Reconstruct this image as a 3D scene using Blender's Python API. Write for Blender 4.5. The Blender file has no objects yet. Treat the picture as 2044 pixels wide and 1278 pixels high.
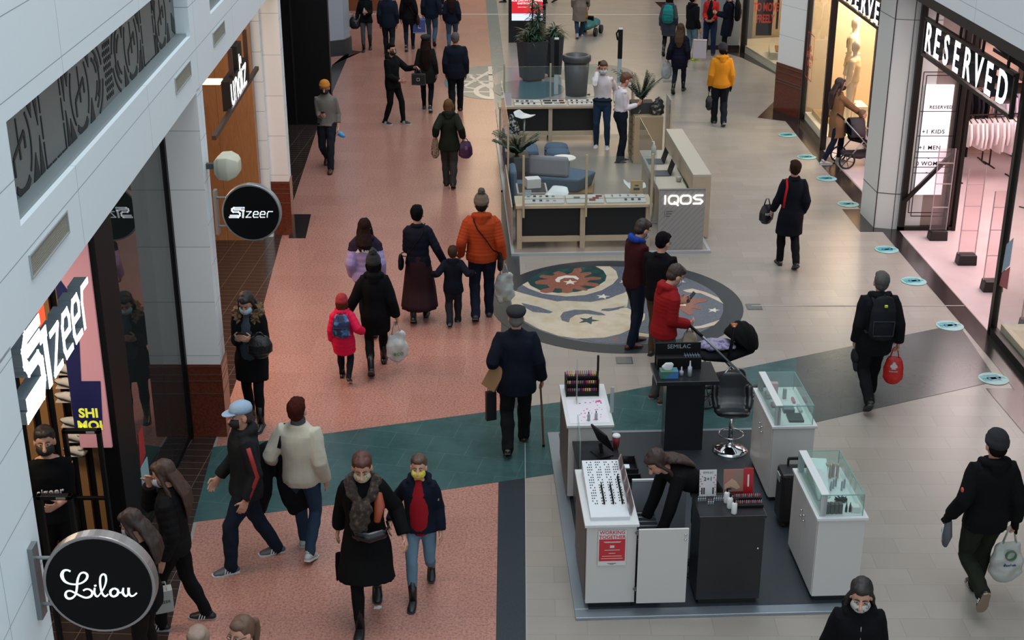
import bpy, bmesh, math, random
from mathutils import Vector, Matrix, noise
R = math.radians
V = Vector
random.seed(7)
sc = bpy.context.scene
COL = sc.collection
# ------------------------------------------------------------ camera, sky, lights, exposure
CAM_H, PITCH, FPX, CX, CY = 7.4, R(22.2), 2750.0, 1022.0, 639.0
cd = bpy.data.cameras.new('camera'); cam = bpy.data.objects.new('camera', cd); COL.objects.link(cam)
cam.location = (0, 0, CAM_H); cam.rotation_euler = (R(90) - PITCH, 0, 0)
cd.sensor_width = 36; cd.lens = FPX / 2044 * 36; cd.clip_end = 300
sc.camera = cam
w = bpy.data.worlds.new('world'); sc.world = w; w.use_nodes = True
w.node_tree.nodes['Background'].inputs[0].default_value = (0.80, 0.90, 1.0, 1)
w.node_tree.nodes['Background'].inputs[1].default_value = 1.05
sc.view_settings.view_transform = 'Standard'; sc.view_settings.look = 'None'
sc.view_settings.exposure = 0.12; sc.view_settings.gamma = 1; sc.view_settings.use_curve_mapping = False
def area(name, loc, size, power, color, rot=(0, 0, 0), sy=None):
    l = bpy.data.lights.new(name, 'AREA'); l.energy = power; l.color = color; l.size = size
    if sy: l.shape = 'RECTANGLE'; l.size_y = sy
    o = bpy.data.objects.new(name, l); o.location = loc; o.rotation_euler = rot; COL.objects.link(o); return o
area('skylight', (1.2, 17, 27), 9, 3600, (0.93, 0.98, 1.0), sy=34)
area('undiz_shop_light', (-5.2, 16.4, 3.4), 1.4, 125, (1.0, 0.60, 0.38), (0, R(-42), 0), sy=3)
area('sneaker_shop_light', (-5.4, 10.6, 3.5), 1.0, 60, (1.0, 0.80, 0.58), (0, R(-10), 0))
area('window_display_light', (7.85, 28.5, 3.9), 1.2, 230, (1.0, 0.88, 0.70))
area('clothes_shop_light', (9.2, 21.5, 3.8), 3.6, 480, (1.0, 0.80, 0.79), (0, 0, 0), sy=7)
area('far_shop_light', (8.2, 36.5, 3.7), 2.0, 120, (1.0, 0.80, 0.58), (0, R(20), 0))
area('far_hall_light', (1.5, 52, 7), 8, 450, (1.0, 0.74, 0.46), (R(-20), 0, 0))
area('wood_shop_light', (-4.5, 20.2, 3.9), 0.8, 10, (1.0, 0.72, 0.45), (R(35), 0, 0))

def ray(px, py):
    a = (px - CX) / FPX; b = (CY - py) / FPX; s, c = math.sin(PITCH), math.cos(PITCH)
    return V((a, c + b * s, -s + b * c))
def at(px, py, z=0.0):
    d = ray(px, py); return V((0, 0, CAM_H)) + d * ((z - CAM_H) / d.z)
def atx(px, py, x):
    d = ray(px, py); return V((0, 0, CAM_H)) + d * (x / d.x)
def aty(px, py, y):
    d = ray(px, py); return V((0, 0, CAM_H)) + d * (y / d.y)
def lerp(a, b, t): return a + (b - a) * t
def itp(tab, x):
    if x <= tab[0][0]: return tab[0][1]
    for (x0, y0), (x1, y1) in zip(tab, tab[1:]):
        if x <= x1:
            t = (x - x0) / (x1 - x0)
            return lerp(y0, y1, t)
    return tab[-1][1]

# ------------------------------------------------------------ materials
MATS = {}
def srgb(h):
    if isinstance(h, str):
        v = [int(h[i:i + 2], 16) / 255 for i in (0, 2, 4)]
    else: v = h
    return tuple((c / 12.92 if c <= .04045 else ((c + .055) / 1.055) ** 2.4) for c in v) + (1,)
def mat(name, color='808080', rough=.6, metal=0, emit=0, bump=None, var=None, alpha=None, trans=0, spec=.5, coat=0):
    """bump=(scale,strength[,stretch xyz]); var=(scale, second colour, low, high) noise mix"""
    if name in MATS: return MATS[name]
    m = bpy.data.materials.new(name); m.use_nodes = True; nt = m.node_tree; N = nt.nodes; L = nt.links
    b = N['Principled BSDF']; c = srgb(color)
    b.inputs['Base Color'].default_value = c; b.inputs['Roughness'].default_value = rough
    b.inputs['Metallic'].default_value = metal; b.inputs['Specular IOR Level'].default_value = spec
    if trans: b.inputs['Transmission Weight'].default_value = trans
    if coat: b.inputs['Coat Weight'].default_value = coat; b.inputs['Coat Roughness'].default_value = .1
    if emit: b.inputs['Emission Color'].default_value = c; b.inputs['Emission Strength'].default_value = emit
    if alpha is not None: b.inputs['Alpha'].default_value = alpha
    tc = None
    if bump or var: tc = N.new('ShaderNodeTexCoord')
    if var:
        n = N.new('ShaderNodeTexNoise'); n.inputs['Scale'].default_value = var[0]; n.inputs['Detail'].default_value = 5
        L.new(tc.outputs['Object'], n.inputs['Vector'])
        r = N.new('ShaderNodeMapRange'); r.inputs[1].default_value = var[2]; r.inputs[2].default_value = var[3]
        L.new(n.outputs[0], r.inputs[0])
        mx = N.new('ShaderNodeMix'); mx.data_type = 'RGBA'; mx.inputs[6].default_value = c; mx.inputs[7].default_value = srgb(var[1])
        L.new(r.outputs[0], mx.inputs[0]); L.new(mx.outputs[2], b.inputs['Base Color'])
    if bump:
        n = N.new('ShaderNodeTexNoise'); n.inputs['Scale'].default_value = bump[0]; n.inputs['Detail'].default_value = 4
        mp = N.new('ShaderNodeMapping'); L.new(tc.outputs['Object'], mp.inputs[0]); L.new(mp.outputs[0], n.inputs['Vector'])
        if len(bump) > 2: mp.inputs['Scale'].default_value = bump[2]
        bp = N.new('ShaderNodeBump'); bp.inputs['Strength'].default_value = bump[1]; bp.inputs['Distance'].default_value = .01
        L.new(n.outputs[0], bp.inputs['Height']); L.new(bp.outputs[0], b.inputs['Normal'])
    MATS[name] = m; return m
def brick(name, c1, c2, mortar, bw, rh, msize=.004, rough=.35, axes='xy', rot=0, speck=None, offset=.5, bumpy=0, off=(0, 0), spec=.5):
    if name in MATS: return MATS[name]
    m = mat(name, c1, rough, spec=spec); nt = m.node_tree; N = nt.nodes; L = nt.links; b = N['Principled BSDF']
    tc = N.new('ShaderNodeTexCoord'); src = tc.outputs['Object']
    if axes != 'xy':
        sp = N.new('ShaderNodeSeparateXYZ'); cb = N.new('ShaderNodeCombineXYZ'); L.new(src, sp.inputs[0])
        for i, ax in enumerate(axes): L.new(sp.outputs['xyz'.index(ax)], cb.inputs[i])
        src = cb.outputs[0]
    mp = N.new('ShaderNodeMapping'); mp.inputs['Rotation'].default_value[2] = rot
    mp.inputs['Location'].default_value = (off[0], off[1], 0); L.new(src, mp.inputs[0])
    t = N.new('ShaderNodeTexBrick'); t.inputs['Scale'].default_value = 1; t.inputs['Brick Width'].default_value = bw
    t.inputs['Row Height'].default_value = rh; t.inputs['Mortar Size'].default_value = msize; t.inputs['Mortar Smooth'].default_value = .2
    t.inputs['Color1'].default_value = srgb(c1); t.inputs['Color2'].default_value = srgb(c2); t.inputs['Mortar'].default_value = srgb(mortar)
    t.offset = offset; L.new(mp.outputs[0], t.inputs[0]); out = t.outputs[0]
    if speck:
        n = N.new('ShaderNodeTexNoise'); n.inputs['Scale'].default_value = speck[0]; n.inputs['Detail'].default_value = 6
        n.inputs['Roughness'].default_value = .7; L.new(tc.outputs['Object'], n.inputs['Vector'])
        r = N.new('ShaderNodeMapRange'); r.inputs[1].default_value = speck[2]; r.inputs[2].default_value = speck[3]; L.new(n.outputs[0], r.inputs[0])
        mx = N.new('ShaderNodeMix'); mx.data_type = 'RGBA'; L.new(r.outputs[0], mx.inputs[0]); L.new(out, mx.inputs[6])
        mx.inputs[7].default_value = srgb(speck[1]); out = mx.outputs[2]
    L.new(out, b.inputs['Base Color']); return m
def glass(name, tint='e8f4f2', alpha=.12, rough=.02, spec=.5):
    """clear sheet: mostly transparent, Fresnel reflection"""
    if name in MATS: return MATS[name]
    m = bpy.data.materials.new(name); m.use_nodes = True; nt = m.node_tree; N = nt.nodes; L = nt.links
    N.remove(N['Principled BSDF']); o = N['Material Output']
    tr = N.new('ShaderNodeBsdfTransparent'); tr.inputs[0].default_value = srgb(tint)
    gl = N.new('ShaderNodeBsdfGlossy'); gl.inputs['Roughness'].default_value = rough
    df = N.new('ShaderNodeBsdfDiffuse'); df.inputs[0].default_value = srgb(tint)
    m1 = N.new('ShaderNodeMixShader'); m1.inputs[0].default_value = alpha; L.new(tr.outputs[0], m1.inputs[1]); L.new(df.outputs[0], m1.inputs[2])
    fr = N.new('ShaderNodeFresnel'); fr.inputs[0].default_value = 1.0 + spec
    ge = N.new('ShaderNodeNewGeometry'); sb = N.new('ShaderNodeMath'); sb.operation = 'SUBTRACT'; sb.inputs[0].default_value = 1; L.new(ge.outputs['Backfacing'], sb.inputs[1])
    mu = N.new('ShaderNodeMath'); mu.operation = 'MULTIPLY'; L.new(fr.outputs[0], mu.inputs[0]); L.new(sb.outputs[0], mu.inputs[1])
    m2 = N.new('ShaderNodeMixShader'); L.new(mu.outputs[0], m2.inputs[0]); L.new(m1.outputs[0], m2.inputs[1]); L.new(gl.outputs[0], m2.inputs[2])
    L.new(m2.outputs[0], o.inputs[0]); MATS[name] = m; return m
def cloth(color, rough=.85, name=None, sheen=.0):
    nm = name or 'fabric_' + color
    c = [int(color[i:i + 2], 16) for i in (0, 2, 4)]
    if max(c) < 64: color = '%02x%02x%02x' % tuple(int(v * .8) for v in c)
    return mat(nm, color, rough, bump=(90, .25), spec=.12)

# ------------------------------------------------------------ mesh building
class B:
    def __init__(s): s.bm = bmesh.new(); s.mi = 0
    def faces_new(s, vs):
        try: f = s.bm.faces.new(vs); f.material_index = s.mi; return f
        except ValueError: return None
    def box(s, x0, x1, y0, y1, z0, z1, M=None):
        v = [V((x, y, z)) for z in (z0, z1) for y in (y0, y1) for x in (x0, x1)]
        if M: v = [M @ p for p in v]
        v = [s.bm.verts.new(p) for p in v]
        for q in ((0, 2, 3, 1), (4, 5, 7, 6), (0, 1, 5, 4), (2, 6, 7, 3), (0, 4, 6, 2), (1, 3, 7, 5)): s.faces_new([v[i] for i in q])
        return s
    def hexa(s, pts):  # 4 bottom + 4 top corners
        v = [s.bm.verts.new(p) for p in pts]
        for q in ((3, 2, 1, 0), (4, 5, 6, 7), (0, 1, 5, 4), (1, 2, 6, 5), (2, 3, 7, 6), (3, 0, 4, 7)): s.faces_new([v[i] for i in q])
        return s
    def prism(s, poly, z0, z1, M=None):
        """poly list of (x,y) ; extruded z0..z1 ; M maps"""
        a = [V((p[0], p[1], z0)) for p in poly]; b = [V((p[0], p[1], z1)) for p in poly]
        if M: a = [M @ p for p in a]; b = [M @ p for p in b]
        va = [s.bm.verts.new(p) for p in a]; vb = [s.bm.verts.new(p) for p in b]; n = len(poly)
        s.faces_new(va[::-1]); s.faces_new(vb)
        for i in range(n): s.faces_new([va[i], va[(i + 1) % n], vb[(i + 1) % n], vb[i]])
        return s
    def rings(s, rings, cap=True):
        vr = [[s.bm.verts.new(p) for p in r] for r in rings]; n = len(vr[0])
        for a, b in zip(vr, vr[1:]):
            for i in range(n): s.faces_new([a[i], a[(i + 1) % n], b[(i + 1) % n], b[i]])
        if cap: s.faces_new(vr[0][::-1]); s.faces_new(vr[-1])
        return s
    def tube(s, pts, rad, seg=10, ref=None, cap=True, round_=False):
        """tube through pts; rad number / (a,b) / list ; ref = direction of first axis"""
        pts = [V(p) for p in pts]; n = len(pts)
        rs = [rad] * n if not isinstance(rad, list) else rad
        rs = [(r, r) if not isinstance(r, (tuple, list)) else r for r in rs]
        out = []; prev = None
        for i, p in enumerate(pts):
            t = (pts[min(i + 1, n - 1)] - pts[max(i - 1, 0)])
            t = t.normalized() if t.length > 1e-9 else V((0, 0, 1))
            r = V(ref) if ref is not None else (prev if prev is not None else (V((1, 0, 0)) if abs(t.x) < .9 else V((0, 1, 0))))
            ax = r - t * r.dot(t)
            if ax.length < 1e-6: ax = t.orthogonal()
            ax.normalize(); ay = t.cross(ax); prev = ax; out.append((p, ax, ay, rs[i], t))
        R_ = []
        def ring(p, ax, ay, a, b): R_.append([p + ax * (a * math.cos(2 * math.pi * k / seg)) + ay * (b * math.sin(2 * math.pi * k / seg)) for k in range(seg)])
        if round_:
            p, ax, ay, (a, b), t = out[0]; m = min(a, b)
            ring(p - t * m * .95, ax, ay, a * .3, b * .3); ring(p - t * m * .65, ax, ay, a * .75, b * .75)
        for p, ax, ay, (a, b), t in out: ring(p, ax, ay, a, b)
        if round_:
            p, ax, ay, (a, b), t = out[-1]; m = min(a, b)
            ring(p + t * m * .65, ax, ay, a * .75, b * .75); ring(p + t * m * .95, ax, ay, a * .3, b * .3)
        return s.rings(R_, cap)
    def ball(s, c, r, M=None, u=14, v=9, fz=None):
        r = (r, r, r) if not isinstance(r, (tuple, list)) else r
        R_ = []
        for j in range(1, v):
            th = math.pi * j / v
            row = []
            for k in range(u):
                ph = 2 * math.pi * k / u
                p = V((r[0] * math.sin(th) * math.cos(ph), r[1] * math.sin(th) * math.sin(ph), -r[2] * math.cos(th)))
                if M: p = M @ p
                row.append(V(c) + p)
            R_.append(row)
        vr = [[s.bm.verts.new(p) for p in q] for q in R_]
        lo = V((0, 0, -r[2])); hi = V((0, 0, r[2]))
        if M: lo = M @ lo; hi = M @ hi
        a = s.bm.verts.new(V(c) + lo); b = s.bm.verts.new(V(c) + hi)
        for i in range(u):
            s.faces_new([a, vr[0][(i + 1) % u], vr[0][i]]); s.faces_new([b, vr[-1][i], vr[-1][(i + 1) % u]])
        for x, y in zip(vr, vr[1:]):
            for i in range(u): s.faces_new([x[i], x[(i + 1) % u], y[(i + 1) % u], y[i]])
        return s
    def lathe(s, prof, c=(0, 0, 0), seg=24, cap=True):
        c = V(c)
        return s.rings([[c + V((r * math.cos(2 * math.pi * k / seg), r * math.sin(2 * math.pi * k / seg), z)) for k in range(seg)] for r, z in prof], cap)
    def bar(s, a, b, w=.02, d=None):
        d = d or w; a = V(a); b = V(b); t = (b - a).normalized(); ref = V((0, 0, 1)) if abs(t.z) < .9 else V((1, 0, 0))
        ax = t.cross(ref).normalized(); ay = t.cross(ax)
        q = [ax * (w / 2 * i) + ay * (d / 2 * j) for i, j in ((-1, -1), (1, -1), (1, 1), (-1, 1))]
        return s.hexa([a + k for k in q] + [b + k for k in q])
    def quad(s, pts):
        s.faces_new([s.bm.verts.new(V(p)) for p in pts]); return s
    def obj(s, name, m, parent=None, smooth=False, bevel=0, loc=None, solid=0):
        bmesh.ops.recalc_face_normals(s.bm, faces=s.bm.faces)
        me = bpy.data.meshes.new(name); s.bm.to_mesh(me); s.bm.free()
        for x in (m if isinstance(m, (list, tuple)) else [m]): me.materials.append(x)
        if smooth: me.shade_smooth()
        o = bpy.data.objects.new(name, me); COL.objects.link(o)
        if parent: o.parent = parent
        if loc: o.location = loc
        if bevel:
            b = o.modifiers.new('bevel', 'BEVEL'); b.width = bevel; b.segments = 2; b.limit_method = 'ANGLE'
        if solid:
            b = o.modifiers.new('solid', 'SOLIDIFY'); b.thickness = solid
        return o
def thing(name, label, cat, loc=(0, 0, 0), rz=0, group=None):
    o = bpy.data.objects.new(name, None); COL.objects.link(o); o.empty_display_size = .1
    o.location = loc; o.rotation_euler = (0, 0, rz); o['label'] = label; o['category'] = cat
    if group: o['group'] = group
    return o
def tag(o, label, cat, group=None, kind=None):
    o['label'] = label; o['category'] = cat
    if group: o['group'] = group
    if kind: o['kind'] = kind
    return o
def struct(o, label=None):
    o['kind'] = 'structure'
    if label: o['label'] = label
    return o
ORD = ['first', 'second', 'third', 'fourth', 'fifth', 'sixth', 'seventh', 'eighth', 'ninth', 'tenth', 'eleventh', 'twelfth', 'thirteenth', 'fourteenth', 'fifteenth']
def kids(o): return [c for c in COL.objects if c.parent == o]
def dup(root, loc=None, rz=None, label=None, group=None):
    ks = [(c, kids(c)) for c in kids(root)]
    r = root.copy(); COL.objects.link(r)
    if loc is not None: r.location = loc
    if rz is not None: r.rotation_euler = (0, 0, rz)
    if label: r['label'] = label
    if group: r['group'] = group
    for c, gs in ks:
        n = c.copy(); COL.objects.link(n); n.parent = r
        for g in gs: q = g.copy(); COL.objects.link(q); q.parent = n
    return r
def remesh(b, voxel, smooth=2, amp=0, fscale=(9, 9, 9), seed=0):
    """fuse overlapping closed pieces of B into one continuous surface; returns B"""
    bmesh.ops.recalc_face_normals(b.bm, faces=b.bm.faces)
    me = bpy.data.meshes.new('tmp'); b.bm.to_mesh(me); b.bm.free()
    o = bpy.data.objects.new('tmp', me); COL.objects.link(o)
    r = o.modifiers.new('r', 'REMESH'); r.mode = 'VOXEL'; r.voxel_size = voxel
    if smooth: q = o.modifiers.new('s', 'SMOOTH'); q.factor = .5; q.iterations = smooth
    dg = bpy.context.evaluated_depsgraph_get(); ev = o.evaluated_get(dg)
    m2 = bpy.data.meshes.new_from_object(ev); bpy.data.objects.remove(o); bpy.data.meshes.remove(me)
    nb = B(); nb.bm.from_mesh(m2); bpy.data.meshes.remove(m2)
    if amp:
        nb.bm.normal_update(); sx, sy, sz = fscale
        for v in nb.bm.verts:
            c = v.co; v.co = c + v.normal * (amp * noise.noise(V((c.x * sx + seed, c.y * sy, c.z * sz))))
    return nb
_FONT = {}
def text(name, s, size, m, M, parent=None, depth=.002, bold=0, align='CENTER', space=1, sx=1, shear=0):
    c = bpy.data.curves.new('t', 'FONT'); c.body = s; c.size = size; c.extrude = depth; c.offset = bold; c.resolution_u = 3
    c.align_x = align; c.align_y = 'CENTER'; c.space_character = space; c.shear = shear
    o = bpy.data.objects.new('t', c); COL.objects.link(o)
    me = bpy.data.meshes.new_from_object(o.evaluated_get(bpy.context.evaluated_depsgraph_get()))
    bpy.data.objects.remove(o); bpy.data.curves.remove(c)
    for v in me.vertices: v.co = M @ V((v.co.x * sx, v.co.y, v.co.z))
    me.materials.clear(); me.materials.append(m)
    for p in me.polygons: p.material_index = 0
    me.name = name; o = bpy.data.objects.new(name, me); COL.objects.link(o)
    if parent: o.parent = parent
    return o
def frame(o, x, y):
    """matrix with local x axis, y axis, origin"""
    x = V(x).normalized(); y = V(y); y = (y - x * y.dot(x)).normalized(); z = x.cross(y)
    return Matrix(((x.x, y.x, z.x, o[0]), (x.y, y.y, z.y, o[1]), (x.z, y.z, z.z, o[2]), (0, 0, 0, 1)))
# ------------------------------------------------------------ floor
m_beige = brick('beige_stone_tiles', '938c84', '8a837a', '79736c', .58, .285, .003, .29, speck=(3, '88827a', .45, .95), rot=R(.6))
m_red = brick('red_granite', 'b08073', 'a8786b', '966a5e', .6, .6, .002, .24, speck=(40, '6e4a43', .42, .72), rot=R(2))
m_green = brick('green_marble', '345252', '395656', '506466', .46, .40, .004, .2, speck=(2.2, '2a4443', .4, .75), rot=R(12))
m_greflect = brick('green_marble_reflection', '3b4342', '343c3b', '30383a', .46, .46, .002, .24, speck=(2.2, '434846', .4, .8), rot=R(14))  # same green band; its changed reflection is painted into this greyer colour
m_stripe = mat('dark_grey_stone', '2b3338', .3, var=(60, '22282d', .4, .7))
m_teal = mat('teal_stone', '4f6a70', .24, var=(3, '5c777b', .3, .8))
m_dark = brick('dark_brown_tiles', '2b211f', '30252200'[:6], '6a5c53', .30, .15, .003, .2, rot=R(3), offset=0)
m_black = mat('black_granite', '221d1d', .18, var=(50, '2b2524', .4, .7))
m_pink = mat('pink_shop_floor', 'cdb9ba', .22, var=(1.5, 'c2abac', .3, .8))
def px_poly(name, pts, m, lvl, z=None):
    P = [at(x, y) for x, y in pts]; b = B(); h = .0012 * lvl
    b.prism([(p.x, p.y) for p in P], -.001, h); o = b.obj(name, m); return struct(o)
b = B(); b.box(-16, 20, -4, 75, -.2, 0); struct(b.obj('floor', m_beige))
redL = [(1003, 570), (1000, 380), (993, 262), (983, 145), (968, -14)]
px_poly('floor_red_granite', [(988, 1400), (995, 965), (1002, 540)] + redL[1:] + [(700, -14), (700, 60), (660, 108), (655, 200), (633, 258), (585, 403), (561, 477), (527, 605), (447, 830), (330, 1290), (320, 1400)], m_red, 1)
px_poly('floor_dark_tiles', [(655, 205), (633, 258), (585, 403), (561, 477), (527, 605), (447, 830), (425, 893), (386, 1043), (330, 1300), (-100, 1300), (-100, 700), (300, 300), (560, 200)], m_dark, 1.5)
px_poly('floor_black_corner', [(585, 428), (621, 428), (610, 476), (576, 476)], m_black, 3)
px_poly('floor_black_corner', [(633, 256), (640, 240), (700, 100), (724, 103), (697, 112), (663, 130)], m_black, 2.5)
px_poly('floor_stripe', [(988, 1400), (995, 960), (1002, 540), (1000, 380), (1030, 380), (1038.4, 548), (1048, 960), (1051, 1400)], m_stripe, 2)
px_poly('floor_teal_stripe', [(1000, 384), (993, 262), (983, 145), (968, -14), (989, -14), (1009, 145), (1022, 262), (1030, 384)], m_teal, 2)
px_poly('floor_green_band', [(425, 893), (386, 1043), (787, 993), (995, 963), (1150, 940), (1629, 845), (1629, 706), (1481, 736), (1300, 771), (1220, 786), (1119, 803), (645, 867)], m_green, 3)
px_poly('floor_green_band', [(1590, 852), (1968, 766), (1985, 752), (1914, 648), (1877, 655), (1590, 714)], m_greflect, 3.5)
# dark border in front of the right-hand shops
px_poly('floor_border_right', [(1512, 235), (1567.6, 242), (1640, 331), (1717, 418), (1681, 418), (1717, 463), (1762, 463), (1776, 480), (1914, 642), (2000, 745), (2044, 806), (2160, 960), (2130, 800), (2044, 725), (1973, 664), (1810, 480), (1793, 458), (1745, 440), (1719, 382), (1638, 295), (1605, 240), (1548, 200)], m_black, 4)
px_poly('floor_border_right', [(1435, 102), (1480, 115), (1552, 150), (1600, 135), (1500, 92), (1440, 96)], m_black, 3)
px_poly('floor_border_right', [(1968, 776), (2021, 776), (2090, 850), (2090, 930), (2044, 866)], m_black, 5)
px_poly('floor_shop_pink', [(1640, 292), (1720, 380), (1790, 458), (1812, 480), (1973, 662), (2200, 900), (2700, 700), (2300, 150), (1700, 215)], m_pink, 3)
px_poly('floor_border_far', [(1307, 4), (1345, 4), (1340, 17), (1321, 17)], m_black, 3)
# thin brass expansion joints
m_joint = mat('expansion_joint', 'a39e96', .5)
px_poly('floor_joint', [(600, 27), (1440, 29), (1440, 30.5), (600, 28.5)], m_joint, 3)
px_poly('floor_joint', [(1500, 610.5), (1925, 610.5), (1925, 611.5), (1500, 611.5)], m_joint, 6)
px_poly('floor_joint', [(1047.4, 870), (1048.6, 870), (1051.4, 1300), (1050, 1300)], m_joint, 4)
# ---- sun and moon mosaic, a flat stone picture set into the floor
C0 = V((1.53, 18.78)); 
def arcpts(c, r, a0, a1, n=28): return [(c[0] + r * math.cos(R(lerp(a0, a1, i / n))), c[1] + r * math.sin(R(lerp(a0, a1, i / n)))) for i in range(n + 1)]
m_mcream = mat('mosaic_cream_marble', 'b9ae9c', .25, var=(4, 'a89878', .4, .8))
m_mblue = mat('mosaic_blue_grey_stone', '50555f', .25, var=(30, '5f6570', .4, .7))
m_mgreen = mat('mosaic_green_marble', '1f3a38', .22, var=(6, '2a4a46', .4, .7))
m_mrust = mat('mosaic_rust_granite', '8a5646', .26, var=(50, '70463b', .4, .7))
m_mwhite = mat('mosaic_white_marble', 'c9c2b5', .25)
mos = thing('floor_mosaic', 'large round sun, moon and star stone mosaic set in the floor below the tobacco kiosk', 'floor mosaic', (C0.x, C0.y, 0))
def mp(name, pts, m, lvl):
    b = B(); b.prism([(p[0] - C0.x, p[1] - C0.y) for p in pts], 0, .0045 + lvl * .0006); return b.obj(name, m, mos)
def pxm(name, pts, m, lvl): return mp(name, [tuple(at(x, y)[:2]) for x, y in pts], m, lvl)
def zz(pts): return [(960 + x / 3.65, 490 + y / 3.65) for x, y in pts]
mp('ring_border', arcpts(C0, 1.84, 0, 354, 71), m_stripe, 0)
mp('inlay_disc', arcpts(C0, 1.55, 0, 354, 71), m_mblue, 1)
# big cream crescent around the green sun disc
pxm('cream_moon', zz([(213, 370), (235, 330), (300, 350), (430, 385), (560, 412), (640, 400), (720, 410), (800, 400), (930, 385), (1040, 350), (1075, 330), (1070, 420), (1065, 450), (890, 465), (870, 480), (1060, 455), (1195, 520), (1190, 545), (1120, 600), (1010, 650), (900, 675), (700, 683), (560, 660), (420, 610), (300, 545), (235, 470)]), m_mcream, 2)
pxm('blue_leaf', zz([(295, 422), (420, 450), (525, 488), (500, 498), (380, 488), (320, 455)]), m_mblue, 3)
pxm('blue_leaf', zz([(878, 468), (960, 460), (1060, 440), (1000, 470), (930, 483), (880, 478)]), m_mblue, 3)
pxm('sky_crescent', zz([(262, 318), (300, 290), (350, 318), (450, 355), (620, 375), (760, 365), (880, 330), (960, 285), (1000, 240), (985, 190), (940, 155), (1080, 160), (1160, 190), (1110, 290), (1040, 345), (930, 392), (800, 415), (600, 405), (400, 375), (300, 348)]), m_mblue, 3.2)
pxm('cream_crescent', zz([(300, 290), (340, 268), (360, 295), (440, 335), (560, 348), (700, 342), (830, 310), (905, 262), (915, 225), (890, 185), (835, 155), (940, 155), (985, 190), (1000, 240), (960, 285), (880, 330), (760, 365), (620, 375), (450, 355), (350, 318)]), m_mcream, 4)
pxm('green_disc', zz([(345, 262), (400, 215), (500, 185), (640, 168), (760, 160), (840, 160), (890, 185), (915, 225), (905, 262), (830, 310), (700, 340), (560, 350), (440, 335), (365, 298)]), m_mgreen, 5)
pxm('rust_sun', zz([(392, 268), (430, 255), (490, 250), (425, 235), (440, 218), (520, 225), (540, 218), (525, 205), (560, 190), (610, 205), (625, 215), (665, 200), (680, 172), (725, 167), (735, 185), (720, 208), (760, 200), (800, 197), (808, 210), (760, 228), (750, 238), (820, 232), (880, 238), (870, 252), (790, 258), (770, 270), (850, 280), (865, 296), (830, 305), (760, 295), (720, 300), (780, 325), (770, 335), (700, 325), (670, 318), (665, 345), (630, 352), (590, 348), (590, 320), (540, 315), (520, 345), (470, 352), (430, 340), (440, 325), (500, 310), (480, 290), (400, 285)]), m_mrust, 6)
pxm('white_crescent', zz([(540, 255), (560, 235), (620, 222), (690, 226), (715, 245), (705, 255), (670, 240), (610, 240), (575, 255), (575, 272), (550, 270)]), m_mwhite, 7)
def star(name, cx, cy, r, m, lvl, rot=90, ry=.37):
    pxm(name, [(cx + (r if k % 2 == 0 else r * .42) * math.cos(R(rot + 36 * k)), cy - (r if k % 2 == 0 else r * .42) * ry * math.sin(R(rot + 36 * k))) for k in range(10)], m, lvl)
star('star', 960 + 650 / 3.65, 490 + 272 / 3.65, 15, m_mwhite, 7)
star('star', 960 + 888 / 3.65, 490 + 376 / 3.65, 14, m_mwhite, 7, 80)
star('star', 960 + 1045 / 3.65, 490 + 268 / 3.65, 11, m_mwhite, 7, 60)
pxm('blue_crescent', zz([(578, 520), (600, 490), (680, 472), (790, 475), (880, 495), (910, 512), (860, 512), (760, 500), (690, 510), (650, 535), (640, 565), (590, 550)]), m_mblue, 6)
star('star', 960 + 782 / 3.65, 490 + 550 / 3.65, 22, m_mgreen, 7, 70)
pxm('blue_cloud', zz([(700, 683), (900, 675), (1010, 650), (1060, 640), (1110, 600), (1195, 545), (1260, 600), (1330, 690), (1150, 715), (1000, 722), (850, 712)]), m_mblue, 5)
pxm('cream_cloud', zz([(980, 500), (1060, 488), (1195, 500), (1195, 520), (1040, 510)]), m_mcream, 6)
# second sun on the right half
pxm('cream_crescent', zz([(1470, 330), (1540, 318), (1640, 345), (1730, 385), (1768, 430), (1700, 395), (1600, 352), (1500, 345)]), m_mcream, 6)
pxm('rust_sun', zz([(1430, 400), (1480, 365), (1520, 370), (1525, 395), (1600, 390), (1655, 400), (1640, 415), (1570, 425), (1550, 435), (1600, 455), (1600, 470), (1540, 462), (1545, 500), (1520, 512), (1490, 495), (1450, 470), (1400, 440)]), m_mrust, 6)
pxm('white_crescent', zz([(1400, 430), (1440, 412), (1490, 425), (1495, 445), (1440, 440), (1410, 450)]), m_mwhite, 7)
star('star', 960 + 1695 / 3.65, 490 + 476 / 3.65, 13, m_mwhite, 7, 75)
star('star', 960 + 1460 / 3.65, 490 + 268 / 3.65, 9, m_mwhite, 7, 60)
pxm('cream_crescent', zz([(1480, 600), (1600, 590), (1700, 560), (1740, 545), (1700, 585), (1620, 605), (1520, 615)]), m_mcream, 6)
pxm('cream_cloud', zz([(1120, 620), (1150, 640), (1260, 655), (1250, 675), (1120, 660)]), m_mcream, 6)
pxm('rust_leaf', zz([(950, 685), (985, 680), (995, 695), (965, 700)]), m_mrust, 6)
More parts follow.
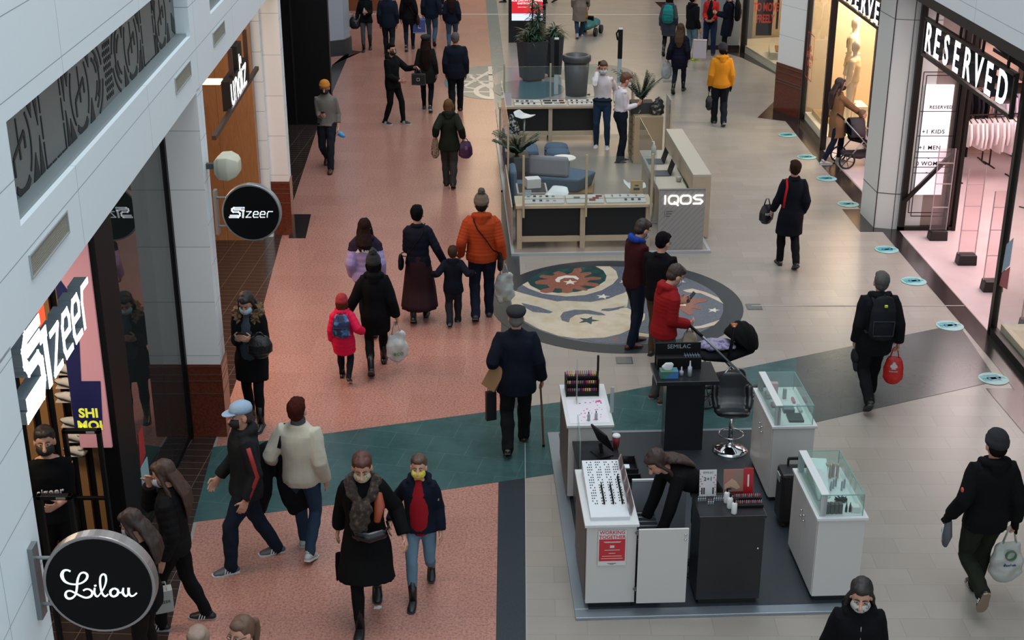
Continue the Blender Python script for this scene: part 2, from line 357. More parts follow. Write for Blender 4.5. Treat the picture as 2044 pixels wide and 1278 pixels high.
# blue circle with white strap pattern at the red floor's edge
m2 = thing('floor_roundel', 'blue grey round floor inlay with white strapwork lines cut by the red paving', 'floor mosaic', at(960, 166))
def loc2(pts, o): 
    return [tuple((at(x, y) - o)[:2]) for x, y in pts]
o2 = at(960, 166)
b = B(); c = at(985, 165); E_ = [((985 + 98 * math.cos(R(t))), 165 + 34 * math.sin(R(t))) for t in range(90, 271, 10)]
b.prism(loc2(E_, o2), 0, .005); b.obj('disc', m_teal, m2)
b = B()
for (x0, y0, x1, y1) in ((895, 163, 985, 163), (900, 150, 985, 150), (915, 184, 985, 184), (915, 140, 982, 178), (915, 180, 982, 140), (978, 133, 982, 198), (900, 158, 950, 150), (900, 170, 950, 178)):
    p, q = at(x0, y0) - o2, at(x1, y1) - o2; b.bar(p + V((0, 0, .002)), q + V((0, 0, .002)), .10, .010)
b.obj('strapwork', m_mwhite, m2)
b = B(); A1 = [(985 + 40 * math.cos(R(t)), 183 + 16 * math.sin(R(t))) for t in range(90, 271, 15)]; A2 = [(985 + 30 * math.cos(R(t)), 183 + 11 * math.sin(R(t))) for t in range(270, 89, -15)]
b.prism(loc2(A1 + A2, o2), 0, .008); b.obj('white_arc', m_mwhite, m2)
# two blue lozenges and the grey round they lie in
m_lgrey = mat('light_grey_stone', '8f8c8c', .24, var=(3, '848284', .3, .8)); m_tealb = mat('petrol_blue_stone', '3a5a62', .24, var=(3, '456870', .3, .8))
o3 = at(1120, 165)
m3 = thing('floor_roundel', 'grey round floor inlay with two petrol blue leaves under the planters and the bin', 'floor mosaic', o3)
def ell(cx, cy, a, b_, n=40, t0=0, t1=360): return [(cx + a * math.cos(R(lerp(t0, t1, i / n))), cy + b_ * math.sin(R(lerp(t0, t1, i / n)))) for i in range(n)]
b = B(); b.prism(loc2(ell(1122, 160, 140, 37), o3), 0, .0065); b.obj('disc', m_lgrey, m3)
b = B(); b.prism(loc2(ell(1055, 179, 72, 19), o3), 0, .0085); b.obj('blue_leaf', m_tealb, m3)
b = B(); b.prism(loc2(ell(1190, 149, 76, 20), o3), 0, .0085); b.obj('blue_leaf', m_tealb, m3)
# stickers
STK = [(1572, 270, 'beside the mannequin window, farthest of the row'), (1610, 314, 'before the doorway with the pushchair'), (1650, 357, 'by the corner of the shop pillar'), (1693, 408, 'just left of the shop pillar foot'), (1770, 499, 'below the black threshold step of the shop'), (1824, 562, 'opposite the security gates of the shop'), (1896, 651, 'at the tip of the green band'), (1983, 757, 'overlapping the green band, nearest and largest')]
m_stk = mat('sticker_pale_aqua', '86acac', .35); m_stk2 = mat('sticker_turquoise', '3f9494', .35); m_stk3 = mat('sticker_blue', '35648c', .4)
for x, y, wh in STK:
    p = at(x, y); t = thing('floor_sticker', 'round turquoise distance sticker on the pale floor ' + wh, 'floor sticker', (p.x, p.y, .006), R(8), 'round turquoise floor stickers along the shops')
    b = B(); b.prism(arcpts((0, 0), .19, 0, 350, 35), 0, .0015); b.obj('disc', m_stk, t)
    b = B()
    for k, (u, v, s_, c_) in enumerate(((-.02, .05, .13, .05), (-.03, -.03, .12, .04), (.04, .01, .12, .03))): b.box(u - s_, u + s_, v - c_, v + c_, .0015, .0025)
    b.obj('print', m_stk2, t)
    b = B()
    for u in (-.05, .06):
        b.box(u - .018, u + .018, -.05, .03, .0025, .003); b.prism(arcpts((u, .05), .016, 0, 330, 11), .0025, .003)
    b.box(-.1, .1, .1, .112, .0025, .003); b.obj('figures', m_stk3, t)
m_steel = mat('brushed_steel', '8d9194', .32, .85); 
for x, y, wh in ((1505, 613, 'right of the round mosaic'), (1246, 720, 'below the round mosaic'), (1332, 162, 'behind the tobacco kiosk')):
    p = at(x, y); t = thing('floor_hatch', 'small square metal floor hatch set in the tiles ' + wh, 'floor hatch', (p.x, p.y, .004), 0, 'square metal floor hatches')
    b = B(); b.box(-.11, .11, -.11, .11, 0, .002); b.obj('frame', m_steel, t)
    b = B(); b.box(-.098, .098, -.098, .098, .002, .003); b.obj('lid', mat('hatch_lid', '6c706e', .4, .3), t)

# ------------------------------------------------------------ left side walls
WL = [(1.5, -2.72), (7.8, -3.03), (10.1, -3.14), (14.5, -3.36), (21.9, -3.68), (29, -4.12), (37, -4.9), (42, -5.4)]
def wx(y): return itp(WL, y)
m_white = brick('white_cladding', 'dde8ec', 'dae5e9', '8f9ca2', 2.6, .48, .004, .45, axes='yzx', offset=0, off=(.9, .27))
m_whitef = brick('white_cladding_front', 'e9e7e3', 'e5e3df', 'a5a4a0', 3.0, .66, .004, .5, axes='xzy', offset=0, off=(.1, .28))
m_shadow = mat('fascia_underside', '8b9092', .6)
m_brown = mat('polished_brown_granite', '6d3423', .16, var=(35, '4d2519', .4, .75))
m_gsteel = mat('steel_trim', 'a08f84', .3, .9)
def strip(y0, y1, z0, z1, dx0=0., dx1=-.45, name='wall_left', m=None):
    ys = [y0] + [y for y, _ in WL if y0 < y < y1] + [y1]
    b = B()
    for a, c in zip(ys, ys[1:]):
        b.hexa([(wx(a) + dx0, a, z0), (wx(a) + dx1, a, z0), (wx(c) + dx1, c, z0), (wx(c) + dx0, c, z0),
                (wx(a) + dx0, a, z1), (wx(a) + dx1, a, z1), (wx(c) + dx1, c, z1), (wx(c) + dx0, c, z1)])
    return struct(b.obj(name, m or m_white))
ZG0, ZG1 = 4.71, 5.37
strip(1.5, 42, 4.1, ZG0); strip(1.5, 42, ZG1, 10.5)
for a, c in ((1.5, 1.7), (7.1, 8.13), (14.42, 15.75), (22.0, 23.2), (29.5, 42)): strip(a, c, ZG0, ZG1)
# seat ledge of the parapet recess
m_gdark = mat('grille_dark', '14181a', .6); m_gmid = mat('grille_grey_metal', '696e6d', .45, .1, bump=(6, .1)); m_gframe = mat('grille_frame', '454a4b', .45, .3)
def grille(y0, y1, label):
    root = thing('ornamental_grille', label, 'metal grille', (0, 0, 0), 0)
    ys = [y0] + [y for y, _ in WL if y0 < y < y1] + [y1]
    def wallbox(b, a, c, z0, z1, d0, d1): b.hexa([(wx(a) + d0, a, z0), (wx(a) + d1, a, z0), (wx(c) + d1, c, z0), (wx(c) + d0, c, z0), (wx(a) + d0, a, z1), (wx(a) + d1, a, z1), (wx(c) + d1, c, z1), (wx(c) + d0, c, z1)])
    b = B()
    for a, c in zip(ys, ys[1:]): wallbox(b, a, c, ZG0, ZG1, -.26, -.40)
    b.obj('backing', m_gdark, root)
    def wp(s, h, d): # s metres along from y0, h 0..1 height, d depth
        y = y0 + s; return V((wx(y) + d, y, lerp(ZG0, ZG1, h)))
    Hh = ZG1 - ZG0
    def relief(b, pts, d0=-.146, d1=-.139):  # flat dark patches raised on the sheet, painting the shade of its openings
        a = [b.bm.verts.new(wp(s, h, d0)) for s, h in pts]; c = [b.bm.verts.new(wp(s, h, d1)) for s, h in pts]; n = len(pts)
        b.faces_new(a); b.faces_new(c[::-1])
        for i in range(n): b.faces_new([a[i], a[(i + 1) % n], c[(i + 1) % n], c[i]])
    def band(b, path, w, d1=-.139):
        for (s0, h0), (s1, h1) in zip(path, path[1:]):
            dx, dz = s1 - s0, (h1 - h0) * Hh; l = math.hypot(dx, dz) or 1; nx, nz = -dz / l * w / 2, dx / l * w / 2 / Hh
            relief(b, [(s0 + nx, h0 + nz), (s1 + nx, h1 + nz), (s1 - nx, h1 - nz), (s0 - nx, h0 - nz)], d1=d1)
    def el(cs, ch, rs, rh, a0=0, a1=360, n=14): return [(cs + rs * math.cos(R(lerp(a0, a1, i / n))), ch + rh * math.sin(R(lerp(a0, a1, i / n)))) for i in range(n + 1)]
    L_ = y1 - y0
    b = B(); frames = B()
    for a, c in zip(ys, ys[1:]): wallbox(b, a, c, ZG0 + .03, ZG1, -.145, -.2); wallbox(frames, a, c, ZG0, ZG0 + .03, -.04, -.2)
    b.obj('metal_sheet', m_gmid, root); frames.obj('ledge', mat('grille_ledge', '7b8688', .5), root)
    for s, kind in ((.62, 'disc'), (1.45, 'plate'), (2.25, 'disc'), (3.2, 'cross'), (4.15, 'disc'), (4.9, 'plate'), (5.55, 'disc'), (6.1, 'leaf'), (.06, 'leaf')):
        if s > L_ - .1: continue
        if kind == 'disc':
            for a0, a1, w in ((55, 125, .05), (235, 305, .05), (140, 225, .022), (-45, 40, .022)):
                b = B(); band(b, el(s, .5, .27, .44, a0, a1), w); b.obj('painted_opening', m_gdark, root)
            b = B(); band(b, [(s - .14, .44), (s + .14, .62)], .03); band(b, [(s, .53), (s, .80)], .018); band(b, [(s - .14, .44), (s - .14, .26)], .03); band(b, [(s + .14, .62), (s + .14, .45)], .03); band(b, [(s + .01, .53), (s + .01, .38)], .03); b.obj('dial_mark', m_gdark, root)
            for sg in (-1, 1):
                for sv in (-1, 1): b = B(); relief(b, [(s + sg * .22, .5 + sv * .46), (s + sg * .38, .5 + sv * .46), (s + sg * .34, .5 + sv * .18)]); b.obj('painted_opening', m_gdark, root)
        elif kind == 'plate':
            for e in (-.27, .27):
                for h0, h1 in ((.04, .34), (.37, .62), (.65, .95)): b = B(); band(b, [(s + e, h0), (s + e, h1)], .018); b.obj('painted_opening', m_gdark, root)
                b = B(); relief(b, [(s + e * 1.2, .05), (s + e * 1.6, .05), (s + e * 1.32, .45)]); b.obj('painted_opening', m_gdark, root); b = B(); relief(b, [(s + e * 1.2, .95), (s + e * 1.6, .95), (s + e * 1.32, .55)]); b.obj('painted_opening', m_gdark, root)
            for e in (-.2, -.07, .07, .2): b = B(); band(b, [(s + e - .05, .05), (s + e + .05, .05)], .018); b.obj('painted_opening', m_gdark, root)
        elif kind == 'cross':
            b = B()
            for i in range(-2, 3):
                for k in range(9): x, h = s + i * .055 + (.027 if k % 2 else 0), .14 + k * .09; relief(b, [(x, h - .035), (x + .016, h), (x, h + .035), (x - .016, h)])
            b.obj('painted_diamonds', m_gdark, root)
            for sg in (-1, 1):
                for r_ in (.30, .42, .54): b = B(); band(b, el(s + sg * .62, .5, r_ * .8, r_ * .95, 90 - sg * 130 if 0 else (120 if sg > 0 else -60), (170 if sg > 0 else -10)), .026); b.obj('painted_opening', m_gdark, root); b = B(); band(b, el(s + sg * .62, .5, r_ * .8, r_ * .95, (190 if sg > 0 else 10), (240 if sg > 0 else 60)), .026); b.obj('painted_opening', m_gdark, root)
                b = B(); band(b, el(s + sg * .40, .5, .09, .22, 90, 270 if sg > 0 else -90), .03); b.obj('painted_opening', m_gdark, root)
        else:
            for sv in (-1, 1): b = B(); relief(b, [(s, .5 + sv * .08), (s + .14, .5 + sv * .22), (s + .12, .5 + sv * .44), (s - .02, .5 + sv * .34)]); b.obj('painted_opening', m_gdark, root)
    return root
grille(8.13, 14.42, 'long dark grey metal grille with ovals above the sneaker shop letters')
grille(15.75, 22.0, 'dark grey metal grille at the top edge above the wooden shopfront')
# air vents
for i, (a, c, wh) in enumerate(((8.2, 9.12, 'nearest, above the large lit shop letters'), (13.38, 14.24, 'second, left of the white pier top'), (15.78, 16.6, 'third, above the wooden shopfront'), (1.8, 2.7, 'out of sight'))[:3]):
    t = thing('air_vent', 'beige louvre vent in the white wall, ' + wh, 'air vent', (0, 0, 0), 0, 'beige louvre vents in the left wall')
    b = B(); z0, z1 = 4.345, 4.485
    for (p, q, r, s_) in ((a, c, z0 - .012, z0), (a, c, z1, z1 + .012), (a - .012, a, z0 - .012, z1 + .012), (c, c + .012, z0 - .012, z1 + .012)):
        b.hexa([(wx(p) + .012, p, r), (wx(p) - .02, p, r), (wx(q) - .02, q, r), (wx(q) + .012, q, r), (wx(p) + .012, p, s_), (wx(p) - .02, p, s_), (wx(q) - .02, q, s_), (wx(q) + .012, q, s_)])
    b.obj('frame', mat('vent_frame', '9aa0a0', .5), t)
    b = B(); n = 9
    for k in range(n):
        zz0 = lerp(z0, z1, k / n); b.hexa([(wx(a) + .004, a, zz0), (wx(a) - .02, a, zz0 + .008), (wx(c) - .02, c, zz0 + .008), (wx(c) + .004, c, zz0), (wx(a) + .006, a, zz0 + .012), (wx(a) - .02, a, zz0 + .018), (wx(c) - .02, c, zz0 + .018), (wx(c) + .006, c, zz0 + .012)])
    b.obj('louvres', mat('vent_beige', '8b897c', .5), t)
# piers under the fascia (white above, brown granite foot with steel lines)
def pier(y0, y1, depth, base=.93, name='wall_left'):
    x0, x1 = wx(y0), wx(y1); X = x0 - depth
    b = B(); b.hexa([(X, y0, base), (x0, y0, base), (x1, y1, base), (X, y1, base), (X, y0, 4.12), (x0, y0, 4.12), (x1, y1, 4.12), (X, y1, 4.12)])
    o = b.obj(name, [m_whitef, m_white]); struct(o)
    for p in o.data.polygons:
        if abs(p.normal.x) > .7: p.material_index = 1
    e = .0
    b = B(); b.hexa([(X, y0 - .0, 0), (x0 + .012, y0 - .012, 0), (x1 + .012, y1 + .012, 0), (X, y1 + .012, 0), (X, y0 - .012, base), (x0 + .012, y0 - .012, base), (x1 + .012, y1 + .012, base), (X, y1 + .012, base)])
    struct(b.obj('baseboard_left', m_brown))
    for z in (.90, .80, .72, .56):
        b = B(); b.hexa([(X, y0 - .016, z), (x0 + .016, y0 - .016, z), (x1 + .016, y1 + .016, z), (X, y1, z), (X, y0 - .016, z + .008), (x0 + .016, y0 - .016, z + .008), (x1 + .016, y1 + .016, z + .008), (X, y1, z + .008)])
        struct(b.obj('trim_left', m_gsteel))
pier(5.4, 7.62, 1.6); pier(14.5, 14.86, 1.4); pier(21.9, 22.3, .50); 
b = B(); b.box(-12, -4.12, 21.62, 21.8, 0, 4.1); struct(b.obj('wall_left_wood', brick('oak_panels', 'a9784e', 'a27148', '6b4427', .9, 6, .004, .35, axes='xzy', offset=0, speck=(6, '8a5a34', .35, .8), off=(.2, 0))))
# wood grain: stretched noise on the panel
mw = MATS['oak_panels']; N = mw.node_tree.nodes; Lk = mw.node_tree.links
for n in list(N):
    if n.type == 'TEX_NOISE':
        n.inputs['Scale'].default_value = 4; mpn = N.new('ShaderNodeMapping'); mpn.inputs['Scale'].default_value = (6, 6, .5)
        Lk.new([q for q in N if q.type == 'TEX_COORD'][0].outputs['Object'], mpn.inputs[0]); Lk.new(mpn.outputs[0], n.inputs['Vector'])
        n.inputs['Distortion'].default_value = 2.2
b = B(); b.box(-12, -3.98, 21.8, 22.0, 0, 4.1); struct(b.obj('wall_left_inner', m_white))
m_int = mat('shop_dark_wall', '1c1a1b', .5); m_intl = mat('shop_warm_wall', 'a58a70', .6)
b = B(); b.box(-12, -11.9, 5, 60, 0, 4.3); b.box(-12, wx(5), 5, 42, 4.12, 4.2) if False else None; struct(b.obj('wall_left_shop_back', m_intl))
b = B(); b.box(-7.4, -7.3, 5.4, 14.5, 0, 4.1); struct(b.obj('wall_left_sneaker_shop', m_int))
b = B(); b.hexa([(-12, 4, 4.1), (wx(4) - .45, 4, 4.1), (wx(42) - .45, 42, 4.1), (-12, 42, 4.1), (-12, 4, 4.2), (wx(4) - .45, 4, 4.2), (wx(42) - .45, 42, 4.2), (-12, 42, 4.2)]); struct(b.obj('ceiling', mat('shop_ceiling', '5a534e', .8)))
# black shop front past the third pier, then a round-fronted pale column
m_jet = mat('black_panel', '08080a', .5, spec=.25); b = B(); b.box(-9, -3.9, 29.4, 29.6, 0, 4.1); struct(b.obj('wall_left_black_front', m_jet))
b = B(); b.box(-4.70, -4.66, 29.37, 29.41, 0, 4.1); struct(b.obj('trim_left_black', mat('black_trim', '1a1a1c', .3)))
b = B(); b.prism([(-5.1, 36.75), (-4.95, 36.7), (-4.5, 37.0), (-4.38, 37.4), (-4.6, 38.0), (-5.4, 38.0)], .42, 6); struct(b.obj('wall_left_far_column', mat('blue_white_cladding', '9aa0aa', .4)))
b = B(); b.prism([(-5.14, 36.72), (-4.96, 36.66), (-4.47, 36.97), (-4.34, 37.4), (-4.6, 38.05), (-5.4, 38.05)], 0, .42); struct(b.obj('baseboard_left_far', m_stripe))
for z in (1.9, 2.1, 2.25, 2.38):
    b = B(); b.prism([(-5.1, 36.745), (-4.95, 36.695), (-4.495, 36.995), (-4.375, 37.4), (-4.4, 37.4), (-4.52, 37.0), (-4.95, 36.72)], z, z + .012); struct(b.obj('trim_left_far', m_gsteel))
b = B(); b.box(-12, -4.0, 44, 44.3, 0, 6); struct(b.obj('wall_left_far', mat('warm_brown_front', '7c4326', .4)))
b = B(); b.box(-14, 22, 62, 62.4, 0, 7); struct(b.obj('wall_far', mat('far_warm_wall', 'a8805a', .5)))  # unseen end wall, put in for warm reflections on the floor
b = B(); b.box(-14, 22, 61.8, 62.4, 21, 60); struct(b.obj('wall_reflection_dark', mat('reflection_dark', '4d4a46', .6)))  # unseen, added high up to keep the near floor's reflections dark
b = B(); b.box(-14, 22, 61.8, 62.4, 7, 21); struct(b.obj('wall_reflection_pale', mat('reflection_pale', 'a0917e', .6)))  # unseen paler zone, added to brighten reflections in the middle floor
# ------------------------------------------------------------ sneaker shop: glass, post, posters, shelves
m_storeglass = glass('shop_glass', 'b9c2c2', .03, .01, .75)
b = B(); b.box(-3.785, -3.765, 12.32, 14.44, .06, 4.1); struct(b.obj('window_1', m_storeglass))
b = B(); b.box(-3.82, -3.74, 14.42, 14.49, 0, 4.1); b.box(-3.80, -3.76, 12.3, 14.44, 0, .06); struct(b.obj('trim_window_1', m_jet))
b = B(); b.box(-3.95, -3.76, 11.75, 12.32, 0, 4.1); struct(b.obj('wall_left_black_post', m_jet))
b = B(); b.box(-7.3, -3.9, 12.32, 12.5, 0, 4.1); struct(b.obj('wall_left_divider', m_int))
b = B(); b.box(-7.3, -3.79, 13.6, 13.7, 0, 4.1); struct(b.obj('wall_left_window_back', m_int))
m_slat = mat('light_oak_slat', '9a6f42', .5, bump=(20, .3, (1, 1, .1)))
sl = thing('slat_wall', 'oak and black slatted display wall inside the sneaker shop behind the lit letters', 'display wall', (-5.2, 12.25, 0))
xs = -1.3
b = B(); b.box(-1.9, 1.28, 0, .06, 0, 3.9); b.obj('backing', m_jet, sl)
k = 0
while xs < 1.2:
    b = B(); b.box(xs, xs + .075, -.05, 0, 0.02, 3.85); b.obj('slat', m_slat, sl); xs += .155; k += 1
m_shoeW = mat('white_trainer', 'd9d6d0', .5, bump=(60, .3)); m_shoeB = mat('black_trainer', '1b1b1d', .5)
def sneaker(root_loc, rz, label, body, sole, group):
    t = thing('sneaker', label, 'shoe', root_loc, rz, group)
    b = B(); b.tube([(0, -.12, .035), (0, -.08, .05), (0, 0, .045), (0, .08, .033), (0, .13, .025)], [(.028, .03), (.036, .05), (.036, .042), (.04, .028), (.02, .016)], ref=(1, 0, 0), round_=True)
    b.tube([(0, -.09, .07), (0, -.095, .10)], [(.03, .035), (.028, .03)], ref=(1, 0, 0)); b.obj('upper', body, t, True)
    b = B(); b.tube([(0, -.13, .012), (0, -.05, .012), (0, .06, .012), (0, .14, .014)], [(.034, .012), (.036, .012), (.043, .012), (.02, .01)], ref=(1, 0, 0), round_=True); b.obj('sole', sole, t, True)
    return t
for i, (x, y) in enumerate(((128, 745), (131, 772), (131, 800), (142, 850), (146, 880), (148, 908))):
    p = aty(x, y, 12.08); nm = ('topmost', 'second from the top', 'third from the top', 'fourth from the top', 'fifth from the top', 'lowest')[i]
    s_ = thing('shoe_shelf', 'short white wall shelf of the lit column, %s' % nm, 'shelf', (p.x, 12.1, p.z - .012), 0, 'white shoe shelves on the slatted wall')
    b = B(); b.box(-.10, .10, -.02, .10, -.012, 0); b.obj('board', mat('shelf_white', 'e6ddd0', .4), s_)
    b = B(); b.box(-.08, .08, .06, .10, -.04, -.012); b.obj('bracket', m_jet, s_)
    sneaker((p.x, 12.1, p.z), R(60), 'white and black trainer displayed on the wall shelf, %s in the column' % nm, m_shoeW if i % 2 == 0 else m_shoeW, m_shoeB, 'trainers on the sneaker shop wall')
# posters
po = thing('poster_banner', 'tall pink and navy poster with yellow letters in the sneaker shop entrance', 'poster', (-3.98, 11.72, 0))
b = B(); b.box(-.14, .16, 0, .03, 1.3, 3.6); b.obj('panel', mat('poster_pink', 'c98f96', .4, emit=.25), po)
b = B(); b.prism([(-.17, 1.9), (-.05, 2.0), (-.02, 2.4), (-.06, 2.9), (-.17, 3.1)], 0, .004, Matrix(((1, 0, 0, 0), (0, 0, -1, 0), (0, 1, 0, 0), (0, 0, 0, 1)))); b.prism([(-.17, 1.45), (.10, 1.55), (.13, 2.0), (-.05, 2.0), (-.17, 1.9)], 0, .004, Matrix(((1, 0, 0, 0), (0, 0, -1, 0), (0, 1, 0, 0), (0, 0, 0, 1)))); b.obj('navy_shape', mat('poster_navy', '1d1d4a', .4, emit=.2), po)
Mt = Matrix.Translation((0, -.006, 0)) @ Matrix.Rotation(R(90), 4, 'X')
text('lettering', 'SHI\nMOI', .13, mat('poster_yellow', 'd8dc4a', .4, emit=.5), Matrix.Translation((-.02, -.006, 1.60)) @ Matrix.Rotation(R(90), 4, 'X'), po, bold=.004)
pk = thing('wall_poster', 'red and pale blue notice stuck low on the sneaker shop glass', 'notice', (0, 0, 0))
b = B(); p = [atx(x, y, -3.76) for x, y in ((276, 868), (284, 850), (291, 905), (281, 935))]; q = [v + V((-.004, 0, 0)) for v in p]; b.hexa(p + q); b.obj('red_sheet', mat('notice_red', 'a5252c', .5), pk)
b = B(); p = [atx(x, y, -3.76) for x, y in ((281, 935), (294, 912), (300, 960), (287, 1000))]; q = [v + V((-.004, 0, 0)) for v in p]; b.hexa(p + q); b.obj('blue_sheet', mat('notice_blue', '8fb0b4', .5), pk)
# anti-theft gates
for (xa, xb, y, lab) in ((-4.2, -3.84, 11.52, 'farther'), (-4.04, -3.74, 10.28, 'nearer')):
    g = thing('security_gate', 'black framed anti-theft gate at the sneaker shop entrance, the %s one' % lab, 'security gate', ((xa + xb) / 2, y, 0))
    h = (xb - xa) / 2
    b = B(); b.box(-h, -h + .04, -.03, .03, .05, 1.6); b.box(h - .04, h, -.03, .03, .05, 1.6); b.box(-h, h, -.03, .03, 1.56, 1.6); b.box(-h, h, -.02, .02, .85, .88); b.obj('frame', m_jet, g, bevel=.006)
    b = B(); b.box(-h - .02, h + .02, -.07, .07, 0, .05); b.obj('base', m_jet, g)
    b = B(); b.box(h - .13, h - .05, -.035, -.031, 1.57, 1.59); b.obj('tag', mat('gate_tag', '8a8a8a', .4), g)
# lit shop letters
m_lit = mat('lit_white', 'ffffff', .4, emit=2.4); m_side = mat('letter_side_grey', '74828a', .5); m_lorange = mat('lit_orange', 'e2502a', .4, emit=1.0)
def glyph_sign(root, strokes, M, w, depth, mface, mside, name='letter'):
    """each letter = list of polylines in sign coordinates; box-section strokes"""
    for st in strokes:
        b = B(); f = B()
        for pl in st:
            for i in range(len(pl) - 1):
                (x0, y0), (x1, y1) = pl[i], pl[i + 1]; d = V((x1 - x0, y1 - y0)); l = d.length
                if l < 1e-6: continue
                d /= l; n = V((-d.y, d.x)) * w / 2; e = d * (w / 2 * .85)
                q = [V((x0, y0)) - e + n, V((x0, y0)) - e - n, V((x1, y1)) + e - n, V((x1, y1)) + e + n]
                b.prism([(v.x, v.y) for v in q], -depth, 0, M); f.prism([(v.x, v.y) for v in q], 0, .004 + i * .00015, M)
        o = b.obj(name, mside, root); f.obj('lit_face', mface, o)
def rrect(x0, x1, y0, y1, r):
    return [(x0 + r, y0), (x1 - r, y0), (x1, y0 + r), (x1, y1 - r), (x1 - r, y1), (x0 + r, y1), (x0, y1 - r), (x0, y0 + r), (x0 + r, y0)]
def sizeer_strokes(h=1.0):
    S = [[(1.35, .97), (.45, .97), (.22, .82), (.22, .66), (.40, .55), (1.02, .55), (1.12, .42), (1.12, .2), (.98, .04), (-.1, .04)], [(1.35, .80), (.55, .80)], ]
    S = [[(1.30, .96), (.42, .96), (.20, .84), (.20, .68), (.36, .56), (.98, .56), (1.16, .44), (1.16, .22), (.98, .06), (-.05, .06)], [(.05, .22), (.90, .22)], [(1.20, .78), (.48, .78)]]
    I = [[(1.55, .06), (1.55, .72)], [(1.62, .72), (1.34, .72)]]
    dot = [[(1.50, .96), (1.62, .96)]]
    z = [[(1.95, .60), (2.50, .60), (1.92, .06), (2.50, .06)]]
    e1 = [[(2.80, .33), (3.32, .33), (3.36, .48), (3.26, .60), (2.92, .60), (2.80, .48), (2.76, .18), (2.86, .06), (3.34, .06)]]
    e2 = [[(x + .82, y) for x, y in e1[0]]]
    r = [[(4.45, .06), (4.45, .42), (4.56, .60), (5.05, .60)]]
    return S, I, dot, z, e1, e2, r
def scl(st, k, ox=0, oy=0): return [[(x * k + ox, y * k + oy) for x, y in pl] for pl in st]
sg = thing('shop_sign', 'large lit white sneaker shop letters with an orange dot under the fascia', 'shop sign', (0, 0, 0))
yA, yB = 8.27, 10.05
oM = frame((wx(8.27) - .17, 8.27, 3.30), (wx(yB) - wx(yA), yB - yA, 0), (0, 0, 1))
S, I_, D_, Z_, E1, E2, R__ = sizeer_strokes()
kx = 1.80 / 5.15
def K2(st): return [[(x * kx, y * .56) for x, y in pl] for pl in st]
glyph_sign(sg, [K2(S)], oM, .082, .10, m_lit, m_side, 'letter')
glyph_sign(sg, [K2(I_)], oM, .085, .10, m_lit, m_side, 'letter')
glyph_sign(sg, [K2(D_)], oM, .12, .10, m_lorange, m_side, 'letter_dot')
for st in (Z_, E1, E2, R__): glyph_sign(sg, [K2(st)], oM, .048, .10, m_lit, m_side, 'letter')
b = B(); b.bar(oM @ V((-.0, .66, -.14)), oM @ V((1.7, .66, -.14)), .04); b.bar(oM @ V((.4, .66, -.14)), oM @ V((.4, 1.0, -.14)), .03); b.bar(oM @ V((1.3, .66, -.14)), oM @ V((1.3, 1.0, -.14)), .03); b.obj('mounting_rail', m_gframe, sg)
# round projecting signs
def disc_sign(label, px, py, yw, rad, xface, zb, rim):
    c = aty(px, py, yw); t = thing('round_sign', label, 'shop sign', c)
    def cyl(r, y0, y1, n=56): 
        b = B(); b.rings([[V((r * math.cos(2 * math.pi * k / n), y, r * math.sin(2 * math.pi * k / n))) for k in range(n)] for y in (y0, y1)]); return b
    cyl(rad, -.045, .045).obj('rim', rim, t, bevel=.006)
    cyl(rad * .94, -.05, .05).obj('black_face', mat('sign_black', '060607', .6, spec=.15), t)
    fx = xface - c.x
    b = B(); b.box(fx, fx + .035, -.05, .05, -.26, .26); b.obj('wall_plate', mat('plate_grey', '7c8285', .35, .6), t)
    b = B(); b.tube([(fx, 0, .17), (-rad * .82, 0, .17)], .012); b.tube([(fx, 0, -.17), (-rad * .82, 0, -.17)], .012); b.obj('arms', m_steel, t)
    return t
s2 = disc_sign('round black sneaker shop sign with pale rim sticking out of the white pier', 503, 423, 15.0, .335, wx(15.0) + .0, 2.6, mat('rim_silver', '9aa2a5', .3, .7))
Mz = Matrix.Translation((-.245, -.052, -.055)) @ Matrix.Rotation(R(90), 4, 'X')
m_white_l = mat('sign_white', 'e8eef2', .35, emit=.45)
for st, w_ in ((S, .020), (I_, .022), (D_, .02), (Z_, .012), (E1, .012), (E2, .012), (R__, .012)):
    b = B()
    for pl in st:
        for (x0, y0), (x1, y1) in zip(pl, pl[1:]):
            k = .095; q0, q1 = V((x0 * k + y0 * .015, y0 * .125)), V((x1 * k + y1 * .015, y1 * .125)); d = (q1 - q0); l = d.length
            if l < 1e-6: continue
            d /= l; n = V((-d.y, d.x)) * w_ / 2; e = d * w_ * .4
            b.prism([tuple(q0 - e + n), tuple(q0 - e - n), tuple(q1 + e - n), tuple(q1 + e + n)], 0, .003, Mz)
    b.obj('letter', m_white_l, s2)
s3 = disc_sign('round black jewellery shop sign with white script on the nearest white pier', 202, 1160, 7.42, .352, wx(7.42), 2.57, mat('rim_steel', '9d9694', .3, .7))
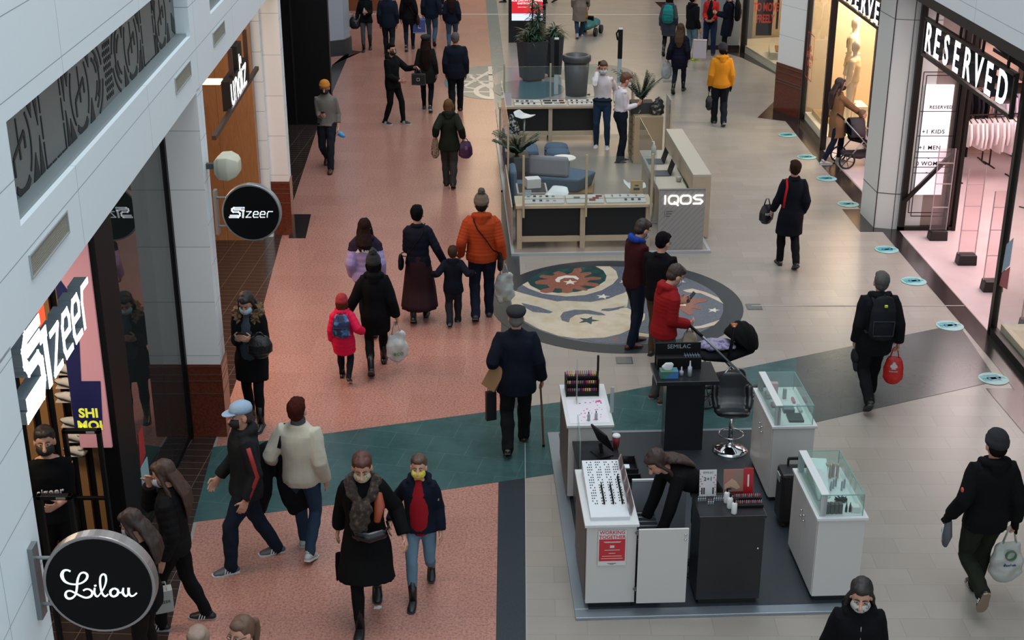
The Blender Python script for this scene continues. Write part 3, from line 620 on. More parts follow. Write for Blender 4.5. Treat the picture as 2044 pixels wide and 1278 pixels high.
def script(paths, M, parent, m, name='letter'):
    def cr(p0, p1, p2, p3, t): return .5 * ((2 * p1) + (-p0 + p2) * t + (2 * p0 - 5 * p1 + 4 * p2 - p3) * t * t + (-p0 + 3 * p1 - 3 * p2 + p3) * t ** 3)
    for path in paths:
        P = [V((p[0], p[1])) for p in path]; Wd = [p[2] for p in path]; b = B(); n = len(P); L_, R2 = [], []
        pts = []; ws = []
        for i in range(n - 1):
            a, b1, c1, d1 = P[max(i - 1, 0)], P[i], P[i + 1], P[min(i + 2, n - 1)]
            for k in range(6): pts.append(cr(a, b1, c1, d1, k / 6)); ws.append(lerp(Wd[i], Wd[i + 1], k / 6))
        pts.append(P[-1]); ws.append(Wd[-1])
        for i in range(len(pts) - 1):
            d = pts[i + 1] - pts[i]
            if d.length < 1e-7: continue
            d.normalize(); n0 = V((-d.y, d.x)); e = d * .0015
            b.prism([tuple(pts[i] - e + n0 * ws[i]), tuple(pts[i] - e - n0 * ws[i]), tuple(pts[i + 1] + e - n0 * ws[i + 1]), tuple(pts[i + 1] + e + n0 * ws[i + 1])], 0, .004, M)
        b.obj(name, m, parent)
def zc(pts): return [((x - 672) * .000434, (365 - y) * .000507, w * .00045) for x, y, w in pts]
Ml = Matrix.Translation((0, -.052, 0)) @ Matrix.Rotation(R(90), 4, 'X')
script([zc([(290, 158, 12), (245, 140, 12), (190, 155, 18), (160, 220, 26), (185, 295, 18), (250, 335, 12), (345, 345, 11), (440, 320, 12), (510, 265, 16), (525, 205, 16), (480, 175, 12), (420, 200, 12), (375, 290, 16), (350, 400, 16), (320, 490, 13), (260, 545, 14), (200, 550, 16), (172, 510, 18), (190, 455, 13), (250, 440, 11), (320, 475, 12), (400, 520, 13), (470, 540, 13), (540, 515, 16), (565, 460, 15), (530, 420, 11), (480, 415, 11), (440, 435, 12)]),
        zc([(608, 400, 13), (595, 470, 15), (620, 520, 13), (660, 500, 9), (740, 400, 10), (785, 300, 13), (788, 220, 14), (752, 200, 12), (712, 240, 13), (695, 340, 15), (702, 460, 14), (740, 520, 13), (790, 490, 10)]), zc([(608, 368, 12), (634, 362, 12)]),
        zc([(880, 405, 12), (832, 440, 17), (828, 498, 16), (870, 522, 13), (926, 490, 17), (938, 430, 15), (890, 403, 12)]), zc([(938, 440, 8), (965, 468, 8), (1005, 450, 8)]),
        zc([(1022, 400, 12), (1006, 470, 18), (1042, 518, 13), (1085, 480, 13), (1098, 400, 17), (1092, 470, 17), (1120, 515, 12), (1165, 505, 10), (1205, 472, 11)])], Ml, s3, m_white_l)
# loudspeaker
p = atx(424, 315, wx(14.7)); sp = thing('wall_speaker', 'cream wedge loudspeaker bracketed to the white pier', 'speaker', (wx(14.7), 14.7, p.z))
b = B(); b.rings([[V((x, y * k, z * k)) for y, z in ((-.16, -.13), (.16, -.13), (.19, 0), (.16, .13), (-.16, .13), (-.19, 0))] for x, k in ((.10, .55), (.16, .95), (.26, 1.0), (.34, .75), (.37, .5))]); b.obj('cabinet', mat('speaker_cream', 'b9b8a6', .5), sp, True, bevel=.01)
b = B(); b.box(0, .11, -.03, .03, -.03, .03); b.obj('bracket', m_gframe, sp)
# hanging "undiz" sign
ud = thing('hanging_sign', 'black box sign with lit white lettering hanging on a rail before the oak wall', 'shop sign', (0, 0, 0))
zr = 3.42
A_, B_ = V((wx(15.2) + .02, 15.2, zr)), V((wx(19.0) + .02, 19.0, zr)); dirr = (B_ - A_).normalized()
b = B(); b.bar(A_, B_, .05); b.bar(V((wx(16.9), 16.9, zr)), V((wx(16.9), 16.9, 4.1)), .05); b.bar(V((wx(18.2), 18.2, zr)), V((wx(18.2), 18.2, 4.1)), .05); b.obj('rail', mat('rail_brown', '3a2a24', .4, .4), ud)
fr = frame(V((wx(16.6) + .02, 16.6, zr + .0)), dirr, (0, 0, 1))
b = B(); b.prism([(-.05, -.02), (1.45, -.02), (1.45, .34), (1.12, .34), (1.12, .62), (.72, .62), (.72, .34), (-.05, .34)], -.10, 0, fr); b.obj('box', m_jet, ud)
def arc2(cx, cy, rx, ry, a0, a1, n=8): return [(cx + rx * math.cos(R(lerp(a0, a1, i / n))), cy + ry * math.sin(R(lerp(a0, a1, i / n)))) for i in range(n + 1)]
ul = [[[(.06, .27)] + arc2(.16, .13, .10, .10, 180, 270) + [(.24, .03)], [(.25, .27), (.25, .03)]],
      [[(.36, .03), (.36, .27)], [(.36, .20)] + arc2(.46, .17, .09, .10, 150, 0) + [(.55, .03)]],
      [arc2(.76, .15, .10, .12, 0, 360, 14), [(.86, .03), (.86, .48)]], [[(.98, .03), (.98, .27)], [(.98, .38), (.98, .43)]], [[(1.10, .27), (1.34, .27), (1.10, .03), (1.34, .03)]]]
glyph_sign(ud, ul, fr, .045, .0, m_lit, m_jet)
b = B(); c = at(425, 165, 3.6); b.box(-.12, .12, -.10, .10, 0, .04); pl = b.obj('ceiling_lamp', mat('lamp_glow', 'fff0c8', .4, emit=1.4), None, loc=aty(424, 166, 17.8)); tag(pl, 'small glowing square shop lamp seen left of the black hanging sign', 'lamp')
# ------------------------------------------------------------ right side
m_whiteR = brick('white_cladding_right', 'cfd1cd', 'cccecb', '4b4948', 40, 2.9, .006, .4, axes='xzy', offset=0, off=(0, -.62 + 2.9))
m_whiteR2 = mat('pale_cladding', 'c6cdd0', .42)
# big pillar at the shop entrance (chamfered)
pp = [(6.11, 23.1), (6.15, 22.29), (6.44, 22.2), (6.52, 22.2), (6.9, 22.2), (6.9, 23.6), (6.3, 23.7)]
b = B(); b.prism(pp, 0, 4.4); o = struct(b.obj('wall_right_pillar', m_whiteR))
m_slot = mat('panel_joint', '2b2a2a', .6)
b = B(); b.box(6.142, 6.156, 22.275, 22.29, 0, 4.4); b.box(6.432, 6.440, 22.19, 22.205, 0, 4.4)
b.prism([(6.105, 23.1), (6.145, 22.285), (6.44, 22.195), (6.53, 22.195), (6.53, 22.21), (6.16, 22.31), (6.12, 23.1)], .62, .628); struct(b.obj('trim_right_joint', m_slot))
# fascia over the right-hand shops
FR = [(4, 6.05), (12, 6.02), (16.1, 6.0), (20.8, 5.98), (22.3, 6.05), (23.8, 6.15)]
def fx(y): return itp(FR, y)
def fstrip(y0, y1, z0, z1, d0, d1, name, m):
    ys = [y0] + [y for y, _ in FR if y0 < y < y1] + [y1]; b = B()
    for a, c in zip(ys, ys[1:]):
        b.hexa([(fx(a) + d0, a, z0), (fx(a) + d1, a, z0), (fx(c) + d1, c, z0), (fx(c) + d0, c, z0), (fx(a) + d0, a, z1), (fx(a) + d1, a, z1), (fx(c) + d1, c, z1), (fx(c) + d0, c, z1)])
    return struct(b.obj(name, m))
fstrip(4, 22.4, 4.08, 4.22, 0, .6, 'trim_right_fascia', mat('dark_fascia', '231f1c', .6))
m_fasR = brick('white_cladding_fascia', 'dbe3e5', 'd8e0e3', '8b969b', 9, .42, .004, .42, axes='yzx', offset=0, off=(0, -.2))
fstrip(4, 23.8, 4.22, 10, 0, .6, 'wall_right', m_fasR)
b = B(); b.box(5.9, 6.5, 22.4, 23.8, 4.08, 4.3); struct(b.obj('wall_right_capital', m_whiteR2))
b = B(); b.hexa([(6.2, 23.8, 3.75), (6.8, 23.8, 3.75), (6.8, 60, 3.75), (6.2, 60, 3.75), (6.2, 23.8, 9), (6.8, 23.8, 9), (6.8, 60, 9), (6.2, 60, 9)]); struct(b.obj('wall_right_upper_far', m_fasR))
b = B(); b.box(6.5, 16, 4, 45, 4.1, 4.2); struct(b.obj('ceiling_right', mat('shop_ceiling', '5a534e', .8)))
# far pillar with brown foot
fp = [(5.96, 30.83), (6.42, 29.8), (6.52, 29.8), (6.9, 31), (6.4, 31.5)]
b = B(); b.prism(fp, 1.08, 5); struct(b.obj('wall_right_far_pillar', mat('white_cladding_front2', '9aa0a0', .5) if 0 else m_whitef))
fp2 = [(5.94, 30.83), (6.41, 29.77), (6.54, 29.77), (6.92, 31), (6.4, 31.55)]
b = B(); b.prism(fp2, 0, 1.08); struct(b.obj('baseboard_right_far', m_brown))
for z in (1.02, .9, .72, .66):
    b = B(); b.prism([(x * 1.0 - .012, y - .012) for x, y in fp2[:3]] + [(6.5, 30.0)], z, z + .012); struct(b.obj('trim_right_far', m_gsteel))
# SHOP 1: mannequin window  (mullions at y 29.4 and 27.35)
m_frame = mat('dark_bronze_frame', '1e1916', .35, .4); m_wglass = glass('window_glass', 'f2f4f2', .02, .01, .42)
def mullion(x, y, w=.09, d=.12, z1=3.75): 
    b = B(); b.box(x - d / 2, x + d / 2, y - w / 2, y + w / 2, 0, z1); return struct(b.obj('trim_window', m_frame))
mullion(6.33, 29.55, .08); mullion(6.33, 27.36, .10)
b = B(); b.box(6.32, 6.335, 27.4, 29.5, .25, 3.75); struct(b.obj('window_2', m_wglass))
b = B(); b.box(6.28, 6.38, 27.3, 29.6, 0, .10); b.box(6.28, 6.38, 27.3, 29.6, 3.68, 3.78); struct(b.obj('trim_window_2', m_frame))
m_platf = mat('display_platform', 'd8ccb5', .5); b = B(); b.box(6.38, 8.6, 27.4, 29.5, 0, .26); struct(b.obj('trim_display_base', m_platf))
m_crm = mat('cream_display_wall', 'cdb390', .6)
b = B(); b.box(6.4, 8.6, 29.6, 29.7, 0, 4.0); b.box(8.6, 8.7, 27.3, 29.7, 0, 4.0); struct(b.obj('wall_right_display', m_crm))
b = B(); b.box(7.2, 8.6, 27.30, 27.40, 0, 4.0); struct(b.obj('wall_right_black_divider', mat('dark_divider', '1f1513', .4)))
b = B(); b.box(7.42, 8.05, 27.2, 27.29, 0, 4.0); struct(b.obj('wall_right_wood_entry', mat('warm_entry_wall', 'a9714a', .5)))
# red framed sale lettering on the glass
sl = thing('window_lettering', 'red framed mid season sale lettering on the mannequin window', 'window sticker', (6.31, 29.1, 1.55))
Msl = frame((-.01, 0, 0), (0, -1, 0), (0, 0, 1)); m_redl = mat('sticker_red', 'a8342c', .4)
b = B()
for a, c in (((-.32, -.47), (.32, -.47)), ((.32, -.47), (.32, .47)), ((.32, .47), (-.32, .47)), ((-.32, .47), (-.32, -.47))):
    d = V((c[0] - a[0], c[1] - a[1])).normalized(); n = V((-d.y, d.x)) * .009; b.prism([(a[0] + n.x, a[1] + n.y), (a[0] - n.x, a[1] - n.y), (c[0] - n.x, c[1] - n.y), (c[0] + n.x, c[1] + n.y)], 0, .002, Msl)
b.obj('border', m_redl, sl); text('lettering', 'MID\nSEASON\nSALE', .17, m_redl, Msl, sl, depth=.001, bold=.002)
# mannequins
def mannequin(loc, rz, label, coat):
    t = thing('mannequin', label, 'mannequin', loc, rz, 'cream mannequins in the lit window')
    m = mat('mannequin_cream', 'd8c3a2', .45)
    b = B(); b.ball((0, 0, 1.70), (.075, .092, .115)); b.ball((0, .03, 1.64), (.055, .06, .07)); b.tube([(0, 0, 1.42), (0, .005, 1.6)], .05, round_=True)
    b.tube([(0, 0, .95), (0, 0, 1.12), (0, .01, 1.3), (0, 0, 1.42), (0, 0, 1.48)], [(.16, .11), (.12, .09), (.165, .11), (.18, .09), (.07, .06)], seg=14, ref=(1, 0, 0), round_=True)
    for s in (-1, 1):
        b.tube([(s * .17, 0, 1.43), (s * .21, -.01, 1.15), (s * .2, .08, .92)], [.05, .038, .028], round_=True); b.tube([(s * .2, .08, .92), (s * .19, .11, .82)], [(.022, .03), (.012, .025)], round_=True)
        b.tube([(s * .08, 0, .97), (s * .09, .01, .5), (s * .09, -.01, .1)], [.085, .055, .038], round_=True); b.tube([(s * .09, -.03, .04), (s * .09, .13, .02)], [(.035, .035), (.03, .015)], round_=True)
    remesh(b, .016).obj('body', m, t, True)
    b = B(); mc = mat('cream_garment', 'd2b890', .8, bump=(25, .5))
    zs = [(.62, .24, .16), (.9, .20, .14), (1.08, .14, .11), (1.2, .175, .13), (1.36, .20, .125), (1.46, .15, .09), (1.5, .08, .07)] if coat else [(.98, .19, .14), (1.12, .17, .13), (1.3, .19, .13), (1.42, .19, .11), (1.5, .09, .08)]
    b.tube([(0, 0, z) for z, _, _ in zs], [(a, c) for _, a, c in zs], seg=18, ref=(1, 0, 0))
    for s in (-1, 1): b.tube([(s * .17, 0, 1.42), (s * .225, -.01, 1.15), (s * .21, .06, .96)], [.068, .055, .048], round_=True)
    if coat: b.tube([(.06, .12, 1.1), (.10, .17, .8), (.08, .16, .45)], [(.02, .01)] * 3)
    remesh(b, .018, 1, .008).obj('coat' if coat else 'blouse', mc, t, True)
    if coat:
        b = B(); b.tube([(.17 * math.cos(R(a)), .13 * math.sin(R(a)), 1.07) for a in range(0, 361, 30)], [(.02, .012)] * 13); b.obj('belt', mc, t, True)
        b = B(); b.tube([(-.10, .10, 1.47), (-.06, .13, 1.32), (0, .135, 1.18)], [(.03, .008)] * 3); b.tube([(.10, .10, 1.47), (.06, .13, 1.32), (0, .135, 1.18)], [(.03, .008)] * 3); b.obj('lapel', mc, t, True)
    b = B(); b.lathe([(.16, 0), (.16, .01), (.02, .014), (.012, .05)]); b.obj('base', m_steel, t)
    return t
mannequin((7.12, 28.75, .62), R(60), 'cream mannequin in a long belted coat standing higher in the lit window', True)
mannequin((7.0, 28.05, .27), R(60), 'cream mannequin in a blouse standing lower in the lit window', False)
b = B(); b.box(-.35, .35, -.3, .3, 0, .36); tag(b.obj('display_plinth', m_platf, None, loc=(7.12, 28.75, .26)), 'square cream plinth under the taller mannequin', 'plinth')
b = B(); b.tube([(7.0 + .0 * k, 28.35 - .35 * math.sin(k * .28), 3.4 - .16 * k) for k in range(12)], .022); tag(b.obj('curved_light_strip', mat('strip_white', 'efe6d8', .4, emit=1.2), None, True), 'curved white glowing strip hanging beside the mannequin head', 'light strip')
bx = thing('display_box', 'low yellow wooden box with a folded green scarf inside the lit window', 'box', (6.75, 28.9, .26), 0)
b = B(); b.box(-.25, .25, -.45, .45, 0, .10); b.obj('crate', mat('yellow_wood', 'b08a48', .5), bx)
b = B(); b.tube([(-.1, -.2, .13), (.05, 0, .15), (.1, .25, .13)], [(.1, .04), (.14, .05), (.08, .035)], round_=True); b.obj('scarf', cloth('6b6238'), bx, True)
# second lit RESERVE sign over entrance, first lit RESERVED sign
m_signside = mat('sign_side_dark', '2b3034', .4)
def lit_word(root, s, M, size, sx, depth=.07, bold=.012):
    x = 0
    for ch, adv in s:
        T = M @ Matrix.Translation((x, 0, 0))
        text('letter', ch, size, m_signside, T @ Matrix.Translation((0, 0, -depth)), root, depth=depth, bold=bold, align='LEFT', sx=sx)
        text('lit_face', ch, size, m_lit, T @ Matrix.Translation((0, 0, .006)), None, depth=.003, bold=bold, align='LEFT', sx=sx).parent = root.children[-1] if root.children else root
        x += adv
def reserved_sign(name, label, x, yfar, ynear, z0, z1, braces=True):
    t = thing(name, label, 'shop sign', (0, 0, 0))
    L_ = yfar - ynear; b = B(); f = .055
    for p, q in (((x, yfar, z0), (x, yfar, z1)), ((x, ynear, z0), (x, ynear, z1))): b.bar(p, q, f)
    b.bar((x, yfar + .03, z0), (x, ynear - .03, z0), f, f); b.bar((x, yfar + .03, z1), (x, ynear - .03, z1), f, f); b.obj('frame', m_frame, t)
    M = frame((x - .03, yfar - .12, lerp(z0, z1, .5)), (0, -1, 0), (0, 0, 1))
    adv = (L_ - .22) / 8; sz = (z1 - z0) * 1.12; sx = adv / sz * 1.18
    for i, ch in enumerate('RESERVED'):
        T = M @ Matrix.Translation((adv * i, 0, 0))
        lo = text('letter', ch, sz, m_signside, T @ Matrix.Translation((0, 0, -.055)), t, depth=.055, bold=.010, align='LEFT', sx=sx)
        text('lit_face', ch, sz, m_lit, T @ Matrix.Translation((0, 0, .003)), lo, depth=.002, bold=.010, align='LEFT', sx=sx)
    if braces:
        for k, y in enumerate((yfar - .5, yfar - 1.7, ynear + 1.4, ynear + .35)):
            b = B(); b.bar((x, y, z1), (x + .02, y, 4.1), .035); b.obj('hanger', m_frame, t)
        b = B(); b.bar((x + .02, yfar - .4, 4.05), (x + .35, ynear + .4, z1 - .08), .06); b.bar((x + .35, yfar - 2.2, z1 - .05), (x + .35, ynear + .3, z1 - .05), .05); b.obj('brace', m_frame, t)
    return t
reserved_sign('lit_letter_sign', 'large lit white fashion shop name in a black frame nearest the camera on the right', 6.5, 21.75, 17.62, 3.07, 3.62)
reserved_sign('lit_letter_sign', 'lit white shop name above the doorway with the pushchair, half hidden by the pillar', 6.3, 27.1, 23.0, 3.1, 3.55, False)
# SHOP 2 entrance : facing sign board with lightbox, y = 22.2 plane
b = B(); b.box(6.52, 7.46, 22.22, 22.4, 0, 4.1); struct(b.obj('wall_right_board', mat('taupe_board', '8d7d77', .5)))
def vbar(name, x0, x1, y0, y1, z0, z1, m): b = B(); b.box(x0, x1, y0, y1, z0, z1); return struct(b.obj(name, m))
vbar('trim_board', 6.52, 6.62, 22.12, 22.24, 0, 4.1, m_frame); vbar('trim_board', 7.28, 7.36, 22.12, 22.24, 0, 4.1, m_frame); vbar('trim_board', 7.42, 7.48, 22.10, 22.28, 0, 4.1, m_frame)
vbar('trim_board', 6.52, 7.46, 22.12, 22.24, 0, .07, m_frame)
lb = thing('lit_floor_guide', 'tall glowing white store guide panel with thin black wire frame beside the shop entrance', 'light panel', (6.96, 22.19, 0))
m_lbx = mat('lightbox_white', 'efe9ee', .4, emit=.62)
b = B(); b.box(-.235, .235, -.02, .02, .62, 2.48); b.obj('panel', m_lbx, lb)
b = B()
for dx, dy, zl, zh in ((0, -.06, .32, 2.70), (.03, -.13, .28, 2.66)):
    for p, q in (((-.30 + dx, dy, zl), (-.30 + dx, dy, zh)), ((.30 + dx, dy, zl), (.30 + dx, dy, zh)), ((-.30 + dx, dy, zl), (.30 + dx, dy, zl)), ((-.30 + dx, dy, zh), (.30 + dx, dy, zh))): b.bar(p, q, .012)
b.obj('wire_frame', m_frame, lb)
Mg = Matrix.Translation((0, -.10, 0)) @ Matrix.Rotation(R(90), 4, 'X')
for s_, z, sz, x in (('RESERVED', 2.13, .075, .03), ('+1 KIDS', 1.72, .095, -.05), ('+1 MEN', 1.45, .095, -.08), ('0 WOMEN', 1.18, .095, -.03)):
    text('lettering', s_, sz, m_jet, Matrix.Translation((x, 0, z)) @ Mg, lb, depth=.004, bold=.001, space=1.15)
b = B()
for z in (2.06, 1.65, 1.38, 1.28, 1.12, 1.02): b.bar((-.30, -.10, z), (.32, -.10, z), .01)
for z, s in ((1.28, -1), (1.02, 1)): b.prism([(-.10, z), (-.06, z), (-.08, z + s * .018)], .09, .11, Matrix(((1, 0, 0, 0), (0, 0, -1, 0), (0, 1, 0, 0), (0, 0, 0, 1))))
b.obj('rails', m_jet, lb)
b = B(); b.bar((6.55, 22.08, .52), (7.32, 22.08, 1.42), .06); b.bar((7.32, 22.08, 1.42), (7.32, 22.08, 2.9), .06); tag(b.obj('slanted_handle', m_frame), 'slanting dark bar crossing the foot of the glowing store guide panel', 'bar')
# security gates: clear acrylic panel on black foot
m_acr = glass('clear_acrylic', 'fbf3f4', .04, .03, .3)
for i, (x, y) in enumerate(((1870, 478), (1927, 527), (1978, 580), (2055, 660))):
    p = at(x, y); nm = ('farthest, by the glowing guide panel', 'second from the glowing guide panel', 'third, half behind the glass corner', 'nearest, seen through the corner glass')[i]
    t = thing('security_gate', 'clear acrylic anti-theft gate on a black foot, ' + nm, 'security gate', (p.x, p.y, 0), R(0), 'clear anti-theft gates at the fashion shop')
    b = B(); b.prism([(-.15, 0), (.15, 0), (.14, .17), (-.13, .17)], -.10, .10, Matrix(((1, 0, 0, 0), (0, 0, -1, 0), (0, 1, 0, 0), (0, 0, 0, 1)))); b.obj('foot', mat('gate_foot_black', '17110f', .5), t, bevel=.015)
    b = B(); b.box(-.14, .13, -.012, .012, .17, 1.55); b.obj('panel', m_acr, t)
    b = B()
    for z in (.55, .95, 1.3): b.box(-.13, .12, -.014, .014, z, z + .012)
    for x in (-.14, .125): b.box(x, x + .01, -.014, .014, .17, 1.55)
    b.obj('rails', mat('acrylic_edge', 'c9b6ba', .3, alpha=.6), t)
# corner window on the far right (glass plane running towards camera)
b = B(); b.box(6.64, 6.655, 9.0, 17.62, .12, 4.1); struct(b.obj('window_3', m_wglass))
b = B(); b.box(6.60, 6.69, 17.56, 17.66, 0, 4.1); b.box(6.6, 6.7, 9, 17.6, 0, .12); struct(b.obj('trim_window_3', m_frame))
b = B(); b.box(6.72, 9.5, 10.0, 17.5, .10, .2); struct(b.obj('trim_display_base', mat('window_base_white', 'd8cdb4', .5)))
b = B(); b.box(9.5, 9.6, 10, 17.5, 0, 4); struct(b.obj('wall_right_window_back', mat('grey_pink_wall', 'a59a96', .6)))
nt_ = thing('window_notice', 'pale blue and red notice on the corner window glass at the right edge', 'notice', (0, 0, 0))
def onx(name, pts, x, m, th=.003, par=None):
    b = B(); p = [atx(a, c, x) for a, c in pts]; q = [v + V((th, 0, 0)) for v in p]; b.hexa(p + q); return b.obj(name, m, par)
onx('blue_sheet', ((1999, 545), (2015, 530), (2023, 475), (2009, 488)), 6.63, mat('notice_blue2', '90a7ba', .5), .003, nt_)
onx('red_sheet', ((1994, 570), (2010, 578), (2016, 533), (2000, 545)), 6.63, mat('notice_red2', 'a3535a', .5), .003, nt_)
for k, (x, y) in enumerate(((7.15, 15.4), (7.5, 15.1))):
    t = thing('folded_clothes', 'flat folded pale garment on the corner window platform, %s one' % ('left', 'right')[k], 'clothes', (x, y, .2), R(10), 'folded clothes in the corner window')
    b = B(); b.box(-.16, .16, -.22, .22, 0, .03); b.obj('garment', mat('pale_knit', 'd5c7ae', .9, bump=(40, .4)), t, bevel=.012)
b = B(); b.box(-.2, .2, -.2, .2, 0, .35); tag(b.obj('display_cube', mat('plywood_box', 'b7935e', .5), None, bevel=.01, loc=(7.35, 16.4, .2)), 'plywood display cube by the corner window glass', 'box')
# brown pier at extreme right and its dark base
b = B(); b.prism([(6.74, 15.9), (6.74, 14.2), (8, 14.2), (8, 15.9)], 0, .93) if 0 else b.prism([(6.70, 15.85), (6.70, 13.5), (7.0, 13.5), (7.0, 15.85)], 0, .93); struct(b.obj('baseboard_right', m_brown))
b = B(); b.box(6.72, 6.98, 13.5, 15.83, .93, 4.2); struct(b.obj('wall_right_near_pillar', m_whiteR2))
# interior of the pink shop
b = B(); b.box(11.5, 11.6, 9, 27, 0, 4.1); b.box(8.05, 11.6, 27.1, 27.25, 0, 4.1); struct(b.obj('wall_right_shop_back', mat('rose_wall', 'b99c97', .6)))
def rack(loc, rz, label, cols, n=9, tall=1.45):
    t = thing('clothes_rack', label, 'clothes rack', loc, rz)
    b = B()
    for x in (-.55, .55):
        b.bar((x, 0, 0), (x, 0, tall), .025); b.bar((x, -.25, .012), (x, .25, .012), .025)
    b.bar((-.55, 0, tall), (.55, 0, tall), .025); b.obj('frame', m_frame, t)
    first = None
    for i in range(n):
        x = -.48 + .96 * i / (n - 1); M = Matrix.Translation(loc) @ Matrix.Rotation(rz, 4, 'Z'); p = M @ V((x, 0, tall - .03))
        c = cols[i % len(cols)]
        g = thing('hanging_garment', ORD[i] + ' garment on the ' + label, 'clothes', p, rz + R(random.uniform(-8, 8)), 'clothes on the ' + label)
        b = B(); b.tube([(0, 0, 0), (0, .01, .035), (0, -.01, .03)], .004); b.bar((0, -.2, -.07), (0, 0, -.01), .012); b.bar((0, .2, -.07), (0, 0, -.01), .012); b.obj('hanger', m_frame, g)
        b = B(); h = random.uniform(.5, .72)
        b.tube([(0, 0, -h), (.01, 0, -h * .6), (0, 0, -.16), (0, 0, -.06)], [(.03, .20), (.035, .18), (.03, .21), (.02, .07)], seg=16, ref=(1, 0, 0))
        for s in (-1, 1): b.tube([(0, s * .18, -.11), (.01, s * .24, -.34), (0, s * .235, -h * .9)], [(.025, .05), (.025, .045), (.02, .05)], round_=True)
        b.obj('garment', cloth(c), g, True)
    return t
rack((8.95, 25.2, 0), R(8), 'low black rack of white and pale pink clothes', ['e2d6d6', 'dccccf', 'e8dfe0'], 10, 1.25)
rack((9.9, 26.2, 0), R(5), 'black rack of lilac and white clothes farther in the shop', ['cfc1d0', 'ded6dc', 'c5b3c6'], 9, 1.5)
rack((8.75, 26.45, 0), R(0), 'black rack of black and navy clothes at the shop back', ['26222c', '35303c', '1f1c22'], 9, 1.5)
rack((9.6, 23.6, 0), R(40), 'tall rack of mixed dark clothes deep in the shop', ['2c2830', 'd8ccd0', '4a3f4a'], 8, 1.9)
rack((8.15, 18.9, 0), R(80), 'rack of white shirts nearest the corner glass', ['ddd4d6', 'e5dfe0'], 9, 1.7)
for k, (x, y) in enumerate(((8.55, 26.75), (9.55, 26.75))):
    t = thing('wall_shelf_unit', 'glowing pale shelf bay at the back of the pink shop, %s' % ('left', 'right')[k], 'shelf', (x, y, 0), 0, 'pale shelf bays in the shop')
    b = B(); b.box(-.45, .45, .3, .34, 0, 2.4); b.obj('back', mat('bay_glow', 'd9b7a4', .5), t)
    b = B(); b.box(-.48, -.45, 0, .34, 0, 2.4); b.box(.45, .48, 0, .34, 0, 2.4); b.box(-.48, .48, 0, .34, 2.37, 2.4); b.obj('frame', m_frame, t)
    for z in (.25, .9, 1.5): b = B(); b.box(-.45, .45, .02, .3, z, z + .03); b.obj('shelf_board', mat('shelf_pink', 'd0aba0', .5), t)
# SHOP 3 far right: window with banners
mullion(6.27, 37.35, .12, .16, 3.75)
b = B(); b.hexa([(6.25, 37.3, .2), (6.27, 37.3, .2), (6.72, 33.4, .2), (6.70, 33.4, .2), (6.25, 37.3, 3.7), (6.27, 37.3, 3.7), (6.72, 33.4, 3.7), (6.70, 33.4, 3.7)]); struct(b.obj('window_4', m_wglass))
b = B(); b.prism([(6.3, 37.3), (6.95, 33.2), (9, 33), (9, 39), (6.4, 38.2)], 0, .2); struct(b.obj('trim_display_base', m_platf))
b = B(); b.box(6.7, 9.2, 38.6, 38.7, 0, 4); b.box(9.1, 9.2, 31, 38.7, 0, 4); struct(b.obj('wall_right_far_display', m_crm))
b = B(); b.box(5.2, 6.2, 37.75, 38.4, .12, 5); struct(b.obj('wall_right_far_grey', mat('grey_wall_far', '7f8488', .5)))
b = B(); b.box(5.18, 6.22, 37.72, 38.4, 0, .12); struct(b.obj('baseboard_right_far2', m_black))
b = B(); b.box(4.6, 5.5, 46.5, 47.4, 0, 3); struct(b.obj('baseboard_far', m_brown))
for (xa, ya, xb, yb, nm, txt, hh) in ((1508, -20, 1546, 71, 'red and black slogan banner in the far right window', 'SUPPORT\nTO MOVE\nFREELY', 1), (1548, -20, 1558, 58, 'narrow black banner beside the red slogan banner', '', 0)):
    p0, p1 = aty(xa, yb, 36.2), aty(xb, ya, 36.2); t = thing('hanging_banner', nm, 'banner', ((p0.x + p1.x) / 2, 36.2, 0))
    hw = (p1.x - p0.x) / 2; b = B(); b.box(-hw, hw, 0, .015, p0.z, p1.z + .6); b.obj('sheet', mat('banner_black', '262021', .6), t)
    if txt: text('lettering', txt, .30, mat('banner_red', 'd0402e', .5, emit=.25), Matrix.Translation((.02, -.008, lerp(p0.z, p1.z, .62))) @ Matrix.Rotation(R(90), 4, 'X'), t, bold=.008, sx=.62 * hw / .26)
pb = thing('display_podium', 'low white podium with a brown top inside the far right window', 'podium', (7.45, 35.8, .2), R(-8))
b = B(); b.box(-.75, .75, -.5, .5, 0, .18); b.obj('body', m_platf, pb); b = B(); b.box(-.6, .6, -.4, .4, .18, .2); b.obj('top', mat('podium_brown', 'a0703f', .5), pb)
# ------------------------------------------------------------ nail polish kiosk
KA = R(2.6)
def KF(o):
    def f(u, v, z=0): return V((o[0] + u * math.cos(KA) - v * math.sin(KA), o[1] + u * math.sin(KA) + v * math.cos(KA), z))
    return f
S = KF((.59, 10.76)); Q = KF((-.01, 20.83))
m_lam = mat('white_laminate', 'bebab6', .35); m_lamtop = mat('white_laminate_top', 'c6c7c7', .3); m_blk = mat('black_laminate', '17181b', .28, var=(8, '1d1f23', .3, .8)); m_gap = mat('dark_gap', '0c0d0e', .6)
m_chrome = mat('chrome', 'c8ccce', .08, 1); m_alu = mat('aluminium_edge', '98a2aa', .35, .75, bump=(60, .1, (1, 40, 1)))
m_paper = mat('paper_white', 'c9c7c6', .6); m_redp = mat('notice_red3', 'b5262c', .55)
pf = thing('kiosk_floor', 'dark grey raised kiosk floor with broad aluminium edge under the nail polish stand', 'platform', S(0, 0), KA)
W_, D_K = 2.73, 3.80
b = B(); b.box(.13, W_ - .02, .13, D_K - .05, 0, .035); b.obj('carpet', mat('grey_kiosk_floor', '262c31', .4, var=(2.5, '2d3339', .3, .8)), pf)
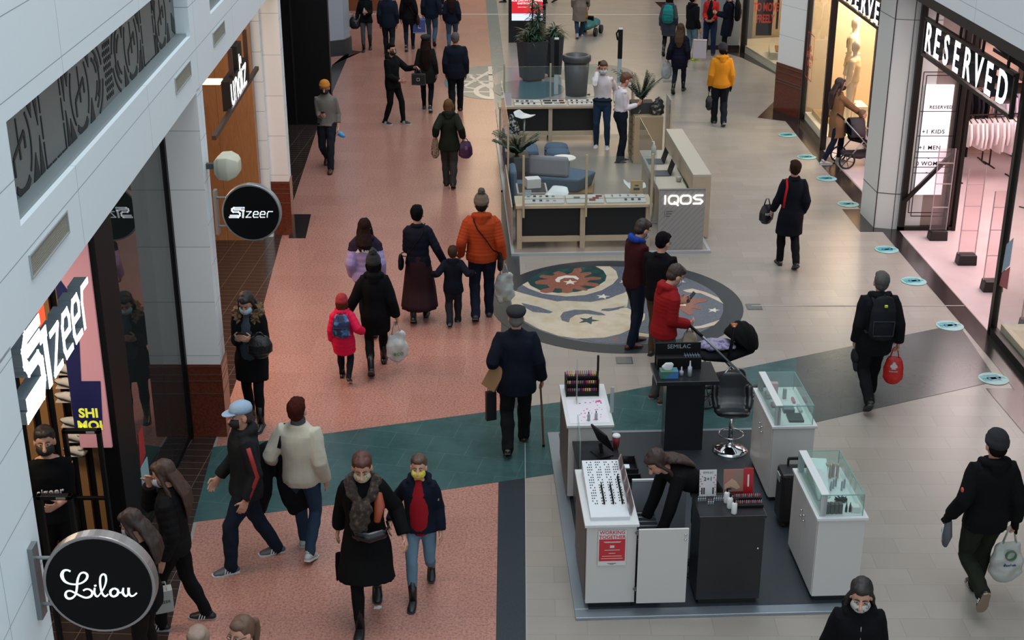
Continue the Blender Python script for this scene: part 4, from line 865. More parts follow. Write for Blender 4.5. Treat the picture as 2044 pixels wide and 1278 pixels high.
b = B(); b.box(0, W_, 0, .14, 0, .03); b.box(0, .14, .14, D_K, 0, .03); b.box(.14, W_, D_K - .05, D_K, 0, .034); b.box(W_ - .02, W_, .14, D_K, 0, .034); b.obj('edge_strip', m_alu, pf, bevel=.004)
ZF = .035
def cabinet(label, u0, u1, v0, v1, h=.90, body=m_lam, top=m_lamtop, name='display_cabinet', door='left', overhang=.02, group=None):
    t = thing(name, label, 'cabinet', S((u0 + u1) / 2, (v0 + v1) / 2, ZF), KA, group)
    x, y = (u1 - u0) / 2, (v1 - v0) / 2
    b = B(); b.box(-x + .03, x - .03, -y + .03, y - .03, 0, .05); b.obj('plinth', m_gap, t)
    b = B(); b.box(-x, x, -y, y, .05, h - .03); b.obj('body', body, t, bevel=.004)
    b = B(); b.box(-x - overhang, x + overhang, -y - overhang, y + overhang, h - .03, h); b.obj('top', top, t, bevel=.004)
    if door == 'left':
        for k, (a, c) in enumerate(((-y + .01, -.005), (.005, y - .01))):
            b = B(); b.box(-x - .008, -x, a, c, .06, h - .04); d = b.obj('door', body, t, bevel=.003)
            if k == 1 or True:
                for zz0 in (.68, .62):
                    b = B(); b.tube([(-x - .008, (-.05 if k == 0 else .05), zz0), (-x - .03, (-.05 if k == 0 else .05), zz0)], .009); b.obj('lock', m_chrome, d, True)
    return t
def glass_case(label, u0, u1, v0, v1, zb, h=.22):
    t = thing('glass_case', label, 'display case', S((u0 + u1) / 2, (v0 + v1) / 2, zb), KA, 'glass display cases on the white cabinets')
    x, y = (u1 - u0) / 2, (v1 - v0) / 2; g = glass('case_glass', 'f4fbf9', .02, .02, .4); ge = mat('glass_edge_green', '6fa39c', .2, alpha=.75)
    b = B(); b.box(-x, x, -y, -y + .006, 0, h); b.obj('front_pane', g, t); b = B(); b.box(-x, x, y - .006, y, 0, h); b.obj('back_pane', g, t)
    b = B(); b.box(x - .006, x, -y, y, 0, h); b.obj('side_pane', g, t); b = B(); b.box(-x + .07, x, -y, y, h, h + .006); b.obj('top_pane', g, t)
    b = B(); b.box(-x - .002, -x + .004, -y, y, .0, h); b.obj('side_pane', g, t)
    b = B()
    for p, q in (((x, -y, h), (x, y, h)), ((-x, -y, h), (x, -y, h)), ((-x, y, h), (x, y, h)), ((x, -y, 0), (x, -y, h)), ((x, y, 0), (x, y, h))): b.bar(p, q, .007)
    b.obj('pane_edges', ge, t)
    b = B(); b.box(-x, -x + .075, -y, y, h, h + .012); b.box(-x, -x + .06, -y, -y + .03, 0, h); b.box(-x, -x + .06, y - .03, y, 0, h); b.obj('lamp_bar', m_lamtop, t, bevel=.003)
    b = B(); b.box(-x, x, -y, y, 0, .004); b.obj('base_sheet', mat('case_base', 'c8ccca', .4), t)
    return t
H_ = .90
ca = cabinet('white counter with pink dotted top at the back left of the stand', .10, .56, 2.17, 3.16, H_, door='none')
cc = cabinet('white front left counter with red notice and nail polish tester board', .10, .56, .15, 1.18, H_, door='none')
for t_, y in ((ca, .5), (cc, .5)):
    b = B(); b.box(-.238, -.23, -y + .03, y - .03, .06, .84); b.obj('side_panel', mat('grey_oak_panel', '554a44', .5, bump=(12, .2, (1, 1, 8))), t_)
f1 = cabinet('farther white cabinet under a glass case, right of the black stool', 2.24, 2.68, 2.05, 2.98, H_)
f2 = cabinet('white cabinet with glass case at the front right corner of the nail polish stand', 2.24, 2.68, .17, 1.11, H_)
g1 = glass_case('glass case of pink items on the farther white cabinet', 2.25, 2.65, 2.06, 2.92, H_ + ZF)
g2 = glass_case('glass case with black brushes and boxes on the nearer white cabinet', 2.25, 2.65, .19, 1.06, H_ + ZF)
# notice on front of cc
b = B(); b.box(-.13, .13, -.006, 0, .50, .87); nt = thing('counter_notice', 'red and white working together notice taped on the white front counter', 'notice', S(.335, .143, 0), KA)
b.obj('sheet', m_paper, nt)
b = B(); b.box(-.12, .12, -.009, -.006, .55, .78); b.obj('red_panel', m_redp, nt)
Mn = Matrix.Translation((0, -.0095, 0)) @ Matrix.Rotation(R(90), 4, 'X')
text('lettering', 'WORKING\nTOGETHER', .048, m_redp, Matrix.Translation((0, 0, .825)) @ Matrix.Translation((0, .003, 0)) @ Mn, nt, depth=.001, bold=.0008)
b = B()
for z, w_ in ((.752, .08), (.745, .07), (.70, .02), (.665, .07), (.63, .03), (.60, .09), (.575, .10)): b.box(-w_, w_, -.0105, -.009, z, z + .004)
b.box(-.02, .02, -.0105, -.009, .69, .715); b.obj('small_print', m_paper, nt)
b = B(); b.box(-.04, .04, -.008, -.006, .52, .526); b.box(-.02, .02, -.008, -.006, .51, .514); b.obj('footer_print', mat('print_grey', '6a5a5a', .6), nt)
# red edge
# tester board: stepped white display with rows of bottles
tb = thing('tester_board', 'white sloping nail polish tester board with rows of small numbered sticks', 'display stand', S(.33, .62, H_ + ZF), KA)
b = B(); b.hexa([(-.19, -.40, 0), (.17, -.40, 0), (.17, .52, 0), (-.19, .52, 0), (-.19, -.40, .03), (.17, -.40, .03), (.17, .52, .13), (-.19, .52, .13)]); b.obj('board', mat('tester_white', 'c6c9cc', .35), tb, bevel=.004)
b = B(); b.box(-.19, .17, -.41, -.40, 0, .035); b.obj('front_lip', mat('tester_white', ''), tb)
m_tick = mat('print_dark', '26282c', .5)
b = B()
def tz(y): return .03 + (y + .40) / .92 * .10
for row in range(17):
    y = -.20 + row * .042
    for c0 in (-.15, -.065, .02, .10):
        for k in range(3):
            if (row * 7 + k * 3 + int(c0 * 100)) % 5 == 0: continue
            x = c0 + k * .019; b.box(x, x + .009, y, y + .014, tz(y), tz(y) + .006)
o_ = b.obj('printed_marks', m_tick, tb); o_['kind'] = 'stuff'
for c, x in enumerate((-.045, .04, .125)):
    for k in range(7 + (c == 2) * 3):
        y = -.20 + k * .045; bt = thing('polish_bottle', 'black polish bottle, %s from the front in the %s row of the white tester board' % (ORD[k], ('left', 'middle', 'right')[c]), 'bottle', S(.33 + x, .62 + y, H_ + ZF + tz(y) + .003), KA, 'black bottles on the tester board')
        b = B(); b.lathe([(.009, 0), (.009, .02), (.004, .022)], seg=8); b.obj('bottle', m_jet, bt); b = B(); b.lathe([(.005, .022), (.005, .045)], seg=8); b.obj('cap', m_jet, bt)
# leaning clear cards by the tester board
m_clearpk = mat('clear_pink_card', '8f7878', .35, alpha=.75, var=(14, '5a484c', .4, .7))
for k in range(4):
    t = tag(B().box(-.006, .006, -.10, .08, 0, .20).obj('leaflet', m_clearpk, None, loc=S(.545 + .0 * k, .38 + .22 * k, H_ + ZF + .003)), 'pinkish colour card leaning by the tester board, %s' % ('nearest', 'second', 'third', 'farthest')[k], 'colour card', 'colour cards by the tester board')
    t.rotation_euler = (R(-10), R(-14), KA + R(-12))
# low black desk between the two white counters
dk = thing('low_desk', 'low black desk with pulled-out drawers between the two white counters', 'desk', S(.38, 1.68, ZF), KA)
b = B(); b.box(-.24, .22, -.46, .47, .68, .72); b.obj('top', m_blk, dk, bevel=.004)
b = B(); b.box(-.22, .20, -.44, .46, .02, .68); b.obj('body', m_blk, dk)
for k, (y0, y1, z) in enumerate(((.12, .42, .56), (-.40, -.05, .60))):
    b = B(); b.box(.20, .42, y0, y0 + .012, z - .1, z); b.box(.20, .42, y1 - .012, y1, z - .1, z); b.box(.41, .42, y0, y1, z - .1, z); b.box(.20, .42, y0, y1, z - .1, z - .09); dr = b.obj('drawer', m_blk, dk)
    b = B(); b.box(.42, .425, (y0 + y1) / 2 - .03, (y0 + y1) / 2 + .03, z - .05, z - .03); b.obj('handle', m_steel, dr)
for k, (dx, dy, w_, h_, m_, lab) in enumerate(((.30, .30, .05, .03, m_white, 'pale box inside the open desk drawer'), (.33, .20, .06, .03, m_blk, 'black case inside the open desk drawer'))):
    b = B(); b.box(-w_, w_, -.04, .04, 0, h_); tag(b.obj('drawer_item', m_, None, bevel=.004, loc=S(.38 + dx, 1.68 + dy, ZF + .475)), lab, 'box')
# tablet till on stand
tl = thing('till_screen', 'slanted black till screen on a stand on the low black desk', 'screen', S(.42, 1.85, .72 + ZF), KA + R(115))
b = B(); b.box(-.10, .10, -.08, .08, 0, .015); b.tube([(0, 0, .01), (0, .02, .12)], .02); b.obj('stand', m_blk, tl)
b = B(); Mx = Matrix.Translation((0, .0, .19)) @ Matrix.Rotation(R(-25), 4, 'X'); b.box(-.15, .15, -.01, .01, -.11, .11, Mx); b.obj('screen', m_jet, tl, bevel=.004)
tl2 = thing('card_terminal', 'flat black keypad tablet lying in front of the till screen', 'terminal', S(.50, 1.60, .72 + ZF), KA + R(-20))
b = B(); b.box(-.05, .05, -.15, .15, 0, .02); b.obj('body', m_blk, tl2, bevel=.006); b = B(); b.box(-.035, .035, -.04, .12, .02, .022); b.obj('screen', mat('dim_screen', '2c3338', .15), tl2)
cup = thing('coffee_cup', 'red paper coffee cup with white lid on the low black desk', 'cup', S(.585, 2.0, .72 + ZF), 0)
b = B(); b.lathe([(.03, 0), (.042, .12)]); b.obj('cup', mat('cup_red', '7c1f24', .5), cup, True); b = B(); b.lathe([(.044, .12), (.044, .13), (.036, .145), (.02, .146)]); b.obj('lid', m_paper, cup, True)
for k in range(3):
    b = B(); b.lathe([(.03, 0), (.03, .09), (.027, .1)], seg=14); tag(b.obj('cream_jar', mat('jar_cream', 'c3beb2', .5), None, True, loc=S(.22 + .05 * (k % 2), 1.34 + .06 * k, .72 + ZF)), 'small cream container at the front left of the low black desk, %s' % ('front', 'middle', 'back')[k], 'jar', 'cream containers on the low desk')
b = B(); b.box(-.09, .09, -.10, .10, 0, .006); tag(b.obj('paper_sheet', m_paper, None, loc=S(.26, 1.33, .725 + ZF)), 'white paper lying under the cream containers', 'paper')
b = B(); b.box(-.006, .006, -.30, .30, 0, .36); tag(b.obj('acrylic_screen', glass('kiosk_acrylic', 'dfeaea', .14, .05, .4), None, loc=S(.17, 1.75, .72 + ZF)), 'clear upright screen along the left edge of the low black desk', 'screen panel')
# things on back left counter
zc_ = H_ + ZF
pr = thing('polish_rack', 'stepped black rack full of nail polish on the back left counter', 'rack', S(.31, 2.98, zc_), KA)
b = B()
for k in range(3): b.box(-.17, .17, -.12 + k * .07, -.05 + k * .07, 0, .05 + .06 * k)
b.box(-.18, -.17, -.13, .10, 0, .2); b.box(.17, .18, -.13, .10, 0, .2); b.obj('frame', m_jet, pr)
PCN = ['red', 'coral', 'peach', 'purple', 'blue', 'yellow', 'orange', 'dark red', 'pale pink', 'green', 'magenta']
pc = ['a83c44', 'c46a6a', 'd8a08c', '7a5aa0', '5a78a8', 'd0b44a', 'b05a30', '8a2028', 'e0c8c0', '6a8a6a', 'c0507a']
for r_ in range(3):
    for i in range(14):
        p = S(.31 - .155 + i * .0238, 2.98 - .085 + r_ * .07, zc_ + .05 + .06 * r_); col = pc[(i * 3 + r_ * 5) % 11]
        bt = thing('polish_bottle', '%s nail polish, %s from the left on the %s step of the black rack' % (PCN[(i * 3 + r_ * 5) % 11], ORD[i], ('front', 'middle', 'top')[r_]), 'bottle', p, KA, 'nail polish bottles in the black rack')
        b = B(); b.lathe([(.009, 0), (.009, .03), (.004, .033)], seg=8); b.obj('bottle', mat('polish_' + col, col, .25), bt)
        b = B(); b.lathe([(.006, .033), (.005, .062)], seg=8); b.obj('cap', m_jet if r_ < 2 else mat('polish_' + col, col), bt)
tp = thing('dotted_sheet', 'white sheet scattered with pink dots on the back left counter', 'sheet', S(.33, 2.48, zc_), KA)
b = B(); b.box(-.21, .21, -.28, .30, 0, .003); b.obj('sheet', mat('dot_paper', 'cfccd2', .4), tp)
b = B()
for k in range(34):
    x, y = random.uniform(-.10, .17), random.uniform(-.22, .27); r_ = random.uniform(.006, .012); b.prism(arcpts((x, y), r_, 0, 300, 5), .003, .004)
b.prism([(.14 + .035 * math.cos(R(a)), .24 + .02 * math.sin(R(a))) for a in range(0, 360, 30)], .003, .0045)
o_ = b.obj('pink_dots', mat('dot_pink', 'b8467e', .5), tp); o_['kind'] = 'stuff'
for k, (u, v, z, h, lab) in enumerate(((.20, 2.98, zc_, .42, 'tall narrow black flag stand on the back left counter'),)):
    pass
b = B(); b.tube([(0, 0, 0), (0, .0, .22), (.0, .03, .26)], .010); b.box(-.012, .012, -.012, .012, .2, .38); tag(b.obj('brush_holder', m_jet, None, loc=S(.50, 3.10, zc_)), 'thin black upright stick at the back of the polish rack', 'stick')
b = B(); b.hexa([(-.004, -.09, 0), (.004, -.09, 0), (.004, .05, 0), (-.004, .05, 0), (-.004, -.02, .5), (.004, -.02, .5), (.004, .0, .5), (-.004, .0, .5)]); tag(b.obj('acrylic_fin', mat('frosted_acrylic', '9fa8a8', .3, alpha=.6), None, loc=S(.235, 2.75, zc_)), 'pointed frosted acrylic fin before the black polish rack', 'acrylic panel')
b = B(); b.box(-.02, .02, -.01, .01, 0, .30); t = tag(b.obj('acrylic_bar', mat('frosted_acrylic', ''), None, bevel=.004, loc=S(.585, 2.45, zc_)), 'upright frosted acrylic bar at the right edge of the dotted counter', 'acrylic panel')
for k, (u, v) in enumerate(((.32, 2.26), (.40, 2.28))):
    t = thing('pump_bottle', 'small clear bottle at the front of the pink dotted sheet, %s one' % ('left', 'right')[k], 'bottle', S(u, v, zc_ + .003), 0, 'clear bottles by the dotted sheet')
    b = B(); b.lathe([(.016, 0), (.016, .07), (.006, .08)], seg=12); b.obj('bottle', mat('bottle_grey', 'a7a9ac', .3, alpha=.8), t, True); b = B(); b.lathe([(.006, .08), (.006, .10)], seg=8); b.obj('cap', m_blk, t)
# open door + panel
dr = thing('cabinet_door', 'white cabinet door standing open between the white and black front counters', 'door', S(.80, .10, 0), KA)
b = B(); b.box(-.23, .23, -.01, .01, .11, .90); b.obj('panel', m_lam, dr, bevel=.003)
for z in (.84, .79): b = B(); b.tube([(.20, -.01, z), (.20, -.022, z)], .011); b.obj('lock', m_chrome, dr, True)
b = B()
for z in (.85, .25): b.bar((-.25, .03, z), (-.22, .0, z), .03, .02)
b.obj('hinge', m_steel, dr)
pn = thing('partition_panel', 'pale grey partition panel behind the bending shop assistant', 'panel', S(.90, 1.06, ZF), KA)
b = B(); b.box(-.27, .27, -.01, .01, .0, .83); b.obj('panel', mat('grey_panel', '8d9399', .4), pn); b = B(); b.box(-.27, .27, -.014, .014, .83, .85); b.obj('edge', m_lamtop, pn)
sh = thing('shelf_rack', 'dark rack of small bottles inside the open front counter', 'rack', S(.70, .55, ZF), KA)
b = B(); b.box(-.12, .12, -.3, .3, .0, .62); b.obj('body', m_blk, sh)
b = B()
for k in range(7): b.box(-.11, .11, -.28 + k * .08, -.26 + k * .08, .62, .65)
b.obj('dividers', m_steel, sh)
# black front counter
ce = cabinet('black front counter with leaflets and lipstick tray beside the open white door', 1.14, 1.74, .16, .58, .95, m_blk, m_blk, 'display_counter', 'none', .01)
b = B(); b.tube([(.25, -.215, .60), (.25, -.222, .60)], .01); b.obj('lock', m_chrome, ce, True)
zt = .95 + ZF
ps = thing('price_card', 'framed white floral card reading 2+1 on the black front counter', 'sign', S(1.27, .53, zt), KA)
Mp = Matrix.Rotation(R(-8), 4, 'X'); b = B(); b.box(-.08, .08, -.004, .004, 0, .26, Mp); b.obj('card', mat('card_white', 'c2c0c0', .35), ps)
T_ = Mp @ Matrix.Translation((0, -.006, .17)) @ Matrix.Rotation(R(90), 4, 'X'); text('lettering', '2+1', .052, m_tick, T_, ps, depth=.0005, bold=.0006)
text('heading', 'SEMILAC', .026, mat('print_green', '4d6a55', .5), Mp @ Matrix.Translation((0, -.006, .235)) @ Matrix.Rotation(R(90), 4, 'X'), ps, depth=.0005)
b = B()
for k in range(16):
    a = k * 1.9; x = (-.065 if k % 2 else .065) + .012 * math.cos(a); z = .04 + .012 * k; b.prism([(x + .009 * math.cos(R(t)), z + .007 * math.sin(R(t))) for t in range(0, 360, 60)], .004, .0055, Mp @ Matrix(((1, 0, 0, 0), (0, 0, -1, 0), (0, 1, 0, 0), (0, 0, 0, 1))))
b.obj('flower_print', mat('print_pink', 'a86a74', .5), ps)
b = B(); MQ = Mp @ Matrix(((1, 0, 0, 0), (0, 0, -1, 0), (0, 1, 0, 0), (0, 0, 0, 1)))
for x in (-.055, -.035, .05): b.prism([(x - .007, .02), (x + .007, .02), (x + .007, .085), (x - .007, .085)], .004, .0055, MQ)
b.obj('bottle_print', m_tick, ps)
p2 = thing('photo_card', 'brownish photo card with a red strip at the right of the black counter', 'sign', S(1.56, .55, zt), KA)
b = B(); b.box(-.14, .10, -.004, .004, 0, .25, Mp); b.obj('card', mat('card_photo', '7d6a62', .35, var=(9, 'a5614a', .35, .7)), p2)
b = B(); b.box(.05, .14, -.012, .002, 0, .26, Mp); b.obj('red_strip', mat('card_red', 'a01c22', .3), p2); b = B(); b.box(.085, .10, -.014, -.012, .08, .2, Mp); b.obj('white_print', m_paper, p2)
b = B(); b.prism([(-.13, .10), (-.06, .16), (-.02, .13), (.02, .07), (-.01, .05), (-.07, .08), (-.13, .05)], .004, .0055, MQ); b.obj('hand_print', mat('print_skin', 'b08d78', .5), p2)
b = B(); b.prism([(-.13, .0), (.05, .0), (.05, .03), (-.13, .03)], .004, .0052, MQ); b.obj('footer', mat('card_darkred', '6f1f1f', .4), p2)
tr = thing('lipstick_tray', 'black tray of red tipped nail polishes at the front right of the black counter', 'tray', S(1.60, .36, zt), KA)
b = B(); b.box(-.15, .15, -.07, .10, 0, .03); b.box(-.15, .15, .02, .10, .03, .055); b.obj('tray', m_jet, tr, bevel=.004)
for k in range(15):
    for r_ in range(2):
        q = S(1.60 - .14 + .0195 * k, .36 - .03 + r_ * .075, zt + .03 + r_ * .025); b = B(); b.lathe([(.007, 0), (.007, .02), (.004, .03)], seg=8)
        tag(b.obj('polish_bottle', mat('polish_tip', '9a2e36' if 0 else '8d8084', .3) if (k + r_) % 3 else mat('polish_a83c44', 'a83c44', .25), None, loc=q), 'small polish, %s from the left in the %s row of the black tray' % (ORD[k], ('front', 'back')[r_]), 'bottle', 'polishes in the black tray')
for k, (u, v) in enumerate(((1.455, .20), (1.435, .30), (1.425, .40))):
    t = thing('pump_bottle', 'white pump dispenser bottle on the black counter, %s of the three' % ('front', 'middle', 'back')[k], 'bottle', S(u, v, zt), 0, 'white pump bottles on the black counter')
    b = B(); b.lathe([(.026, 0), (.027, .01), (.027, .10), (.012, .115)], seg=16); b.obj('bottle', mat('pump_white', 'c4c4c0', .35), t, True); b = B(); b.lathe([(.009, .115), (.009, .145)], seg=8); b.box(-.006, .035, -.007, .007, .14, .15); b.obj('pump', m_jet, t)
for k in range(12):
    u = 1.17 + .021 * k; v = .44 - (.06 if 4 <= k % 12 <= 6 else 0); b = B(); b.lathe([(.008, 0), (.008, .028), (.004, .03), (.005, .05)], seg=8); tag(b.obj('polish_bottle', mat('polish_silver', 'aab0b4', .25, .5), None, loc=S(u, v, zt)), '%s small silver bottle from the left below the 2+1 card' % ORD[k], 'bottle', 'small silver bottles below the 2+1 card')
# glass case contents
zi = zc_ + .004
b = B(); b.hexa([(-.10, -.42, 0), (.06, -.36, 0), (.12, .40, 0), (-.10, .42, 0), (-.10, -.42, .05), (.06, -.36, .05), (.12, .40, .16), (-.10, .42, .16)]); tag(b.obj('light_panel', mat('case_panel', 'cfd8d4', .3), None, bevel=.01, loc=S(2.37, .63, zi)), 'white floral panel inside the nearer glass case', 'display panel') if 0 else None
b = B(); b.hexa([(-.09, -.16, 0), (.05, -.10, 0), (.12, .40, 0), (-.09, .40, 0), (-.09, -.16, .02), (.03, -.10, .02), (.10, .40, .16), (-.09, .40, .17)]); tag(b.obj('sloped_card', mat('case_panel_white', 'c4d0cb', .3, var=(7, 'c9a9b8', .55, .8)), None, bevel=.01, loc=S(2.40, .62, zi)), 'pale pink and white sloped panel inside the nearer glass case', 'display panel')
for k in range(4):
    t = tag(B().box(-.012, .012, -.02, .02, 0, .15).obj('hand_model', mat('model_skin', '9f8478', .5), None, bevel=.008, loc=S(2.50 + .034 * k, .93 - .02 * (k % 2), zi)), '%s upright tan sample card from the left in the nearer glass case' % ORD[k], 'sample card', 'tan sample cards in the nearer glass case')
for k in range(5):
    b = B(); b.lathe([(.010, 0), (.010, .08), (.006, .10)], seg=10); t = tag(b.obj('cosmetic_tube', mat('tube_grey', '84868a', .35), None, loc=S(2.475 + .035 * k, .66 + .04 * (k % 3), zi)), '%s grey cosmetic tube from the left in the nearer glass case' % ORD[k], 'cosmetic tube', 'grey tubes in the nearer glass case')
b = B(); random.seed(3)
for k in range(26): a = R(k * 14); b.tube([(0, 0, .01), (.06 * math.cos(a), .05 * math.sin(a), .012 + .01 * (k % 3))], .006, seg=5)
tag(b.obj('brush_fan', m_jet, None, loc=S(2.52, .46, zi)), 'fan of black false lashes lying in the nearer glass case', 'lash fan')
for k in range(4):
    b = B(); b.box(-.017, .017, -.03, .03, 0, .10); tag(b.obj('small_box', mat('dark_box', '403a3a', .5), None, bevel=.003, loc=S(2.335 + .04 * k, .25, zi)), '%s dark grey box from the left at the front of the nearer glass case' % ORD[k], 'box', 'dark boxes at the front of the nearer glass case')
for k in range(2):
    b = B(); b.lathe([(.012, 0), (.012, .04), (.002, .10)], seg=10); tag(b.obj('lash_cone', m_jet, None, True, loc=S(2.515 + .035 * k, .26, zi)), '%s black cone from the left in the nearer glass case' % ORD[k], 'cone', 'black cones in the nearer glass case')
b = B(); b.box(-.035, .035, -.04, .04, 0, .06); tag(b.obj('small_box', m_paper, None, bevel=.003, loc=S(2.60, .27, zi)), 'white box at the right front corner of the nearer glass case', 'box')
it = [('pink', 'c08a98', 2.40, 2.82, .05, .03, .14), ('white', 'd0cccd', 2.36, 2.74, .06, .05, .06), ('grey', '8a8e90', 2.50, 2.70, .02, .02, .12), ('pink', 'b05a70', 2.58, 2.62, .015, .06, .03), ('blush', 'b8a0a8', 2.38, 2.52, .06, .05, .03), ('grey', '6f7478', 2.47, 2.38, .06, .05, .05), ('charcoal', '3f4347', 2.50, 2.20, .08, .09, .03), ('silver', 'a4a8aa', 2.60, 2.42, .02, .08, .03)]
for k, (cn, col, u, v, a, c, h) in enumerate(it):
    b = B(); b.box(-a, a, -c, c, 0, h); tag(b.obj('cosmetic_pack', mat('pack_' + col, col, .35), None, bevel=.008, loc=S(u, v, zi)), '%s cosmetics pack in the farther glass case, %s from the back' % (cn, ('first', 'second', 'third', 'fourth', 'fifth', 'seventh', 'eighth', 'sixth')[k]), 'cosmetics pack', 'cosmetics in the farther glass case')
# tall black table
gt = thing('high_table', 'tall black manicure table on a block pedestal at the back of the stand', 'table', S(1.5, 3.36, ZF), KA)
b = B(); b.box(-.20, .24, -.10, .12, 0, .90); b.obj('pedestal', m_blk, gt); b = B(); b.box(-.34, .36, -.28, .26, .90, .95); b.obj('top', m_blk, gt, bevel=.004)
zg = .95 + ZF
og = thing('organiser_box', 'black branded organiser box with raised back on the tall black table', 'box', S(1.45, 3.42, zg), KA)
b = B(); b.box(-.24, .26, .0, .13, 0, .14); b.box(-.25, .27, .13, .15, 0, .27); b.obj('box', m_jet, og, bevel=.004)
text('lettering', 'SEMILAC', .07, mat('print_pale', '8f969a', .5), Matrix.Translation((.02, .126, .225)) @ Matrix.Rotation(R(90), 4, 'X'), og, depth=.001)
b = B()
for k in range(6): b.box(.08 + .03 * k, .085 + .03 * k, .01, .12, .14, .15)
b.box(.07, .25, .06, .065, .14, .15); b.obj('grid', mat('grid_pale', '6a7a88', .4), og)
ti = thing('tissue_box', 'green and blue tissue box with a white tissue on the tall black table', 'tissue box', S(1.31, 3.22, zg), KA)
b = B(); b.box(-.10, .10, -.06, .06, 0, .09); b.obj('box', mat('tissue_green', '3f6b52', .5, var=(9, '3a6fa8', .45, .6)), ti, bevel=.004)
b = B(); b.tube([(-.03, 0, .09), (0, 0, .13), (.04, .01, .15)], [(.07, .02), (.06, .015), (.03, .01)], round_=True); remesh(b, .01, 1, .01).obj('tissue', m_paper, ti, True)
for k, (u, v, h, col, lab) in enumerate(((1.55, 3.24, .15, 'a8b0b8', 'pale bottle on the tall black table'), (1.46, 3.26, .07, '9a9ca0', 'small glass pot between the tissues and the bottle'))):
    t = thing('bottle' if k == 0 else 'glass_pot', lab, 'bottle' if k == 0 else 'pot', S(u, v, zg), 0)
    b = B(); b.lathe([(.024, 0), (.024, h * .7), (.01, h * .8), (.008, h)], seg=14); b.obj('body', mat('bot_' + col, col, .3), t, True)
    b = B(); b.lathe([(.009, h), (.006, h + .03)], seg=8); b.obj('cap', m_paper, t)
# stool
st = thing('bar_stool', 'black padded bar stool with chrome trumpet foot beside the tall black table', 'stool', S(2.06, 3.24, ZF), KA + R(-5))
b = B(); b.lathe([(.205, 0), (.205, .012), (.15, .03), (.08, .055), (.035, .09), (.03, .11)], seg=32); b.obj('base', m_chrome, st, True)
b = B(); b.lathe([(.028, .1), (.028, .35), (.02, .36), (.02, .52)], seg=16); b.obj('pole', m_chrome, st, True)
b = B(); b.tube([(.14 * math.cos(R(a)), .14 * math.sin(R(a)) - .02, .22) for a in range(0, 361, 20)], .009); b.bar((0, 0, .24), (0, .12, .22), .015); b.obj('footrest', m_chrome, st, True)
b = B()
seat_pts = [(-.17, .54), (-.10, .50), (0, .49), (.10, .52), (.17, .60), (.20, .70), (.215, .80), (.22, .86)]
rr = [(.15, .03), (.19, .045), (.21, .05), (.215, .05), (.215, .045), (.20, .035), (.18, .03), (.12, .025)]
b.tube([(0, y, z) for y, z in seat_pts], rr, seg=18, ref=(1, 0, 0), round_=True); b.tube([(-.19, .0, .55), (-.205, .10, .62), (-.20, .16, .72)], .035, round_=True); b.tube([(.19, .0, .55), (.205, .10, .62), (.20, .16, .72)], .035, round_=True)
remesh(b, .014, 3).obj('seat', mat('black_leather', '15171b', .42), st, True)
sc_ = thing('suitcase', 'black wheeled suitcase squeezed between the two white cabinets', 'suitcase', S(2.43, 1.62, ZF), KA)
b = B(); b.box(-.20, .16, -.13, .13, .05, .62); b.obj('shell', mat('case_black', '111215', .5), sc_, bevel=.03); b = B(); b.bar((-.1, .08, .62), (-.1, .08, .70), .02); b.bar((.06, .08, .62), (.06, .08, .70), .02); b.bar((-.1, .08, .70), (.06, .08, .70), .025); b.obj('handle', m_blk, sc_)
for x in (-.15, .11):
    for y in (-.09, .09): b = B(); b.tube([(x - .01, y, .025), (x + .01, y, .025)], .025, seg=12); b.obj('wheel', m_gap, sc_)
b = B(); b.box(-.215, -.20, -.06, .06, .50, .58); b.obj('tag', mat('tag_grey', '83888c', .4), sc_, bevel=.01)

# ------------------------------------------------------------ tobacco kiosk
m_pine = mat('pale_ash', 'b3a48d', .5, bump=(14, .2, (1, 8, 8)), var=(3, 'a89880', .3, .8)); m_cab = mat('black_mesh', '101113', .5); m_qfloor = mat('kiosk_taupe_floor', '8a8177', .35, var=(2, '7d746a', .3, .8)); m_wtop = mat('pale_counter_top', 'aea698', .4)
m_clear = glass('kiosk_clear', 'f7fbfb', .02, .03, .25)
qf = thing('kiosk_floor', 'taupe raised kiosk floor with a thin white metal edge under the tobacco stand', 'platform', Q(0, 0), KA)
b = B(); b.box(.05, 3.20, .06, 7.5, 0, .04); b.obj('carpet', m_qfloor, qf); b = B(); b.box(0, 3.22, 0, .06, 0, .045); b.box(0, .05, .06, 7.52, 0, .045); b.box(3.17, 3.22, .06, 3, 0, .045); b.obj('edge_strip', mat('white_metal_edge', 'aeb6ba', .35, .4), qf)
ZQ = .04
def bench(label, v0, v1, u0, u1, h, legs):
    t = thing('display_bench', label, 'counter', Q(0, 0, ZQ), KA)
    b = B(); b.box(u0, u1, v0, v1, h - .05, h); b.obj('top', m_pine, t, bevel=.004)
    for i, u in enumerate(legs):
        for v in (v0 + .03, v1 - .10): b = B(); b.box(u, u + .08, v, v + .07, 0, h - .05); b.obj('leg', m_pine, t)
    b = B(); b.box(u0 + .05, u1 - .05, v0 + .04, v0 + .09, .12, .2); b.obj('rail', m_pine, t)
    for a, c in zip(legs, legs[1:]):
        b = B(); b.box(a + .085, c - .005, v0 + .10, v1 - .06, .20, h - .055); b.obj('black_bin', m_cab, t)
    return t
HB = .74
bench('long ash front counter of the tobacco kiosk on legs with black bins beneath', .20, .75, .08, 2.28, HB, (.10, 1.12, 2.18))
bench('long ash back counter of the tobacco kiosk with product trays', 6.95, 7.45, .05, 2.15, HB, (.08, 1.08, 2.05))
zq = HB + ZQ
m_tray = mat('tray_pale', 'b4b0a9', .4)
